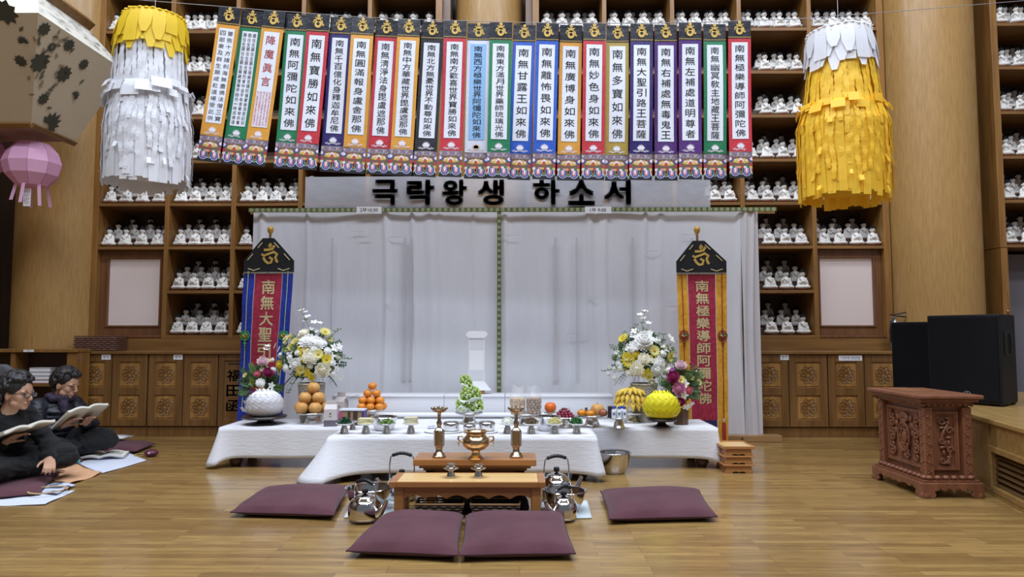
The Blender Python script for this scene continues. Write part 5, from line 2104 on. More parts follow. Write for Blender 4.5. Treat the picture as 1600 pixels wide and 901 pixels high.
# ---- green grapes in foam nets
st, top = big_stand('silver pedestal plate carrying the stacked green grapes', 733, 661, .125, .095)
GRAPE = mat('green_grape', '8fb04e', 0.3, col2='b0c96a', nscale=18, sss=.0, spec=.6)
NET = mat('white_foam_net', 'e2e8e4', 0.7)


def grapes(label, c, rx, rz, n, seed, rot):
    t = thing('grape_bunch', label, 'grapes', c, rot, 'bunches of green grapes')
    rr = random.Random(seed)
    for k in range(n):
        a = 2.4 * k
        f = (k + .5) / n
        z = rz * (1.7 * f - .55)
        r = math.sqrt(max(0, 1 - (1.7 * f - .7) ** 2 * .8))
        if k == 0:
            g0 = link('grape', GR_ME, t)
            o = g0
        else:
            o = clone(g0, t)
        o.location = (rx * .82 * r * math.cos(a) + rr.uniform(-.004, .004), rx * .62 * r * math.sin(a), z + rz * .75)
        s = rr.uniform(.9, 1.12)
        o.scale = (s, s, s * 1.12)
    m = MB()
    vs = []
    ph = rr.uniform(0, 6)
    m.grid(lambda u, v: ((rx * (.55 + .52 * v)) * math.cos(2 * PI * u), (rx * .78 * (.55 + .45 * v)) * math.sin(2 * PI * u), -.006 + v * rz * (.55 + .30 * math.sin(6 * PI * u + ph) * v + .35 * math.cos(2 * PI * u + ph) * v)), 48, 6)
    obj('foam_net', m, NET, t, recalc=False, solid=.004)
    return t


GR_ME = MB().ball((0, 0, 0), (.0138, .0138, .0138), 0, 10, 7).mesh('grape', GRAPE)
grapes('bunch of green grapes in a white foam net, bottom left of the stack', top + Vector((-.058, 0, .010)), .062, .062, 30, 1, .2)
grapes('bunch of green grapes in a white foam net, bottom right of the stack', top + Vector((.062, .0, .010)), .062, .062, 30, 2, -.3)
grapes('bunch of green grapes in a white foam net, middle of the stack', top + Vector((.012, .0, .108)), .098, .060, 40, 3, .1)
grapes('bunch of green grapes in a white foam net, tilted on top', top + Vector((-.012, .0, .196)), .052, .068, 28, 4, (0, -.25, .2))

# ---- nuts in clear bags
st, top = big_stand('silver pedestal plate carrying the two bags of nuts', 822, 663, .135, .095)
BAG = mat('clear_plastic_bag', 'f2f3f6', 0.12, alpha=.15, spec=.8)


def nut_bag(label, x, col1, col2, rn, n, seed, squash):
    c = top + Vector((x, 0, .004))
    t = thing('nut_bag', label, 'bag', c, 0, 'bags of nuts')
    rr = random.Random(seed)
    m = MB()
    k = 0
    for z in range(40):
        zz = rn * .8 + z * rn * 1.35
        if zz > .13:
            break
        R = .058 + .008 * math.sin(zz * 16)
        for r, cnt in ((R - rn, int(2 * PI * (R - rn) / (rn * 1.8))), (R - rn * 2.7, int(2 * PI * max(R - rn * 2.7, rn) / (rn * 2)))):
            for j in range(max(cnt, 1)):
                a = 2 * PI * (j + .5 * (z % 2)) / max(cnt, 1) + rr.uniform(-.1, .1)
                s = rn * rr.uniform(.85, 1.1)
                tf = Matrix.Translation((r * math.cos(a), r * .9 * math.sin(a), zz)) @ Euler((rr.uniform(0, 3), rr.uniform(0, 3), rr.uniform(0, 3))).to_matrix().to_4x4()
                m.ball((0, 0, 0), (s * squash, s, s), 0, 8, 5, tf=tf)
    o = obj('nuts', m, mat('nut_' + str(seed), col1, 0.6, col2=col2, nscale=40), t)
    o['kind'] = 'stuff'
    b = MB()
    ph = rr.uniform(0, 6)

    def fn(u, v):
        a = 2 * PI * u
        z = .235 * v
        R = .064 + .006 * math.sin(z * 14)
        if v > .55:
            f = (v - .55) / .45
            R2 = R * (1 - .25 * f)
            ry = R * (1 - .85 * f)
        else:
            R2 = ry = R
        wr = .003 * math.sin(7 * a + ph + 20 * z)
        return ((R2 + wr) * math.cos(a), (ry + wr) * math.sin(a), z + (.012 * math.sin(3 * a + ph) if v > .9 else 0))
    b.grid(fn, 40, 14)
    obj('plastic_film', b, BAG, t, recalc=False)


nut_bag('clear bag of small tan peanuts on the pedestal plate', -.072, 'b89a72', 'd0b68e', .0105, 80, 1, 1.55)
nut_bag('clear bag of round brown walnuts on the pedestal plate', .066, '8f7258', 'b0947a', .0165, 40, 2, 1.05)

# ---- orange and dark grapes
p1, top = cone_stand('footed_dish', 'silver footed dish carrying the single large orange', 860, 664, .060, .092, 'silver footed dishes', Y=6.22)
o = tag(link('orange', fruit_mesh(.052, .92, .1).mesh('orange_skin', mat('orange_skin', 'dc6a1c', 0.42, bump=(260, .25, .002))), None, top + Vector((0, 0, .0475))), 'single large orange left of the dark red grapes', 'orange')
link('stem', STEM_ME, o, (0, 0, -.0035)).scale = (.7, .7, .8)
p2, top = cone_stand('footed_dish', 'silver footed dish carrying the dark red grapes', 884, 667, .118, .085, 'silver footed dishes')
t = thing('grape_bunch', 'bunch of dark red grapes heaped on a silver footed dish', 'grapes', top)
RG = MB().ball((0, 0, 0), (.0125, .0125, .0125), 0, 10, 7).mesh('grape', mat('red_grape', '6d1a30', 0.25, col2='97344a', nscale=20, rnd=.2))
rr = random.Random(9)
g0 = None
for lay, (n, R, z) in enumerate(((14, .062, .0125), (7, .030, .0125), (11, .050, .032), (5, .02, .032), (7, .034, .052), (3, .014, .066))):
    for k in range(n):
        a = 2 * PI * k / n + lay
        loc = (R * 1.1 * math.cos(a) - .008, R * .8 * math.sin(a), z + rr.uniform(-.003, .003))
        if g0 is None:
            g0 = o = link('grape', RG, t)
        else:
            o = clone(g0, t)
        o.location = loc
st_ = MB()
for k in range(4):
    st_.tube([(0.0, 0, .05), (.02 * math.cos(k * 2), .015 * math.sin(k * 2), .075), (.035 * math.cos(k * 2), .02 * math.sin(k * 2), .07)], .0018, 5)
obj('stalk', st_, mat('grape_stalk', '5f6a36', 0.7), t)

# ---- mixed fruit plate
st, top = big_stand('silver pedestal plate carrying persimmons and a pear', 925, 666, .128, .095)
pe = tag(link('korean_pear', PEAR_ME, None, top + Vector((.045, -.01, .0535)), .5), 'large brown pear on the mixed fruit plate beside two persimmons', 'pear')
link('stem', STEM_ME, pe)
pk = mat('persimmon_skin', 'd98a20', 0.4)
PM = fruit_mesh(.038, .74, .16).mesh('persimmon_skin', pk)
CX = MB()
for k in range(4):
    a = PI / 2 * k
    CX.add([(0, 0, .026), (.014 * math.cos(a - .5), .014 * math.sin(a - .5), .026), (.022 * math.cos(a), .022 * math.sin(a), .0265), (.014 * math.cos(a + .5), .014 * math.sin(a + .5), .026)], [(0, 1, 2, 3)])
CXM = CX.mesh('calyx', mat('persimmon_calyx', '5f5a34', 0.7), recalc=False)
for x, y, lab in ((-.088, -.02, 'flattened orange persimmon at the left of the mixed fruit plate'), (-.022, -.078, 'flattened orange persimmon in front of the pear on the mixed fruit plate')):
    o = tag(link('persimmon', PM, None, top + Vector((x, y, .0285))), lab, 'persimmon', 'persimmons')
    link('calyx', CXM, o, (0, 0, .0035))
ap = tag(link('brown_apple', fruit_mesh(.036, .92, .15).mesh('apple_skin', mat('brown_apple_skin', '8c4f34', 0.45, col2='a46a48', nscale=20)), None, top + Vector((.0865, -.068, .0332))), 'small reddish brown fruit at the right of the mixed fruit plate', 'fruit')
link('stem', STEM_ME, ap, (0, 0, -.0135)).scale = (.9, .9, .9)
DM = MB().ball((0, 0, 0), (.015, .0115, .0115), 0, 10, 6).mesh('jujube', mat('jujube_skin', '4a2a1f', 0.5, bump=(90, .5, .004)))
for k, (x, y, z) in enumerate(((-.07, .055, .012), (-.04, .062, .012), (-.02, .04, .012), (-.055, .058, .034), (-.030, .052, .034), (-.042, .055, .054))):
    o = tag(link('jujube', DM, None, top + Vector((x, y, z)), k), 'dark brown jujube heaped behind the persimmons on the mixed fruit plate', 'jujube', 'jujubes behind the persimmons')

# ---- dairy bottles
st, top = cone_stand('footed_dish', 'silver footed dish carrying the small white bottles with blue caps', 967, 669, .098, .088, 'silver footed dishes')
BW_ = mat('white_bottle_plastic', 'e3e6ee', 0.35)
CB = mat('blue_bottle_cap', '2f55b5', 0.4)
b0 = None
names = [(-.045, -.03, 'at the front left of the dish'), (.0, -.035, 'in the front middle of the dish'), (.043, -.03, 'at the front right of the dish'), (-.03, .022, 'at the back left of the dish'), (.028, .022, 'at the back right of the dish')]
for x, y, d_ in names:
    if b0 is None:
        b0 = thing('dairy_bottle', '', 'bottle', top + Vector((x, y, .0008)), 0, 'white bottles with blue caps')
        obj('body', MB().lathe([(.001, 0), (.017, .001), (.0185, .006), (.0185, .062), (.012, .072), (.0115, .078)], 18), BW_, b0)
        obj('cap', MB().lathe([(.0135, .078), (.0135, .094), (.001, .095)], 16), CB, b0)
        lb = obj('label', MB().lathe([(.0188, .014), (.0188, .054)], 18, cap=False), mat('bottle_label', 'cfd4de', 0.5), b0)
        m = MB().bb(-.007, .007, -.0195, -.0185, .028, .046)
        obj('print_block', m, mat('bottle_print', '59606e', 0.6), lb)
        o = b0
    else:
        o = dup(b0, top + Vector((x, y, .0008)), random.uniform(-.4, .4))
    o['label'] = 'small white bottle with a blue cap ' + d_
t = thing('dark_carton', 'small dark carton standing behind the white bottles on the dish', 'carton', top + Vector((-.068, .022, .001)), .1)
obj('body', MB().bb(-.016, .016, -.02, .02, 0, .085), mat('dark_carton', '2c2730', 0.5), t, bevel=.002)
obj('lid', MB().bb(-.017, .017, -.021, .021, .085, .093), mat('brown_lid', '5a4636', 0.5), t)

# ---- bananas
st, top = big_stand('silver pedestal plate carrying the big bunch of bananas', 987, 664, .115, .085, Y=6.28)
BAN_M = mat('banana_skin', 'dcb53c', 0.45, col2='e8cc62', nscale=12)
BTIP = mat('banana_tip', '3f3018', 0.8)
t = thing('banana_bunch', 'large bunch of ripe yellow bananas on a silver pedestal plate', 'bananas', top)
bm_ = MB()
pts, rad_ = [], []
for i in range(9):
    a = -.15 + 1.15 * i / 8
    pts.append((0, -.115 * math.sin(a) , -.115 + .115 * math.cos(a) - .015 * i / 8))
    rad_.append([.007, .011, .018, .022, .0232, .0225, .020, .012, .005][i])
bm_.tube(pts, rad_, 7)
bm_.ball(pts[-1], (.0055, .0055, .0055), 1, 6, 4)
for v in bm_.v:
    pass
BME = bm_.mesh('banana', [BAN_M, BTIP])
first = None
rr = random.Random(2)
for lay, (n, ztop, sp, r0, tl) in enumerate(((9, .105, 2.9, .078, .35), (9, .155, 2.9, .058, .12), (8, .20, 2.7, .034, -.2))):
    for k in range(n):
        a = -sp / 2 + sp * k / (n - 1)
        if first is None:
            first = o = link('banana', BME, t)
        else:
            o = clone(first, t)
        o.location = (r0 * 1.25 * math.sin(a), .03 - r0 * math.cos(a) * .8, ztop + .012 * math.cos(a) + rr.uniform(-.006, .006))
        o.rotation_euler = (tl + rr.uniform(-.08, .08), 0, a * .95)
        s = rr.uniform(.85, .98)
        o.scale = (s, s, s)
cr = MB().tube([(0, .06, .19), (0, .045, .215), (0, .02, .222)], [.02, .022, .016], 8)
obj('crown_stalk', cr, mat('banana_stalk', '9a8a3c', 0.6), t)

# ---- front row of dishes
CERW = mat('white_dish', 'e4e4e2', 0.35)
ROWD = 'silver cone dishes in the front row'
def dish(lab, u, v=677):
    return cone_stand('cone_dish', 'silver cone foot dish carrying ' + lab, u, v, .067, .078, ROWD, CERW)


def heap(name, label, top, kind, c1, c2, seed, r=.052, h=.05):
    rr = random.Random(seed)
    m = MB()
    if kind == 'leaf':
        m.ball((0, 0, .006), (r * .8, r * .8, h * .6), 0, 14, 8)
        for k in range(150):
            a, f = rr.uniform(0, 2 * PI), math.sqrt(rr.random())
            z = h * (1 - f * f) * .85 + .004
            tf = Matrix.Translation((r * f * math.cos(a), r * f * math.sin(a), z)) @ Euler((rr.uniform(-.9, .9), rr.uniform(-.9, .9), rr.uniform(0, 6))).to_matrix().to_4x4()
            L, w = rr.uniform(.010, .02), rr.uniform(.004, .008)
            m.add([(-L, 0, 0), (0, -w, .004), (L, 0, 0), (0, w, .004)], [(0, 1, 2), (0, 2, 3)], k % 2, True, tf)
    else:
        m.ball((0, 0, .004), (r * .85, r * .85, h * .75), 0, 14, 8)
        for k in range(95):
            a, f = rr.uniform(0, 2 * PI), math.sqrt(rr.random()) * .92
            z = h * (1 - f * f) * .8 + .006
            b = rr.uniform(0, PI)
            L = rr.uniform(.012, .024)
            c = Vector((r * f * math.cos(a), r * f * math.sin(a), z))
            dv = Vector((math.cos(b), math.sin(b), 0)) * L
            lift = Vector((0, 0, rr.uniform(.001, .005)))
            m.tube([c - dv - lift * 2, c - dv * .3 + lift, c + dv * .4 + lift, c + dv - lift * 2], .0022 if kind == 'strand' else .0015, 5, k % 2)
    # keep it on the plate
    m.v = [(x, y, max(z, .0006)) for x, y, z in m.v]
    o = obj(name, m, [mat(name + '_a%d' % seed, c1, 0.5), mat(name + '_b%d' % seed, c2, 0.5)], None, loc=top)
    tag(o, label, 'food', None, 'stuff')


def slices(name, label, top, mt, rx, ry, th, lay, group, seed, rnd=False):
    rr = random.Random(seed)
    z = .0006
    for li, row in enumerate(lay):
        for i, (x, y) in enumerate(row):
            m = MB()
            if rnd:
                m.lathe([(rx * .9, 0), (rx, th * .25), (rx, th * .75), (rx * .9, th)], 16)
                m2 = MB().lathe([(rx * .55, th), (rx * .55, th + .0006), (.001, th + .0006)], 14)
            else:
                m.bb(-rx, rx, -ry, ry, 0, th)
                m2 = None
            o = obj(name, m, mt[0], None, loc=top + Vector((x, y, z)), rot=rr.uniform(-.15, .15), bevel=0 if rnd else .002)
            if m2:
                obj('centre', m2, mt[1], o)
            tag(o, label(li, i), 'food', group)
        z += th + (.0012 if rnd else .0005)


_, top = dish('the dark green spinach', 538)
heap('seasoned_spinach', 'heap of dark green seasoned spinach at the left end of the front row', top, 'leaf', '1f4a38', '2c5a3a', 1)
_, top = dish('the pale yellow tofu pancakes', 571.5)
TOFU = mat('egg_tofu', 'd9cf9a', 0.6, col2='e6dfb8', nscale=40)
slices('tofu_pancake', lambda l, i: ('flat yellow tofu pancake lying ' + ['lowest', 'second from the bottom', 'third from the bottom', 'on top'][l] + ' on the second dish from the left'), top, [TOFU], .052, .036, .0105, [[(0, 0)], [(-.002, .002)], [(.003, 0)], [(-.002, 0)]], 'tofu pancakes on the second dish', 1)
_, top = dish('the round zucchini pancakes', 604)
ZA, ZB = mat('zucchini_rim', '5f7d3e', 0.5), mat('zucchini_flesh', 'c3cf95', 0.5)
slices('zucchini_pancake', lambda l, i: 'round green zucchini pancake in the ' + ['bottom layer', 'second layer', 'third layer', 'top layer'][l] + ' of the zucchini dish', top, [ZA, ZB], .0225, .02, .009,
       [[(.046 * math.cos(a), .046 * math.sin(a)) for a in [2 * PI * i / 6 for i in range(6)]] + [(0, 0)], [(.036 * math.cos(a + .3), .036 * math.sin(a + .3)) for a in [2 * PI * i / 5 for i in range(5)]], [(.026 * math.cos(a), .026 * math.sin(a)) for a in [.2, 2.3, 4.4]], [(0, 0)]], 'zucchini pancakes', 2, True)
_, top = dish('the stacked white tofu slabs', 642)
TOFU2 = mat('white_tofu', 'd9d6bf', 0.6, col2='cfc89e', nscale=30)
slices('tofu_slab', lambda l, i: ('pale tofu slab lying ' + ['lowest', 'second from the bottom', 'third from the bottom', 'on top'][l] + ' on the fourth dish from the left'), top, [TOFU2], .05, .034, .0125, [[(0, 0)], [(.002, 0)], [(-.002, 0)], [(0, 0)]], 'tofu slabs on the fourth dish', 3)
_, top = dish('the white shredded radish', 793)
heap('shredded_radish', 'heap of white shredded radish behind the right candlestick', top, 'thin', 'e3e6dc', 'd5d9c8', 4)
_, top = dish('the brown fern shoots', 830)
heap('fern_shoots', 'heap of brown seasoned fern shoots right of the candlestick', top, 'strand', '54432a', '6e5a36', 5)
_, top = dish('the yellow bean sprouts', 866.5)
heap('bean_sprouts', 'heap of pale yellow bean sprouts between the fern and the greens', top, 'strand', 'd5cf94', 'c3b978', 6)
_, top = dish('the bright green vegetables', 901)
heap('seasoned_greens', 'heap of bright green seasoned vegetables at the right end of the front row', top, 'leaf', '2c6b33', '3f8a45', 7)
cone_stand('cone_dish', 'empty silver cone foot dish standing behind the spinach', 551, 671, .05, .07, ROWD)

# ---- rice bowls on white trays
def tray(label, u0, u1, v):
    a, b = spot(u0, v), spot(u1, v)
    p = (a + b) / 2
    t = thing('white_tray', label, 'tray', (p.x, p.y + .05, TOPZ), 0, 'white paper trays')
    w = (b.x - a.x) / 2
    obj('base', MB().lathe([(.001, 0), (w * .92, 0), (w, .008), (w * .98, .010), (w * .9, .004), (.001, .003)], 32, sq=lambda a, z: 1), CERW, t).scale = (1, .11 / w, 1)
    return Vector((p.x, p.y + .05, TOPZ + .0042))


def rice_bowl(label, u, v, r, h, z):
    p = on(u, v, TOPZ)
    t = thing('lidded_bowl', label, 'bowl', (p.x, p.y, z), 0, 'lidded steel rice bowls')
    obj('body', MB().lathe([(.001, 0), (r * .8, 0), (r * .92, .006), (r, h * .35), (r, h * .66)], 32), STEEL, t)
    obj('lid', MB().lathe([(r * 1.03, h * .64), (r * 1.03, h * .74), (r * .98, h * .84), (r * .8, h * .95), (r * .4, h), (.001, h)], 32), STEEL, t)


z = tray('white oval tray under the left lidded steel bowl', 661, 722, 676).z
rice_bowl('large lidded steel rice bowl left of the small one', 705, 673.5, .066, .078, z)
z = tray('white oval tray under the middle and right lidded steel bowls', 723, 778, 676.5).z
rice_bowl('small lidded steel bowl between the two large ones', 733.5, 675, .048, .064, z)
rice_bowl('large lidded steel rice bowl right of the small one', 760.5, 673.5, .066, .08, z)
p = spot(676, 669)
t = thing('folded_paper', 'small folded pale blue paper on the tray beside the left rice bowl', 'paper', (p.x, p.y, TOPZ + .0115), .1)
obj('sheet', MB().grid(lambda u, v: (-.04 + .08 * u, -.03 + .06 * v, .001 + .006 * math.sin(PI * u)), 8, 2), mat('pale_blue_paper', 'c3cfe6', 0.7), t, recalc=False, solid=.001)
obj('top_fold', MB().grid(lambda u, v: (-.038 + .05 * u, -.028 + .056 * v, .0045 + .009 * u), 4, 2), mat('pale_blue_paper', 'c3cfe6', 0.7), t, recalc=False, solid=.001)

# ---- brass on the incense table
def base_at(u, v, h):
    p = on(u, v, h)
    return Vector((p.x, p.y, h + .0005))


def candlestick(label, u, v):
    p = base_at(u, v, IH)
    t = thing('brass_candlestick', label, 'candlestick', p, 0, 'brass candlesticks')
    obj('base', MB().lathe([(.001, 0), (.044, 0), (.045, .010), (.038, .016), (.036, .026), (.024, .034), (.021, .05), (.024, .064)], 24), BRONZE, t)
    hx = lambda a, z: 1 / max(math.cos((a % (PI / 4)) - PI / 8), .5) * .95
    obj('shaft', MB().lathe([(.026, .066), (.034, .078), (.035, .165), (.030, .176), (.015, .19), (.012, .20)], 32, sq=hx, smooth=False), BRONZE, t)
    obj('knop', MB().lathe([(.012, .20), (.018, .215), (.0185, .225), (.012, .238), (.011, .25), (.012, .285), (.017, .292)], 20), BRONZE, t)
    cup = obj('drip_pan', MB().lathe([(.014, .290), (.03, .292), (.044, .30), (.05, .312), (.046, .314), (.03, .302), (.001, .300)], 28), BRONZE, t)
    m = MB()
    for k in range(10):
        a = 2 * PI * k / 10
        m.ball((.049 * math.cos(a), .049 * math.sin(a), .318), (.008, .008, .010), 0, 7, 5)
    m.tube([(0, 0, .30), (0, 0, .335)], [.005, .001], 6)
    obj('petal_rim', m, BRONZE, cup)


candlestick('left brass candlestick with a petal rimmed pan on the incense table', 686, 714)
candlestick('right brass candlestick with a petal rimmed pan on the incense table', 806.5, 714)
p = base_at(743.5, 716, IH)
t = thing('incense_burner', 'round polished brass incense burner with ring handles on the incense table', 'incense burner', p)
obj('foot', MB().lathe([(.001, 0), (.054, 0), (.056, .008), (.046, .015), (.030, .028), (.026, .044), (.034, .056)], 32), BRASS, t)
obj('body', MB().lathe([(.030, .052), (.06, .062), (.084, .083), (.092, .105), (.086, .128), (.070, .143), (.062, .152), (.066, .166), (.078, .172), (.079, .178), (.072, .178), (.058, .165), (.052, .150), (.055, .12), (.001, .10)], 40), BRASS, t)
ash = obj('ash', MB().ball((0, 0, .135), (.058, .058, .022), 0, 16, 8), mat('incense_ash', 'bdb6ac', 0.95), t)
for s in (-1, 1):
    h_ = obj('handle', MB().tube([(s * .082, 0, .105), (s * .102, 0, .108), (s * .116, 0, .122), (s * .113, 0, .138), (s * .098, 0, .144), (s * .084, 0, .138)], .006, 8), BRASS, t)
    obj('ring', MB().tube([(s * .113 + .003 * s * math.cos(a), .014 * math.sin(a), .098 + .018 * math.cos(a)) for a in [2 * PI * i / 16 for i in range(16)]], .0028, 6, closed=True), BRASS, h_)
ba = MB()
for k in range(16):
    a = 2 * PI * k / 16
    ba.ball((.078 * math.cos(a), .078 * math.sin(a), .178), (.006, .006, .005), 0, 6, 4)
obj('beaded_rim', ba, BRASS, t)


def tea_cup(label, u, v):
    p = base_at(u, v, LH)
    t = thing('footed_cup', label, 'cup', p, 0, 'silver footed cups')
    obj('foot', MB().lathe([(.001, 0), (.026, 0), (.028, .004), (.026, .012), (.018, .032), (.015, .04), (.02, .046)], 24), SILVER, t)
    obj('saucer', MB().lathe([(.001, .044), (.022, .045), (.042, .053), (.046, .056), (.042, .058), (.001, .050)], 28, sq=lambda a, z: 1 + .07 * math.cos(6 * a)), SILVER, t)
    obj('bowl', MB().lathe([(.018, .052), (.026, .058), (.029, .070), (.029, .076), (.026, .076), (.022, .062), (.001, .058)], 24), SILVER, t)
    obj('lid', MB().lathe([(.03, .0762), (.028, .081), (.012, .085), (.001, .085)], 24), SILVER, t)


tea_cup('left silver footed cup standing on the tea table', 704.5, 745.5)
tea_cup('right silver footed cup standing on the tea table', 747.5, 745.5)

# ---- spirit tablet
Yt = 6.80
p = at(745, 609, Yt)
zb = zt_s + .0005
t = thing('paper_spirit_tablet', 'tall white paper spirit tablet standing on a small wooden block behind the grapes', 'tablet', (p.x, Yt, zb))
h0 = .035
tp = at(745, 517, Yt).z - zb
sw = at(757.5, 560, Yt).x - at(745, 560, Yt).x
PAP = mat('white_tablet_paper', 'f8f8fb', 0.8)
obj('wooden_block', MB().bb(-.045, .075, -.05, .05, 0, h0), W_TABLE, t, bevel=.003)
fl = at(745, 596, Yt).z - zb
obj('flared_base', MB().box((0, 0, (h0 + fl) / 2), (.27, .12, fl - h0), taper=.58), PAP, t)
c0 = at(745, 528, Yt).z - zb
bd = obj('body', MB().bb(-sw, sw, -.03, .03, fl, c0), PAP, t)
obj('folded_edge', MB().bb(-sw, -sw + .010, -.034, -.0305, fl, c0).bb(sw - .010, sw, -.034, -.0305, fl, c0), mat('bright_paper_edge', 'f1f1f6', 0.8), bd)
for a_, b_ in ((c0 - .11, c0 - .012), (fl + .012, fl + .11)):
    obj('paper_panel', MB().bb(-sw + .012, sw - .012, -.0318, -.0305, a_, b_), mat('greyer_paper', 'e2e3e8', 0.8), bd)
hc = tp - c0
cw = .105
obj('folded_cap', MB().prism([(-cw, c0 + hc * .5), (-cw + .03, c0 + .002), (cw - .03, c0 + .002), (cw, c0 + hc * .5), (cw - .025, tp), (-cw + .025, tp)], -.045, .045), PAP, t)
# ================================================================== FLOWERS
GREEN1 = mat('leaf_green', '4e6b3a', 0.6, col2='6c8a4e', nscale=30)
GREEN2 = mat('dark_leaf_green', '2f4a30', 0.6, col2='40603c', nscale=30)


def bloom_mesh(name, kind, mats):
    rr = random.Random(hash(kind) % 1000 if False else len(kind) * 7 + ord(kind[0]))
    m = MB()

    def petal(a, el, L, w, r0, z0, mi=0, cup=.3):
        vs, n = [], 4
        for i in range(n + 1):
            f = i / n
            e = el + cup * f
            ww = w * math.sin(PI * (.12 + .80 * f)) * (1 if f < .95 else .7)
            rad = r0 + L * f * math.cos(e)
            z = z0 + L * f * math.sin(e)
            for s in (-1, 1):
                vs.append((rad * math.cos(a) - s * ww * math.sin(a), rad * math.sin(a) + s * ww * math.cos(a), z))
        m.add(vs, [(2 * i, 2 * i + 1, 2 * i + 3, 2 * i + 2) for i in range(n)], mi, True)
    if kind == 'pom':            # carnation / chrysanthemum ball, radius 1
        m.ball((0, 0, .1), (.6, .6, .5), 0, 10, 7)
        for lay in range(6):
            n = (13, 13, 12, 10, 7, 4)[lay]
            for k in range(n):
                petal(2 * PI * (k + .5 * (lay % 2)) / n + rr.uniform(-.1, .1), -.15 + .27 * lay, .62 + rr.uniform(-.08, .08) - .04 * lay, .19, .36 - .055 * lay, .0 + .05 * lay, 0, .25)
    elif kind == 'daisy':
        m.ball((0, 0, .12), (.28, .28, .16), 1, 10, 6)
        for lay in range(2):
            for k in range(13):
                petal(2 * PI * (k + .5 * lay) / 13, .12 + .22 * lay, .8, .15, .18, .02 + .05 * lay, 0, .0)
    elif kind == 'lily':         # open five-petal blossom
        m.ball((0, 0, .1), (.12, .12, .14), 1, 8, 5)
        for k in range(5):
            petal(2 * PI * k / 5 + rr.uniform(-.1, .1), .25, .95, .3, .05, 0, 0, -.1)
    elif kind == 'peony':
        m.ball((0, 0, .2), (.55, .55, .5), 0, 10, 7)
        for lay in range(5):
            n = (9, 8, 7, 6, 4)[lay]
            for k in range(n):
                petal(2 * PI * (k + .5 * (lay % 2)) / n, -.1 + .32 * lay, .85 - .06 * lay, .36, .24 - .04 * lay, -.12 + .08 * lay, 0, .55)
    elif kind == 'bud':
        m.ball((0, 0, .3), (.3, .3, .5), 0, 8, 6)
        for k in range(4):
            petal(2 * PI * k / 4, .9, .6, .2, .08, -.1, 1, .4)
    return m.mesh(name, mats, recalc=False)


WHT = mat('white_petal', 'f6f6f4', 0.7, transl=0.08)
CRM = mat('cream_petal', 'f3efdc', 0.7, transl=0.08)
YEL = mat('yellow_petal', 'e3cf3a', 0.65, transl=0.2)
PYE = mat('pale_yellow_petal', 'e2da86', 0.65, transl=0.2)
PNK = mat('pink_petal', 'd58fb4', 0.65, transl=0.2)
PPK = mat('pale_pink_petal', 'e6c9d2', 0.65, transl=0.2)
MAG = mat('magenta_petal', '97255f', 0.65, transl=0.15)
COR = mat('coral_petal', 'd9687a', 0.65, transl=0.15)
PUR = mat('violet_petal', 'a0559c', 0.65, transl=0.15)
YC = mat('flower_centre', 'b89a32', 0.8)
BL = {
    'white_carnation': bloom_mesh('white_carnation', 'pom', [WHT]), 'cream_carnation': bloom_mesh('cream_carnation', 'pom', [CRM]),
    'yellow_daisy': bloom_mesh('yellow_daisy', 'daisy', [YEL, YC]), 'pale_yellow_daisy': bloom_mesh('pale_yellow_daisy', 'daisy', [PYE, YC]),
    'yellow_blossom': bloom_mesh('yellow_blossom', 'lily', [YEL, YC]), 'white_blossom': bloom_mesh('white_blossom', 'lily', [WHT, PYE]),
    'cream_rose': bloom_mesh('cream_rose', 'peony', [CRM]), 'pink_peony': bloom_mesh('pink_peony', 'peony', [PNK]), 'pale_pink_peony': bloom_mesh('pale_pink_peony', 'peony', [PPK]),
    'magenta_peony': bloom_mesh('magenta_peony', 'peony', [MAG]), 'coral_carnation': bloom_mesh('coral_carnation', 'pom', [COR]), 'violet_carnation': bloom_mesh('violet_carnation', 'pom', [PUR]),
    'white_peony': bloom_mesh('white_peony', 'peony', [WHT]), 'magenta_bud': bloom_mesh('magenta_bud', 'bud', [MAG, GREEN2]), 'yellow_rose': bloom_mesh('yellow_rose', 'peony', [YEL]),
}


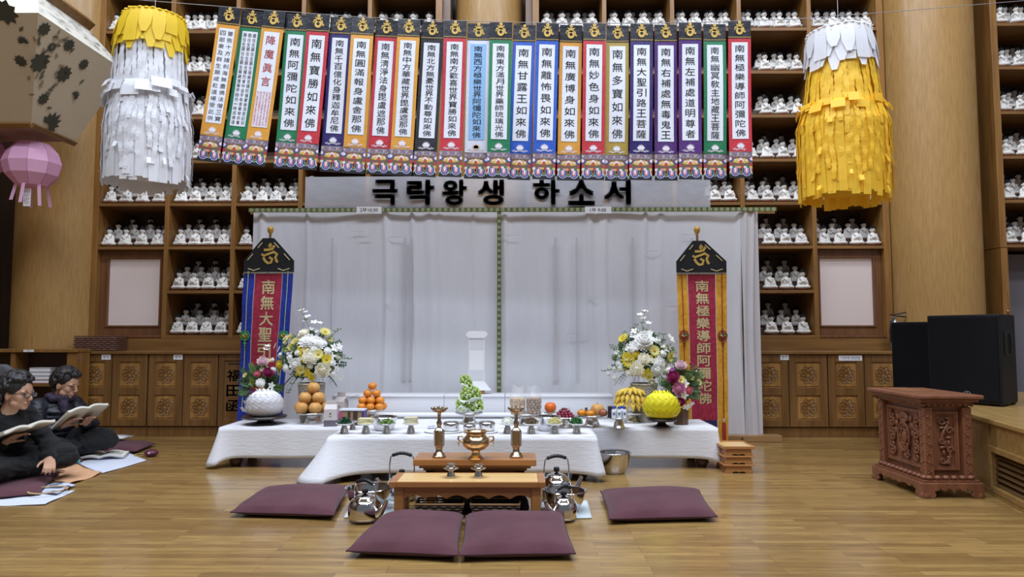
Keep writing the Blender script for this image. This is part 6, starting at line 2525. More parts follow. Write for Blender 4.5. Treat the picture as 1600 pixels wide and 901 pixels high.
def arrangement(label, name, base, items, Y, core, leaves, seed, foliage_pts, spray=None, fern=0):
    """items: (kind, u, v, radius px, depth offset)"""
    rr = random.Random(seed)
    t = thing(name, label, 'flowers', base)
    cw = Vector(core)          # centre the blooms face away from (world)
    for kind, u, v, rp, dy in items:
        p = at(u, v, Y + dy)
        n = (p - cw)
        n.z *= 1.0
        n.y -= .12
        n.normalize()
        o = link(kind, BL[kind], t)
        q = n.to_track_quat('Z', 'Y')
        o.rotation_mode = 'QUATERNION'
        o.rotation_quaternion = q
        o.location = p - base
        s = rp * Y / FPX
        o.scale = (s, s, s * .9)
    if fern:                      # small filler blossoms between the large ones
        for k in range(46):
            a, el = rr.uniform(PI * .95, PI * 2.05), rr.uniform(-.7, 1.15)
            kind = rr.choice(['white_blossom', 'white_blossom', 'white_carnation', 'pale_yellow_daisy', 'white_blossom', 'cream_carnation'])
            d = Vector((math.cos(a) * math.cos(el), math.sin(a) * math.cos(el), math.sin(el)))
            o = link(kind, BL[kind], t)
            o.rotation_mode = 'QUATERNION'
            o.rotation_quaternion = (d + Vector((rr.uniform(-.3, .3), rr.uniform(-.3, 0), rr.uniform(-.2, .2)))).to_track_quat('Z', 'Y')
            o.location = cw - base + Vector((d.x * .245, d.y * .17, d.z * .20 + .015))
            s = rr.uniform(.020, .032) * (.8 if 'carn' in kind else 1)
            o.scale = (s, s, s)
    # leaf fronds radiating from the core
    m = MB()
    c = cw - base
    for k in range(leaves):
        d = Vector((rr.gauss(0, 1), rr.gauss(-.1, .55), rr.gauss(.25, .8))).normalized()
        R = rr.uniform(*foliage_pts)
        e = c + Vector((d.x * R, d.y * R * .62, d.z * R * (1.0 if d.z > 0 else .55)))
        a = c.lerp(e, .45)
        m.tube([a, a.lerp(e, .5) + Vector((0, 0, .01)), e], .0014, 4, 0)
        ax = (e - a)
        sd = ax.cross(Vector((0, -1, .2))).normalized()
        nl = rr.randint(5, 9)
        big = rr.random() < .35
        for j in range(nl):
            f = .2 + .8 * j / nl
            pc = a.lerp(e, f)
            L = (.044 if big else .026) * (1.15 - .6 * f)
            for s in (-1, 1):
                dirv = (sd * s + ax.normalized() * .7).normalized()
                w = dirv.cross(Vector((0, -1, 0))).normalized() * L * (.26 if not big else .34)
                m.add([pc, pc + dirv * L * .5 + w, pc + dirv * L, pc + dirv * L * .5 - w], [(0, 1, 2, 3)], k % 2, True)
    for k in range(fern):
        a = 2 * PI * k / max(fern, 1) + rr.uniform(-.2, .2)
        p0 = c + Vector((.05 * math.cos(a), .04 * math.sin(a), -.08))
        R = rr.uniform(.13, .24)
        pts = [p0 + Vector((R * f * math.cos(a), R * f * .8 * math.sin(a), .02 * f - .16 * f * f)) for f in [i / 10 for i in range(11)]]
        m.tube(pts, .0016, 4, k % 2)
        for i in range(1, 11):
            dv = (pts[i] - pts[i - 1]).normalized()
            sd = dv.cross(Vector((0, 0, 1))).normalized()
            L = .048 * (1.1 - .09 * i)
            for s in (-1, 1):
                d2 = (sd * s + dv * .6 + Vector((0, 0, -.2))).normalized()
                w = d2.cross(Vector((.1, .3, 1))).normalized() * L * .14
                m.add([pts[i], pts[i] + d2 * L * .5 + w, pts[i] + d2 * L, pts[i] + d2 * L * .5 - w], [(0, 1, 2, 3)], k % 2, True)
    o = obj('foliage', m, [GREEN1, GREEN2], t, recalc=False)
    o['kind'] = 'stuff'
    if spray:
        m = MB()
        for pts in spray:
            P_ = [at(u, v, Y - .02) - base for u, v in pts]
            m.tube(P_, .0025, 5)
            for i in range(1, len(P_)):
                for s in (-1, 1):
                    L = .028
                    dv = Vector((s * .8, -.2, .5)).normalized()
                    w = Vector((.3, 0, -s * .5)).normalized() * .006
                    m.add([P_[i], P_[i] + dv * L * .5 + w, P_[i] + dv * L, P_[i] + dv * L * .5 - w], [(0, 1, 2, 3)], 0, True)
        obj('stem_spray', m, GREEN1, t, recalc=False)
    return t


def woven_pot(t, r0, r1, h, c1, c2, name='woven_pot'):
    m = MB()
    m.lathe([(.001, 0), (r0, 0), (r1, h), (r1 * .9, h), (r0 * .9, .02), (.001, .015)], 28, 0)
    for k in range(int(h / .012)):
        z = .008 + k * .012
        r = r0 + (r1 - r0) * z / h
        m.tube([((r + .002 + .003 * (1 if (i + k) % 2 else -1)) * math.cos(2 * PI * i / 36), (r + .002 + .003 * (1 if (i + k) % 2 else -1)) * math.sin(2 * PI * i / 36), z) for i in range(36)], .0055, 5, 1, closed=True)
    m.tube([((r1 + .003) * math.cos(2 * PI * i / 36), (r1 + .003) * math.sin(2 * PI * i / 36), h) for i in range(36)], .009, 6, 1, closed=True)
    obj(name, m, [mat(name + '_base', c1, 0.7), mat(name + '_weave', c2, 0.7, col2=c1, nscale=60)], t)


YF = 6.36
itemsL = [('white_blossom', 471, 484, 6, 0), ('white_blossom', 477, 487, 5, .02), ('white_blossom', 480, 494, 7, 0), ('white_blossom', 476, 501, 5, .02), ('white_blossom', 491, 503, 7, 0), ('white_blossom', 500, 504, 5, .03), ('white_blossom', 487, 513, 6, 0), ('white_blossom', 493, 517, 6, .02),
          ('cream_carnation', 475, 521, 11, 0), ('pale_yellow_daisy', 508, 519, 10, 0), ('yellow_daisy', 508, 521, 7, .02),
          ('white_carnation', 482, 534, 17, -.04), ('white_carnation', 496, 536, 13, -.05), ('white_carnation', 492, 545, 10, -.07), ('white_carnation', 470, 531, 9, 0), ('white_peony', 486, 528, 9, -.01),
          ('pale_yellow_daisy', 452, 527, 8, 0), ('pale_yellow_daisy', 461, 533, 8, -.02), ('pale_yellow_daisy', 456, 541, 9, -.03), ('pale_yellow_daisy', 450, 545, 7, -.02), ('cream_carnation', 447, 535, 7, .02),
          ('yellow_blossom', 470, 546, 9, -.07), ('yellow_blossom', 477, 543, 8, -.08), ('yellow_blossom', 473, 557, 8, -.09), ('yellow_blossom', 471, 566, 7, -.09),
          ('white_carnation', 465, 551, 6, -.07), ('cream_carnation', 484, 558, 13, -.11), ('pale_yellow_daisy', 497, 553, 9, -.09), ('yellow_daisy', 510, 561, 9, -.07), ('white_carnation', 512, 548, 7, -.04),
          ('white_blossom', 522, 543, 8, 0), ('white_blossom', 530, 541, 7, .02), ('white_carnation', 506, 536, 6, -.03), ('white_carnation', 438, 555, 6, -.01), ('white_carnation', 427, 562, 5, 0), ('white_blossom', 430, 540, 6, .02), ('white_blossom', 436, 545, 6, .02),
          ('yellow_rose', 438, 570, 9, -.05), ('pale_yellow_daisy', 436, 581, 6, -.03), ('white_carnation', 447, 575, 8, -.06), ('white_peony', 462, 569, 11, -.10), ('white_carnation', 453, 558, 7, -.05),
          ('yellow_blossom', 467, 581, 8, -.11), ('pale_yellow_daisy', 470, 577, 8, -.12), ('yellow_blossom', 481, 583, 8, -.12), ('yellow_blossom', 487, 590, 7, -.10), ('cream_rose', 504, 577, 13, -.12), ('white_carnation', 520, 567, 6, -.06), ('white_carnation', 521, 584, 6, -.06),
          ('white_blossom', 532, 588, 7, -.01), ('white_blossom', 526, 575, 6, -.03), ('white_carnation', 484, 571, 6, -.10), ('white_blossom', 446, 527, 6, .03), ('pale_yellow_daisy', 515, 530, 6, .02), ('white_blossom', 518, 556, 7, -.03)]
bpos = Vector((at(487, 600, YF).x, YF, TOPZ))
t = arrangement('large white and yellow flower arrangement in a pale woven basket behind the pears', 'flower_arrangement', bpos, itemsL, YF, at(487, 565, YF + .06), 210, 3, (.16, .33),
                [[(492, 540), (486, 520), (478, 500), (470, 484)], [(500, 545), (512, 530), (525, 518), (530, 515)], [(510, 570), (528, 562), (540, 560), (547, 561)], [(465, 590), (457, 600), (452, 610), (450, 614)]], 16)
woven_pot(t, .088, .112, .33, 'a39b8f', 'c2bbb0')
itemsR = [('white_blossom', 1008, 486, 6, .02), ('white_blossom', 1000, 491, 6, 0), ('white_blossom', 1004, 496, 6, 0), ('white_blossom', 1013, 504, 6, 0), ('white_blossom', 992, 517, 8, 0), ('white_blossom', 990, 524, 7, 0), ('white_blossom', 1048, 528, 9, 0), ('white_blossom', 1046, 542, 7, .02),
          ('yellow_daisy', 973, 529, 8, 0), ('pale_yellow_daisy', 976, 526, 7, .02), ('white_peony', 1006, 530, 16, -.05), ('white_carnation', 1000, 538, 12, -.06), ('white_carnation', 987, 546, 9, -.05), ('cream_carnation', 1012, 540, 10, -.05), ('white_carnation', 1026, 532, 8, 0),
          ('yellow_daisy', 983, 563, 12, -.07), ('yellow_daisy', 979, 557, 8, -.06), ('yellow_rose', 993, 555, 8, -.07), ('pale_yellow_daisy', 1022, 548, 10, -.06), ('yellow_blossom', 1016, 561, 7, -.09), ('yellow_blossom', 1027, 562, 7, -.08), ('cream_carnation', 1006, 561, 11, -.10),
          ('pale_yellow_daisy', 1046, 558, 9, -.02), ('white_carnation', 1036, 552, 7, -.03), ('white_carnation', 1030, 567, 11, -.09), ('white_peony', 1026, 577, 12, -.10), ('white_carnation', 1037, 579, 8, -.05), ('cream_carnation', 995, 577, 13, -.12), ('white_carnation', 982, 583, 6, -.09),
          ('yellow_blossom', 1010, 583, 10, -.12), ('pale_yellow_daisy', 1014, 588, 7, -.12), ('white_carnation', 966, 568, 6, -.01), ('white_carnation', 969, 575, 7, -.02), ('white_carnation', 960, 577, 6, 0), ('white_blossom', 953, 573, 6, .02), ('white_carnation', 960, 590, 7, -.02), ('white_blossom', 973, 553, 7, -.01),
          ('white_blossom', 964, 549, 6, .02), ('white_blossom', 968, 562, 6, 0), ('white_blossom', 978, 542, 7, 0), ('cream_rose', 1018, 597, 6, -.10), ('white_blossom', 1040, 567, 6, -.02), ('white_blossom', 1034, 540, 6, 0), ('pale_yellow_daisy', 1050, 553, 6, 0), ('white_carnation', 951, 584, 5, .02),
          ('white_blossom', 1016, 519, 6, 0), ('white_carnation', 996, 569, 7, -.11), ('white_blossom', 987, 536, 6, 0)]
bpos = Vector((at(1006, 600, YF).x, YF, TOPZ))
t = arrangement('large white and yellow flower arrangement in a pale woven basket behind the yellow lotus', 'flower_arrangement', bpos, itemsR, YF, at(1004, 562, YF + .06), 210, 4, (.16, .32),
                [[(1004, 535), (1003, 520), (1004, 505), (1007, 488)], [(1000, 530), (997, 518), (994, 508)], [(975, 560), (962, 547), (955, 540)], [(968, 575), (952, 578), (943, 580)], [(1030, 545), (1036, 532), (1037, 523)]], 16)
woven_pot(t, .088, .112, .33, 'a8a18d', 'c2bca5')
# smaller colourful pots
YP = 6.17
itemsB = [('pale_pink_peony', 1064, 571, 10, -.02), ('magenta_peony', 1052, 589, 11, -.05), ('pink_peony', 1061, 607, 11, -.07), ('coral_carnation', 1076, 610, 7, -.06), ('magenta_peony', 1063, 627, 8, -.08), ('violet_carnation', 1050, 579, 6, -.02), ('pale_yellow_daisy', 1064, 593, 7, -.06), ('white_blossom', 1070, 599, 7, -.06),
          ('magenta_bud', 1078, 569, 5, 0), ('magenta_bud', 1086, 577, 5, .02), ('magenta_bud', 1071, 584, 5, -.03), ('pale_yellow_daisy', 1092, 597, 6, 0), ('cream_carnation', 1045, 577, 5, 0), ('white_blossom', 1069, 617, 7, -.08), ('white_blossom', 1073, 635, 7, -.07), ('white_blossom', 1081, 630, 5, -.03), ('magenta_bud', 1050, 605, 4, -.03), ('cream_rose', 1088, 580, 4, .02), ('magenta_bud', 1081, 622, 4, -.03), ('pale_yellow_daisy', 1081, 590, 5, 0)]
bpos = Vector((at(1064, 640, YP).x, YP, TOPZ))
t = arrangement('small pot of pink, magenta and white flowers right of the yellow lotus', 'potted_flowers', bpos, itemsB, YP, at(1068, 605, YP + .03), 95, 6, (.10, .24))
obj('wooden_pot', MB().lathe([(.001, 0), (.062, 0), (.068, .13), (.060, .13), (.055, .10), (.001, .10)], 8, smooth=False), wood('dark_pot_wood', '4d3526', '62442f', 'z'), t)
itemsA = [('pale_pink_peony', 411, 565, 10, -.02), ('coral_carnation', 402, 584, 6, -.03), ('magenta_peony', 419, 582, 9, -.03), ('white_carnation', 407, 598, 8, -.05), ('yellow_rose', 396, 598, 6, -.03), ('violet_carnation', 394, 612, 5, -.03), ('pale_yellow_daisy', 383, 586, 5, 0), ('white_blossom', 381, 639, 7, -.02), ('white_blossom', 383, 628, 5, 0),
          ('white_blossom', 416, 545, 6, .03), ('pale_yellow_daisy', 424, 563, 5, .02), ('white_carnation', 427, 577, 5, 0), ('magenta_bud', 399, 600, 4, 0), ('white_blossom', 418, 540, 5, .03), ('cream_carnation', 410, 577, 5, -.02), ('white_carnation', 399, 625, 6, -.04), ('magenta_bud', 433, 598, 4, 0), ('white_blossom', 424, 602, 6, -.03)]
bpos = Vector((at(405, 640, YP).x, YP + .20, TOPZ))
t = arrangement('small pot of pink, yellow and white flowers behind the white paper lotus', 'potted_flowers', bpos, itemsA, YP + .20, at(405, 605, YP + .25), 95, 8, (.12, .26))
obj('wooden_pot', MB().lathe([(.001, 0), (.062, 0), (.068, .13), (.060, .13), (.055, .10), (.001, .10)], 8, smooth=False), wood('dark_pot_wood', '4d3526', '62442f', 'z'), t)
# ================================================================== KETTLES, BOWLS AND FLOOR THINGS
MIRROR = mat('mirror_steel', 'd9d8d8', 0.07, 1.0)


def kettle(label, x, y, z, R, H, rot, handle_up=True, hh=.12, square=False):
    t = thing('steel_kettle', label, 'kettle', (x, y, z), rot, 'steel kettles')
    obj('body', MB().lathe([(.001, 0), (R * .80, 0), (R * .92, H * .03), (R, H * .18), (R * .99, H * .55), (R * .92, H * .74), (R * .78, H * .88), (R * .62, H * .95), (R * .60, H * .97)], 44), MIRROR, t)
    ld = obj('lid', MB().lathe([(R * .62, H * .97), (R * .60, H * 1.0), (R * .40, H * 1.06), (R * .16, H * 1.10), (.001, H * 1.105)], 36), MIRROR, t)
    obj('lid_knob', MB().lathe([(.008, H * 1.10), (.009, H * 1.14), (.019, H * 1.16), (.020, H * 1.28), (.014, H * 1.31), (.001, H * 1.315)], 18), BLACKP, ld)
    sp = [(R * .9, 0, H * .30), (R * 1.18, 0, H * .42), (R * 1.42, 0, H * .66), (R * 1.62, 0, H * .92)]
    obj('spout', MB().tube(sp, [.026, .022, .016, .011], 14), MIRROR, t)
    # bail handle lying in the x-z plane
    ww = R * .78
    zt = H * .85 + hh
    hb = obj('bail', MB().tube([(-ww, 0, H * .72), (-ww * 1.02, 0, H * .85 + hh * .55), (-ww * .92, 0, zt - .012), (-ww * .62, 0, zt + .006), (ww * .62, 0, zt + .006), (ww * .92, 0, zt - .012), (ww * 1.02, 0, H * .85 + hh * .55), (ww, 0, H * .72)], .0045, 8), STEEL, t)
    pts = [(-ww * .8 + 1.6 * ww * i / 12, 0, zt - .004 + .016 * math.sin(PI * i / 12)) for i in range(13)]
    obj('grip', MB().tube(pts, [.010 + .003 * (i % 2) for i in range(13)], 10), BLACKP, hb)
    return t


# blue-white cloths
CLB = mat('pale_blue_cloth', 'c2cdd2', 0.9, bump=(120, .4, .003))


def flat_cloth(name, label, pts, mt, cat='cloth', h=.006, seed=0, wob=.004, group=None, z=.0015):
    c = sum((Vector((p.x, p.y, 0)) for p in pts), Vector()) / 4
    q = [Vector((p.x, p.y, 0)) - c for p in pts]
    rr = random.Random(seed)
    ph = [rr.uniform(0, 6) for _ in range(4)]
    t = thing(name, label, cat, c + Vector((0, 0, z)), 0, group)

    def fn(u, v):
        p = q[0].lerp(q[1], u).lerp(q[3].lerp(q[2], u), v)
        w = wob * (1 + math.sin(6 * u + ph[0]) * math.sin(5 * v + ph[1]) + .3 * math.sin(15 * u + 9 * v + ph[2]))
        return (p.x, p.y, h * .5 + max(w, 0))
    o = obj('fabric', MB().grid(fn, 24, 16), mt, t, recalc=False, solid=h * .8)
    ed = [fn(i / 16, 0) for i in range(16)] + [fn(1, i / 10) for i in range(10)] + [fn(1 - i / 16, 1) for i in range(16)] + [fn(0, 1 - i / 10) for i in range(10)]
    obj('hem', MB().tube(ed, h * .55, 5, closed=True), mt, t)
    return t


flat_cloth('folded_towel', 'pale blue folded towel under the kettle and bowl at the left of the tea table', [on(538, 810), on(612, 806), on(640, 770), on(558, 772)], CLB, 'towel', .008, 1, .0, 'pale blue towels')
flat_cloth('folded_towel', 'pale blue folded towel under the kettle and bowl at the right of the tea table', [on(842, 812), on(924, 810), on(917, 784), on(850, 776)], CLB, 'towel', .008, 2, .0, 'pale blue towels')
zt = .0105
pL = on(577, 806, zt)
kettle('steel kettle with a black lid knob in front of the left steel bowl', pL.x - .012, 4.27, zt, .098, .135, -.45, hh=.10)
pB = on(578, 790, zt)
steel_bowl('wide steel bowl behind the left front kettle', 0, 0, .150, .125, p=Vector((at(577, 780, 4.58).x, 4.565, zt)), name='mixing_bowl', group='wide steel bowls on towels')
kettle('steel kettle with a tall black handle behind the left end of the tea table', -.79, 4.83, .001, .105, .15, PI, hh=.165)
kettle('steel kettle with a tall black handle behind the right end of the tea table', .245, 4.78, .001, .105, .17, .15, hh=.14)
pR = on(880, 800, zt)
steel_bowl('wide steel bowl behind the right front kettle', 0, 0, .138, .125, p=Vector((at(882, 785, 4.52).x, 4.50, zt)), name='mixing_bowl', group='wide steel bowls on towels')
kettle('steel kettle with its spout toward the baskets in front of the right bowl', .262, 4.30, zt, .080, .12, PI + .55, hh=.075)
# large basin beside the front table
p = on(963, 743)
steel_bowl('large steel basin on the floor between the front and back tables', 0, 0, .140, .16, p=Vector((p.x, p.y + .13, .001)), name='steel_basin', group='large basin')

# ------------------------------------------------------------------ stacked wooden trays
SOB = wood('soban_wood', 'a8713d', 'bd8850', 'x', rough=.4)
DRKC = mat('dark_cutout', '20160f', 0.9)
p = on(1145, 740)
sx = .235


def soban(label, z, up, h):
    t = thing('wooden_tray_table', label, 'tray', (p.x + .058, p.y + .16, z), 0, 'stacked wooden tray tables')
    w, d = .115, .14
    if up:
        obj('tray_base', MB().bb(-w, w, -d, d, h - .016, h - .008), W_TOP, t)
        obj('rim', MB().bb(-w - .012, w + .012, -d - .012, -d, h - .022, h).bb(-w - .012, w + .012, d, d + .012, h - .022, h).bb(-w - .012, -w, -d, d, h - .022, h).bb(w, w + .012, -d, d, h - .022, h), SOB, t, bevel=.003)
    else:
        obj('tray_base', MB().bb(-w - .01, w + .01, -d - .01, d + .01, h - .012, h), SOB, t, bevel=.003)
    k = h - (.022 if up else .012)
    m = MB()
    a, b = w * .98, w * .84
    pts = [(-a, 0), (-.055, 0), (-.045, .010), (-.02, .012), (0, .006), (.02, .012), (.045, .010), (.055, 0), (a, 0), (b, k), (-b, k)]
    m.prism(pts, -d * .95, -d * .95 + .012)
    m.prism(pts, d * .95 - .012, d * .95)
    m.bb(-b, -b + .012, -d * .95 + .012, d * .95 - .012, 0, k).bb(b - .012, b, -d * .95 + .012, d * .95 - .012, 0, k)
    obj('skirt', m, SOB, t)
    return t


zz = .001
for i, (lab, up, h) in enumerate((('lowest wooden tray table of the stack beside the right end of the white cloth', False, .068),
                                  ('middle wooden tray table of the stack beside the right end of the white cloth', False, .068),
                                  ('topmost wooden tray table with a raised rim, on the stack beside the white cloth', True, .075))):
    soban(lab, zz, up, h)
    zz += h + .001

# ------------------------------------------------------------------ carved stand at the right
def carved_stand():
    L_, M_, R_ = on(1366, 747), on(1441, 777), on(1546, 781)
    x0, x1 = (L_.x + M_.x) / 2 - .01, R_.x - .0
    y0, y1 = M_.y - .03, L_.y + .02
    cx, cy = (x0 + x1) / 2, (y0 + y1) / 2
    t = thing('carved_stand', 'reddish brown carved wooden stand with relief panels in front of the speakers', 'stand', (cx, cy, 0), .01)
    w, d = (x1 - x0) / 2, (y1 - y0) / 2
    H = .69
    # cabriole base
    m = MB()
    def skirt(L, n):
        pts = [(-L, .10), (-L, .0), (-L + .07, 0), (-L + .085, .02), (-L + .075, .045), (-L + .11, .055)]
        k = 10
        for i in range(k + 1):
            f = i / k
            x = -L + .11 + (2 * L - .22) * f
            pts.append((x, .055 + .012 * math.cos(2 * PI * f * n) - (.012 if abs(f - .5) < .06 else 0)))
        pts += [(L - .11, .055), (L - .075, .045), (L - .085, .02), (L - .07, 0), (L, 0), (L, .10)]
        return pts
    for s in (-1, 1):
        m.prism(skirt(w - .005, 3), s * d - .02 * (1 if s > 0 else 0) - (.0 if s > 0 else .0), s * d + (0.0 if s > 0 else .02), plane='xz')
        m.prism(skirt(d - .021, 4), s * w - (.02 if s > 0 else 0), s * w + (0 if s > 0 else .02), plane='yz')
    b = obj('base', m, W_CARVE, t, bevel=.006)
    for sx in (-1, 1):
        for sy in (-1, 1):
            f = MB().lathe([(.001, 0), (.028, 0), (.034, .012), (.03, .03), (.022, .05), (.028, .09)], 14, c=(sx * (w - .026), sy * (d - .026), 0))
            obj('foot', f, W_CARVE, b)
    obj('plinth', MB().bb(-w + .02, w - .02, -d + .02, d - .02, .10, .115), W_CARVE, t)
    mm = MB()
    for (L, ax) in ((w - .04, 'x'), (d - .04, 'y')):
        n = int(2 * L / .055)
        for i in range(n):
            q = -L + 2 * L * (i + .5) / n
            for s in (-1, 1):
                c = (q, s * (d - .045), .13) if ax == 'x' else (s * (w - .045), q, .13)
                r = (.026, .022, .017) if ax == 'x' else (.022, .026, .017)
                mm.ball(c, r, 0, 8, 6)
    obj('lotus_moulding', mm, W_CARVE, t)
    bw, bd = w - .075, d - .075
    z0, z1 = .145, H - .085
    obj('body', MB().bb(-bw + .012, bw - .012, -bd + .012, bd - .012, .115, z1), W_CARVE, t)
    pw = .032
    for sx in (-1, 1):
        for sy in (-1, 1):
            pm = MB().bb(sx * bw - pw, sx * bw + pw, sy * bd - pw, sy * bd + pw, .115, z1)
            pst = obj('corner_post', pm, W_CARVE, t, bevel=.008)
            cv = MB()
            for i in range(15):
                z = z0 + .01 + (z1 - z0 - .03) * i / 14
                for face in (0, 1):
                    o = .016 * math.sin(i * 1.35)
                    pts = []
                    for k in range(8):
                        a = k / 7 * 4.6 + (i % 2) * PI
                        r = .017 * (1 - k / 9)
                        x_, z_ = o * .6 + r * math.cos(a), z + r * math.sin(a)
                        pts.append((sx * bw + x_, sy * bd + sy * (pw + .001), z_) if face == 0 else (sx * bw + sx * (pw + .001), sy * bd + x_, z_))
                    cv.tube(pts, [.005 - .0004 * k for k in range(8)], 5)
            obj('carving', cv, W_CARVE, pst)
    # sunk panels with relief
    def frame(plane, s, half, name, relief):
        m = MB()
        q = (s * (bd - .012)) if plane == 'x' else (s * (bw - .012))
        e = s * .016
        a, b2 = -half, half
        lo, hi = z0 + .03, z1 - .03
        def bar(p0, p1, c0, c1, dep):
            if plane == 'x':
                m.bb(p0, p1, min(q, q + s * dep), max(q, q + s * dep), c0, c1)
            else:
                m.bb(min(q, q + s * dep), max(q, q + s * dep), p0, p1, c0, c1)
        for wd, dep, o in ((.018, .016, 0), (.010, .010, .018)):
            bar(a + o, a + o + wd, lo + o, hi - o, dep)
            bar(b2 - o - wd, b2 - o, lo + o, hi - o, dep)
            bar(a + o + wd, b2 - o - wd, lo + o, lo + o + wd, dep)
            bar(a + o + wd, b2 - o - wd, hi - o - wd, hi - o, dep)
        fo = obj('panel_frame', m, W_CARVE, t, bevel=.002)
        r = MB()
        relief(r, half - .034, (lo + hi) / 2, (hi - lo) / 2 - .034)
        if plane == 'x':
            r.v = [(x, q + s * (.002 + y), z) for x, y, z in r.v]
        else:
            r.v = [(q + s * (.002 + y), x, z) for x, y, z in r.v]
        obj('relief_carving', r, W_CARVE, fo)

    def scroll(r, cx, cz, R, turns, a0, dirn, th=.011):
        pts, rad = [], []
        for k in range(18):
            f = k / 17
            a = a0 + dirn * f * turns * 2 * PI
            q = R * (1 - .85 * f)
            pts.append((cx + q * math.cos(a), .010 + .006 * f, cz + q * math.sin(a)))
            rad.append(th * (1 - .5 * f))
        r.tube(pts, rad, 6)

    def medallion(r, hx, cz, hz):
        ring = [(.072 * math.cos(a), .016, cz - .01 + .098 * math.sin(a)) for a in [2 * PI * i / 28 for i in range(28)]]
        r.tube(ring, .009, 7, closed=True)
        ring = [(.038 * math.cos(a), .016, cz - .01 + .055 * math.sin(a)) for a in [2 * PI * i / 24 for i in range(24)]]
        r.tube(ring, .006, 6, closed=True)
        r.ball((0, .012, cz - .01), (.028, .012, .042), 0, 12, 8)
        for k in range(8):
            a = 2 * PI * k / 8
            r.ball((.055 * math.cos(a), .012, cz - .01 + .076 * math.sin(a)), (.012, .008, .014), 0, 8, 5)
        for k in range(5):
            a = -1.1 + 2.2 * k / 4
            r.ball((.045 * math.sin(a), .012, cz + hz - .055 + .035 * math.cos(a)), (.020, .012, .026), 0, 8, 6)
        r.ball((0, .014, cz + hz - .065), (.03, .012, .02), 0, 8, 6)
        for s in (-1, 1):
            for j in range(6):
                zz_ = cz - hz + .035 + (2 * hz - .07) * j / 5
                scroll(r, s * (hx - .038), zz_, .036, 1.2, PI / 2 if s > 0 else PI / 2, -s if j % 2 else s)
            for j in range(3):
                scroll(r, s * .045, cz - hz + .035 + j * .022, .028, 1.0, j, s, .009)
                r.ball((s * (.085 + .012 * j), .010, cz + hz - .04 - .05 * j), (.018, .010, .024), 0, 8, 5)
        for j in range(4):
            r.ball((0, .010, cz - hz + .025 + .03 * j), (.014, .010, .016), 0, 8, 5)

    def vine(r, hx, cz, hz):
        pts = [(hx * .45 * math.sin(5.2 * f * PI / 2), .010, cz - hz + .01 + (2 * hz - .02) * f) for f in [i / 24 for i in range(25)]]
        r.tube(pts, .010, 7)
        for j in range(5):
            f = (j + .5) / 5
            s = 1 if j % 2 else -1
            scroll(r, s * hx * .45, cz - hz + 2 * hz * f, .026, 1.2, 0, s, .009)
            r.ball((-s * hx * .4, .010, cz - hz + 2 * hz * f + .02), (.022, .010, .011), 0, 8, 5)
            r.ball((-s * hx * .3, .012, cz - hz + 2 * hz * f - .015), (.012, .010, .018), 0, 8, 5)
    for s in (-1, 1):
        frame('y', s, bd - pw - .012, 'long', medallion)
        frame('x', s, min(bw - pw - .012, .105), 'short', vine)
    # cornice
    obj('cornice', MB().bb(-bw - .02, bw + .02, -bd - .02, bd + .02, z1, z1 + .018).bb(-bw - .04, bw + .04, -bd - .04, bd + .04, z1 + .018, z1 + .036)
        .bb(-w + .01, w - .01, -d + .01, d - .01, z1 + .036, z1 + .058), W_CARVE, t, bevel=.006)
    obj('top', MB().bb(-w - .012, w + .012, -d - .012, d + .012, z1 + .058, H), W_CARVE, t, bevel=.008)
    dn = MB()
    for (L, ax) in ((w - .02, 'x'), (d - .02, 'y')):
        n = int(2 * L / .04)
        for i in range(n):
            q = -L + 2 * L * (i + .5) / n
            for s in (-1, 1):
                c = (q, s * (bd + .03), z1 + .016) if ax == 'x' else (s * (bw + .03), q, z1 + .016)
                dn.ball(c, (.016, .012, .014) if ax == 'x' else (.012, .016, .014), 0, 7, 5)
    obj('leaf_moulding', dn, W_CARVE, t)
    obj('top_inlay', MB().bb(-.13, .06, -.05, d - .03, H + .0003, H + .004), wood('lighter_brown_wood', '82573c', '95684a', 'y'), t)
    return t


carved_stand()

# ------------------------------------------------------------------ loudspeakers
SPK = mat('black_speaker_paint', '131318', 0.55, spec=.25)
GRL = mat('speaker_grille', '0c0d12', 0.75, spec=.2)


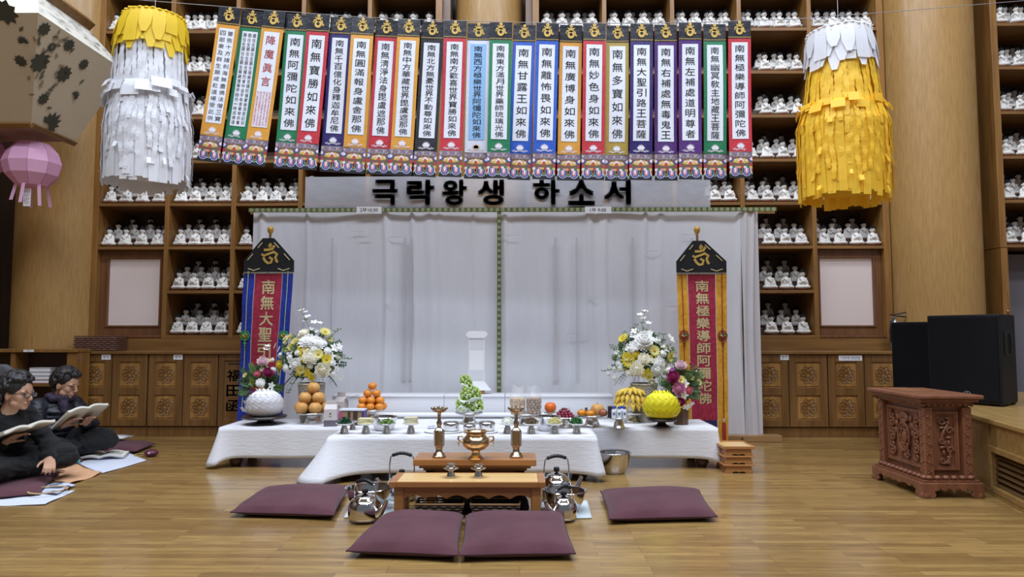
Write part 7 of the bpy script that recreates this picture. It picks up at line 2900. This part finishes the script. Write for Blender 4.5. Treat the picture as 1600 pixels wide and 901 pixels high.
def speaker(label, near, W, z, zt, rot, logo):
    """near: floor point of the front corner closest to the camera"""
    h = zt - z
    D = .40
    c = Vector(near) - Vector((math.cos(rot), math.sin(rot), 0)) * (W / 2)
    t = thing('loudspeaker', label, 'speaker', (c.x, c.y, z + .001), rot, 'black loudspeakers on the stage')
    w = W / 2
    prof = [(-w, 0), (w, 0), (w * .72, D), (-w * .72, D)]
    cab = obj('cabinet', MB().prism(prof, 0.012, h, plane='xy'), SPK, t, bevel=.012)
    obj('grille', MB().bb(-w + .022, w - .022, -.008, -.0005, .035, h - .022), GRL, t, bevel=.003)
    for k, sx in enumerate((-1, 1)):
        for yy in (.04, D - .05):
            x = sx * (w * .66 if yy > .1 else w * .88)
            obj('rubber_foot', MB().lathe([(.001, 0), (.018, 0), (.02, .012), (.001, .012)], 12, c=(x, yy, 0)), BLACKP, t)
    # side handle recess
    hb = MB()
    ang = math.atan2(D, -w * .28)
    for zz_ in (h * .62, h * .80):
        pass
    tf = Matrix.Translation((w * .90, D * .36, h * .68)) @ Matrix.Rotation(ang - PI / 2, 4, 'Z')
    hb.box((.004, 0, 0), (.012, .12, .20), tf=tf)
    ho = obj('handle_cup', hb, mat('handle_black', '060608', 0.6), t, bevel=.004)
    obj('handle_bar', MB().tube([tf @ Vector((.016, .045, -.08)), tf @ Vector((.022, .045, -.06)), tf @ Vector((.022, .045, .06)), tf @ Vector((.016, .045, .08))], .009, 8), BLACKP, ho)
    if logo:
        m = MB()
        c = (w * .08, -.009, .075)
        m.tube([(c[0] + .032 * math.cos(q), c[1], c[2] + .032 * math.sin(q)) for q in [2 * PI * i / 24 for i in range(24)]], .0028, 5, closed=True)
        for k in range(6):
            q = PI / 2 + 2 * PI * k / 6
            m.tube([(c[0], c[1], c[2]), (c[0] + .024 * math.cos(q), c[1], c[2] + .024 * math.sin(q))], .0022, 5)
            e = (c[0] + .023 * math.cos(q), c[2] + .023 * math.sin(q))
            m.ball((e[0], c[1], e[1]), (.0045, .002, .0045), 0, 6, 4)
        obj('round_badge', m, mat('silver_badge', 'b9b9bf', 0.3, 0.8), t)


n1 = on(1568, 636, zS)
speaker('larger black loudspeaker with a round silver badge standing on the stage', n1, .585, zS, at(1566, 490.5, n1.y).z, -1.05, True)
n2 = at(1391, 560, 6.98) + Vector((.285, -.50, 0))
speaker('black loudspeaker standing behind the larger one near the right column', n2, .56, zS, at(1450, 502, n2.y).z, -1.05, False)

# ------------------------------------------------------------------ fire extinguisher on the column
t = thing('fire_extinguisher', 'small grey fire extinguisher with a black handle on the counter beside the right column', 'fire extinguisher', (at(1399, 520, 7.79).x, 7.79, .9225))
obj('cylinder', MB().lathe([(.001, 0), (.05, 0), (.055, .01), (.055, .26), (.045, .30), (.02, .325), (.016, .34)], 24), mat('grey_cylinder', '8e8f93', 0.3, 0.6), t)
obj('valve', MB().lathe([(.016, .34), (.02, .345), (.02, .375), (.012, .38)], 14), STEEL, t)
obj('handle', MB().tube([(-.05, 0, .398), (-.02, 0, .388), (.03, 0, .402), (.12, -.01, .418)], .008, 8).tube([(-.01, 0, .375), (.05, 0, .378), (.115, -.01, .37)], .008, 8), BLACKP, t)
obj('hose', MB().tube([(-.018, -.01, .36), (-.055, -.02, .32), (-.064, -.02, .22), (-.06, -.02, .10)], .009, 8), BLACKP, t)
obj('name_tag', MB().bb(-.03, .02, -.0585, -.0555, .10, .22), mat('grey_tag', 'b3b3b6', 0.6), t)
# ================================================================== PEOPLE READING AT THE LEFT
SKIN = mat('skin', 'b98d73', 0.55, col2='c29a80', nscale=14, spec=.35)
HAIR = mat('black_hair', '1a1718', 0.55, col2='262122', nscale=60)
KNIT = mat('black_knit', '131316', 0.95, bump=(240, .4, .003), sheen=.05)
PUFF = mat('navy_quilt', '161924', 0.5)
SLACKS = mat('charcoal_trousers', '151619', 0.9, sheen=.05, bump=(160, .3, .003))


def xf(m, tf):
    m.v = [tuple(tf @ Vector(p)) for p in m.v]
    return m


def head_parts(scale):
    b = MB()
    b.ball((-.005, 0, .025), (.094, .077, .098), 0, 20, 14)
    b.ball((.022, 0, -.045), (.060, .058, .058))
    b.ball((.060, 0, -.083), (.024, .026, .020))
    for s in (-1, 1):
        b.ball((.046, s * .036, -.022), (.032, .028, .034))
        b.ball((.070, s * .030, .022), (.018, .026, .012))
        b.ball((.096, s * .010, -.030), (.010, .008, .008))
        b.ball((-.004, s * .079, -.012), (.017, .009, .030))
        b.ball((.03, s * .05, -.06), (.03, .02, .024))
    b.cap((.086, 0, .012), (.104, 0, -.024), .0085, .0115)
    b.ball((.082, 0, -.053), (.014, .024, .007))
    b.ball((.081, 0, -.064), (.014, .020, .008))
    b.cap((-.022, 0, -.04), (-.045, 0, -.16), .052, .054)
    return b


def hand_parts(tf, curl, side, spread=.16):
    """palm along +x, fingers flex towards -z, thumb on the +y*side flank"""
    b = MB()
    b.cap((-.03, 0, 0), (.0, 0, 0), .024, .026)
    for k in range(4):
        y = side * (.030 - .020 * k)
        b.cap((.0, y * .75, 0), (.078, y, 0), .0145, .0105)
    L = (.040, .045, .041, .032)
    for k in range(4):
        y = side * (.030 - .020 * k)
        p = Vector((.078, y, 0))
        a = curl * .25
        dy = side * spread * (1.5 - k) * .30
        for j, (f, r0, r1) in enumerate(((1, .0098, .0088), (.68, .0088, .0080), (.5, .0080, .0068))):
            q = p + Vector((math.cos(a), dy, -math.sin(a))).normalized() * L[k] * f
            b.cap(p, q, r0, r1, n=8)
            p, a = q, a + curl * (.55 + .2 * j)
    p = Vector((.005, side * .022, -.004))
    for d, ln, r0, r1 in (((.55, side * .75, -.25), .036, .0145, .0115), ((.8, side * .45, -.35), .030, .0112, .0098), ((.9, side * .2, -.4), .024, .0098, .0075)):
        q = p + Vector(d).normalized() * ln
        b.cap(p, q, r0, r1, n=8)
        p = q
    return xf(b, tf)


def hair_mesh(seed, puff, back, front_open):
    rr = random.Random(seed)
    b = MB()
    b.ball((-.022, 0, .045), (.092 + puff * .5, .083 + puff * .5, .088 + puff * .5), 0, 20, 14)
    for k in range(900):
        t = math.acos(1 - 2 * rr.random())
        a = rr.uniform(0, 2 * PI)
        d = Vector((math.sin(t) * math.cos(a), math.sin(t) * math.sin(a), math.cos(t)))
        if d.x > front_open and d.z < .55:
            continue
        if d.z < -.15 and d.x > -.15:
            continue
        if d.z < back:
            continue
        if abs(d.y) > .6 and d.z < .12 and d.x > -.2:
            continue
        p = Vector((-.012 + d.x * (.098 + puff), d.y * (.084 + puff), .030 + d.z * (.100 + puff)))
        r = rr.uniform(.007, .015)
        b.ball(p, (r, r, r * 1.15), 0, 7, 5)
    return b


def lookat_tf(pos, xdir, zdir):
    x = Vector(xdir).normalized()
    z = Vector(zdir)
    z = (z - x * z.dot(x)).normalized()
    y = z.cross(x)
    m = Matrix((x, y, z)).transposed().to_4x4()
    return Matrix.Translation(pos) @ m


def crease(me, amp, f, seed, amp2=0.0):
    from mathutils import noise
    me.update()
    off = Vector((seed * 3.1, seed * 1.7, 0))
    ns = [v.normal.copy() for v in me.vertices]
    for v, n in zip(me.vertices, ns):
        p = v.co + off
        q = noise.noise(Vector((p.x * f, p.y * f, p.z * f * 2.2)))
        r = 1 - abs(noise.noise(Vector((p.x * f * 2.1 + q, p.y * f * 2.1, p.z * f * 3.0 + q)))) * 2
        v.co += n * (amp * q + amp2 * max(r, -.5))
        v.co.z = max(v.co.z, .006)
    return me


def reader(label, loc, rz, P, top_mat, top_name, hair_args, quilt):
    t = thing('person', label, 'person', loc, rz)
    hd = Matrix.Translation(P['head']) @ Matrix.Rotation(P['yaw'], 4, 'Z') @ Matrix.Rotation(P['nod'], 4, 'Y') @ Matrix.Scale(P.get('hs', 1.0), 4)
    # --- the body: one continuous skin
    b = MB()
    b.join(head_parts(1), hd)
    b.cap(P['chest'], Vector(P['neck']), .085, .05)
    b.cap(P['pelvis'], P['waist'], .135, .115)
    b.cap(P['waist'], P['chest'], .115, .115)
    b.cap(P['shL'], P['shR'], .055, .055)
    for s in ('L', 'R'):
        b.cap(P['sh' + s], P['el' + s], .044, .038)
        b.cap(P['el' + s], P['wr' + s], .038, .025)
        b.cap(P['hip' + s], P['kn' + s], .085, .06)
        b.cap(P['kn' + s], P['an' + s], .056, .038)
        b.cap(P['an' + s], P['to' + s], .035, .026)
        b.join(hand_parts(lookat_tf(P['wr' + s], P['hx' + s], P['hz' + s]) @ Matrix.Translation((.035, 0, 0)), P['curl' + s], -1 if s == 'L' else 1))
    body = link('body', voxel(b, .0055, 'body', SKIN, 3, .5), t)
    # --- face paint parts
    f = MB()
    for s in (-1, 1):
        f.ball((.079, s * .031, .008), (.012, .013, .0035), 0, 10, 6)
        f.tube([(.083, s * .014, .026), (.086, s * .03, .031), (.074, s * .047, .026)], [.0022, .003, .0015], 5)
    obj('eyes_and_brows', xf(f, hd), mat('dark_brown_brow', '2a1d19', 0.6), body)
    l = MB().ball((.0895, 0, -.054), (.0075, .019, .0042), 0, 10, 6).ball((.0885, 0, -.062), (.0075, .016, .0045), 0, 10, 6)
    obj('lips', xf(l, hd), mat('muted_lips', '9a5a54', 0.5), body)
    h = hair_mesh(*hair_args)
    link('hair', voxel(xf(h, hd), .006, 'hair', HAIR, 1, .4), t)
    # --- clothes
    c = MB()
    c.cap(P['pelvis'], P['waist'], .165, .150)
    c.cap(P['waist'], P['chest'], .150, .140)
    c.cap(Vector(P['chest']) + Vector((0, 0, .02)), Vector(P['neck']) - Vector((0, 0, .02)), .10, .066)
    c.cap(P['shL'], P['shR'], .074, .074)
    for s in ('L', 'R'):
        c.cap(P['sh' + s], P['el' + s], .070, .058)
        w = Vector(P['el' + s]).lerp(Vector(P['wr' + s]), .93)
        c.cap(P['el' + s], w, .060, .040)
        if quilt:
            for A_, B_, r0, r1, n in ((Vector(P['sh' + s]), Vector(P['el' + s]), .074, .064, 5), (Vector(P['el' + s]), w, .064, .046, 5)):
                for k in range(n):
                    q = A_.lerp(B_, (k + .5) / n)
                    r = r0 + (r1 - r0) * (k + .5) / n
                    c.ball(q, (r * 1.20, r * 1.20, r * .62), 0, 14, 9)
    if quilt:
        for k in range(6):
            q = Vector(P['pelvis']).lerp(Vector(P['chest']), k / 5)
            c.ball(q, (.168 - .003 * k, .172, .052), 0, 18, 8)
    else:
        for k in range(3):    # roll collar
            q = Vector(P['neck']) + (Vector(P['head']) - Vector(P['neck'])) * (.02 + .14 * k)
            c.ball(q, (.064, .064, .03), 0, 16, 8)
    link(top_name, crease(voxel(c, .0085, top_name, top_mat, 2, .5), .008 if quilt else .016, 7, 2, .004 if quilt else .010), t)
    g = MB()
    g.cap(Vector(P['pelvis']) + Vector((0, .05, -.02)), Vector(P['pelvis']) + Vector((0, -.05, -.02)), .15, .15)
    for s in ('L', 'R'):
        g.cap(P['hip' + s], P['kn' + s], .118, .090)
        g.cap(P['kn' + s], Vector(P['kn' + s]).lerp(Vector(P['an' + s]), .92), .088, .058)
        k0 = Vector(P['hip' + s]).lerp(Vector(P['kn' + s]), .75)
        for j in range(3):
            g.ball(k0 + Vector((.02 * j - .02, 0, .03)), (.03, .085, .07), 0, 10, 7)
    g.v = [(x, y, max(z, .008)) for x, y, z in g.v]
    link('trousers', crease(voxel(g, .0095, 'trousers', SLACKS, 3, .5), .018, 6, 5, .012), t)
    so = MB()
    for s in ('L', 'R'):
        so.cap(Vector(P['kn' + s]).lerp(Vector(P['an' + s]), .85), P['an' + s], .050, .046)
        so.cap(P['an' + s], P['to' + s], .046, .034)
    so.v = [(x, y, max(z, .008)) for x, y, z in so.v]
    link('socks', voxel(so, .009, 'socks', KNIT, 2, .5), t)
    return t, hd


V = Vector
poseA = dict(head=(.165, 0, .605), yaw=.34, nod=.30, hs=1.06, neck=(.09, 0, .49), chest=(.045, 0, .375), waist=(-.01, 0, .25), pelvis=(-.03, 0, .13),
             shL=(.045, .165, .42), shR=(.045, -.165, .42), elL=(.17, .24, .24), elR=(.12, -.25, .26), wrL=(.285, .10, .255), wrR=(.275, -.115, .255),
             hxL=(.75, -.25, .45), hzL=(-.5, .1, .8), hxR=(.75, .25, .45), hzR=(-.5, -.1, .8), curlL=.5, curlR=.5,
             hipL=(0, .10, .10), hipR=(0, -.10, .10), knL=(.36, .25, .11), knR=(.36, -.25, .11), anL=(.20, -.10, .065), anR=(.26, .10, .065), toL=(.16, -.22, .05), toR=(.24, .22, .05))
cz = .062
locB = V((at(82, 650, 6.25).x, 6.25, cz - .0))
rzB = math.radians(-24)
pB_, hdB = reader('person in a navy quilted jacket and dark scarf sitting cross-legged, reading a book', locB, rzB, poseA, PUFF, 'quilted_jacket', (5, .014, -.75, .25), True)
s = MB()
pts = [V((.10 + .085 * math.cos(a), .085 * math.sin(a), .545 + .02 * math.cos(a) - .03 * (math.cos(a) > .3))) for a in [2 * PI * i / 20 for i in range(20)]]
pts = [p - V((0, 0, .035)) for p in pts]
s.tube(pts, [.036 + .006 * math.sin(i * 2.1) for i in range(20)], 10, closed=True)
s.tube([(.165, -.03, .495), (.185, -.03, .435), (.19, -.02, .365)], [.04, .04, .03], 10)
link('scarf', voxel(s, .008, 'scarf', mat('purple_dark_scarf', '2a2234', 0.85, col2='453a4e', nscale=70), 2, .4), pB_)
col = MB().tube([(.10 + .07 * math.cos(a), .07 * math.sin(a), .540) for a in [-1.2 + 2.4 * i / 8 for i in range(9)]], .008, 6)
obj('white_collar', col, WHITEP, pB_)

poseC = dict(poseA)
poseC.update(head=(.160, 0, .605), yaw=.26, nod=.12, hs=1.10, elR=(.11, -.25, .26), wrR=(.21, -.13, .255), elL=(.20, .22, .22), wrL=(.40, .09, .135), hxL=(.80, -.55, -.28), hzL=(.1, .2, .95), curlL=1.35,
             knR=(.33, -.30, .12), knL=(.33, .26, .12))
locC = V((at(0, 700, 5.30).x - .0, 5.30, cz))
rzC = math.radians(-20)
pC_, hdC = reader('person in glasses and a black sweater sitting cross-legged with an open book', locC, rzC, poseC, KNIT, 'black_sweater', (9, .020, -.80, .18), False)
gl = MB()
for sg in (-1, 1):
    gl.tube([(.100, sg * .031 + .024 * math.cos(a), .002 + .017 * math.sin(a)) for a in [2 * PI * i / 18 for i in range(18)]], .0026, 6, closed=True)
    gl.tube([(.098, sg * .055, .008), (.06, sg * .079, .010), (.0, sg * .085, .004)], .0026, 6)
gl.tube([(.101, -.008, .006), (.104, 0, .009), (.101, .008, .006)], .0022, 6)
glo = obj('glasses', xf(gl, hdC), BLACKP, pC_)
ln = MB()
for sg in (-1, 1):
    ln.add([(.1005, sg * .031 + .023 * math.cos(a), .002 + .016 * math.sin(a)) for a in [2 * PI * i / 18 for i in range(18)]], [tuple(range(18))])
obj('lens', xf(ln, hdC), mat('lens_glass', 'f2f4f6', .05, alpha=.15), glo, recalc=False)


# ------------------------------------------------------------------ open books
def open_book(name, label, loc, mtx, hw, hh, th, lift=.03, group=None, cover='b5aa96'):
    """spine along local y, pages face +z"""
    t = thing(name, label, 'book', loc, mtx.to_euler(), group)
    t.rotation_euler = mtx.to_euler()
    n = 10
    for sg in (-1, 1):
        m = MB()
        vs = []
        for j in (0, 1):
            for i in range(n + 1):
                f = i / n
                x = sg * hw * f
                z = th * .3 + lift * math.sin(PI * min(f * 1.15, 1)) * (1 - .5 * f) + .006
                for yy in (-hh, hh):
                    vs.append((x, yy, z + (th if j else 0)))
        k = 2 * (n + 1)
        fs = []
        for i in range(n):
            a = 2 * i
            fs += [(a, a + 1, a + 3, a + 2), (k + a, k + a + 2, k + a + 3, k + a + 1), (a, a + 2, k + a + 2, k + a), (a + 1, k + a + 1, k + a + 3, a + 3)]
        fs += [(0, k, k + 1, 1), (2 * n, 2 * n + 1, k + 2 * n + 1, k + 2 * n)]
        m.add(vs, fs, 0, True)
        pg = obj('page_block', m, mat('book_pages', 'e2dfd4', 0.8), t, sharp=40)
        tx = MB()
        for r in range(7):
            f0 = .2 + .1 * r
            x = sg * hw * f0
            z = th * 1.3 + lift * math.sin(PI * min(f0 * 1.15, 1)) * (1 - .5 * f0) + .0075
            tx.bb(x - .003, x + .003, -hh * .8, hh * (.8 - .1 * ((r * 3) % 4)), z, z + .0004)
        obj('text_line', tx, mat('grey_print', '8c8a86', 0.9), pg)
        c = MB().grid(lambda u, v: (sg * hw * 1.02 * u, -hh * 1.02 + 2.04 * hh * v, th * .3 + lift * math.sin(PI * min(u * 1.15, 1)) * (1 - .5 * u) + .003 - .003), n, 1)
        obj('cover', c, mat('cover_' + cover, cover, 0.7), t, recalc=False, solid=.003)
    return t


def book_frame(rz, tilt, roll=0):
    f = V((math.cos(rz), math.sin(rz), 0))
    l = V((-math.sin(rz), math.cos(rz), 0))
    y = (f * math.cos(tilt) + V((0, 0, 1)) * math.sin(tilt)).normalized()
    x = -l
    z = x.cross(y)
    return Matrix((x, y, z)).transposed() @ Matrix.Rotation(roll, 3, 'Y')


def world_of(loc, rz, p):
    return loc + Matrix.Rotation(rz, 3, 'Z') @ V(p)


def held_book(label, loc, rz, local, tilt, hw, hh, roll):
    m = book_frame(rz, tilt, roll)
    return open_book('open_book', label, world_of(loc, rz, local), m, hw, hh, .016, .022, 'sutra books held by the readers')


held_book('open pale sutra book held up by the person in the navy jacket', locB, rzB, (.39, -.005, .33), .62, .185, .13, .10)
held_book('open sutra book held by the person wearing glasses at the left edge', locC, rzC, (.31, -.08, .33), .30, .19, .13, .12)

# ------------------------------------------------------------------ their cushions, cloths and papers
cushion('floor_cushion', 'maroon floor cushion under the person in the black sweater', [on(-75, 790), on(62, 776), on(92, 744), on(-30, 742)], .062, 11, tuft=False)
cushion('floor_cushion', 'maroon floor cushion under the person in the navy quilted jacket', [on(22, 722), on(128, 724), on(140, 702), on(50, 700)], .062, 12, tuft=False)
cushion('floor_cushion', 'maroon floor cushion with papers on it, in front of the carved cabinets', [on(150, 711), on(213, 709), on(243, 697), on(160, 694)], .075, 13, tuft=False)
PB = mat('bluish_white_paper', 'd3d9e8', 0.7)
flat_cloth('paper_sheet', 'large bluish white paper sheet under the open book on the floor', [on(118, 724), on(160, 740), on(229, 720), on(196, 706)], PB, 'paper', .003, 5, .003)
op = on(160, 716)
open_book('open_book', 'open book lying on the bluish white paper on the floor', V((op.x, op.y, .013)), Matrix.Rotation(math.radians(20), 3, 'Z') @ Matrix.Rotation(0, 3, 'X'), .19, .13, .014, .022, 'books lying on the floor', 'c9c9cf')
flat_cloth('wrapping_cloth', 'peach cloth with a brown print and a tiny green mark draped on the floor', [on(62, 744), on(107, 759), on(157, 741), on(118, 728)], mat('peach_cloth', 'd2a27c', 0.85, bump=(60, .3, .004)), 'cloth', .005, 6, .010)
c0 = on(106, 749)
bpy.data.objects['wrapping_cloth']
m = MB().lathe([(.001, 0), (.010, 0), (.001, .0008)], 8).add([(-.03, -.004, .0005), (.0, -.010, .0006), (.03, .004, .0005), (.0, .008, .0006)], [(0, 1, 2, 3)])
wc = bpy.data.objects['wrapping_cloth']
obj('green_mark', m, mat('green_print', '5e8a4a', 0.8), wc, loc=c0 - wc.location + V((0, 0, .030)), recalc=False)
m = MB()
for k in range(6):
    m.ball((.05 * math.cos(k * 1.05), .02 * math.sin(k * 1.05), 0), (.035, .02, .0012), 0, 10, 5)
obj('brown_print', m, mat('brown_print', '5a3f36', 0.8), wc, loc=on(86, 741) - wc.location + V((0, 0, .028)))
tp = on(110, 727)
t = thing('teal_pouch', 'small teal pouch lying between the peach cloth and the white paper', 'pouch', (tp.x, tp.y, .012), -.1)
obj('pouch_body', MB().ball((0, 0, .024), (.085, .05, .024), 0, 18, 8), mat('teal_cloth', '4fa3ad', 0.8, bump=(50, .4, .004)), t)
obj('zip', MB().tube([(-.07, -.012, .043), (0, -.014, .0485), (.07, -.012, .043)], .003, 5), mat('zip_grey', '9fb4b8', 0.5), t)
# papers on the cushion
pp = on(166, 699)
for k, (lab, dx, dy, w_, col_) in enumerate((('white printed paper lying on the far maroon cushion', -.0, .0, .17, 'd6d6dc'), ('clear folder edge lying across the white paper on the far maroon cushion', .05, -.10, .15, 'b9bcc4'))):
    t = thing('paper_stack' if k == 0 else 'plastic_folder', lab, 'paper', (pp.x + dx, pp.y + dy + .11, .083 + .012 * k), .15 - .2 * k)
    obj('sheet', MB().grid(lambda u, v: (-w_ + 2 * w_ * u, -.09 + .18 * v, .002 + .010 * math.sin(PI * u)), 10, 2), mat('paper_' + col_, col_, 0.5), t, recalc=False, solid=.002)
    obj('fold', MB().grid(lambda u, v: (-w_ * .6 + 1.5 * w_ * u, -.07 + .14 * v, .006 + .012 * math.sin(PI * u)), 10, 2), mat('paper_inner', 'e6e6ea', 0.6), t, recalc=False, solid=.001)


def beads(label, c, rx, ry, n, z, col, rb=.0065, tassel=None, rz=0):
    t = thing('prayer_beads', label, 'beads', (c.x, c.y, z), rz)
    m = MB()
    for i in range(n):
        a = 2 * PI * i / n
        m.ball(((rx + .006 * math.sin(3 * a)) * math.cos(a), (ry + .004 * math.cos(5 * a)) * math.sin(a), rb), rb, 0, 8, 6)
    obj('bead_strand', m, mat('bead_' + col, col, 0.4), t)
    obj('guru_bead', MB().ball((rx + .012, 0, rb * 1.3), rb * 1.3, 0, 10, 6).tube([(rx + .02, 0, rb), (rx + .05, -.01, rb * .6)], .003, 5), mat('bead_dark', '6e5132', 0.4), t)
    return t


bc = on(221, 712)
beads('small loop of golden prayer beads beside the maroon purse', bc, .055, .07, 30, .004, 'b08f55')
pc = on(233, 713)
t = thing('coin_purse', 'small maroon purse with a pale motif beside the golden beads', 'purse', (pc.x + .02, pc.y, .001), .3)
obj('purse_body', MB().ball((0, 0, .032), (.06, .05, .032), 0, 16, 10), mat('maroon_satin', '5e2440', 0.4), t)
obj('motif', MB().ball((-.012, -.046, .036), (.012, .004, .010), 0, 10, 6), mat('pale_motif', 'd6b9c4', 0.6), t)
flat_cloth('paper_sheet', 'white paper sheets lying on the floor at the left edge below the dark blue cloth', [on(-40, 792), on(70, 789), on(117, 767), on(22, 772)], PB, 'paper', .003, 7, .003)
flat_cloth('handkerchief', 'dark blue and white cloth with wooden beads on it, at the left edge', [on(38, 772), on(88, 775), on(118, 760), on(72, 758)], mat('navy_white_cloth', '37415f', 0.85, col2='c9d2e6', nscale=9, lo=.45, hi=.55), 'cloth', .006, 8, .004, None, .011)
bc = on(74, 768, .02)
beads('long wooden prayer beads coiled on the dark blue cloth', bc, .11, .12, 60, .0275, 'c2a273', .006)

# ------------------------------------------------------------------ grey padded chair behind them
Yc = 6.85
p = at(-6, 569, Yc)
t = thing('padded_chair', 'grey padded chair behind the readers, mostly cut off by the left edge', 'chair', (p.x, Yc, 0), -.25)
GREYF = mat('grey_upholstery', '5e6168', 0.9, col2='6b6e75', nscale=50)
zt_c = p.z
m = MB()
m.prism([(-.2, .36), (.2, .36), (.205, zt_c - .14), (.16, zt_c - .04), (.08, zt_c), (-.08, zt_c), (-.16, zt_c - .04), (-.205, zt_c - .14)], .0, .07)
obj('backrest', m, GREYF, t, bevel=.025)
obj('seat', MB().bb(-.22, .22, -.42, .0, .30, .37), GREYF, t, bevel=.02)
for sx in (-1, 1):
    obj('leg', MB().tube([(sx * .2, -.38, 0), (sx * .2, -.36, .30)], .012, 8), BLACKP, t)
    obj('leg', MB().tube([(sx * .2, .04, 0), (sx * .2, .03, .36)], .012, 8), BLACKP, t)
    obj('armrest', MB().tube([(sx * .235, .03, .57), (sx * .24, -.15, .585), (sx * .24, -.32, .575)], [.02, .024, .02], 10).tube([(sx * .235, -.28, .575), (sx * .225, -.28, .34)], .012, 8), mat('light_grey_plastic', '8e949c', 0.5), t)
bpy.data.objects.remove(_to)
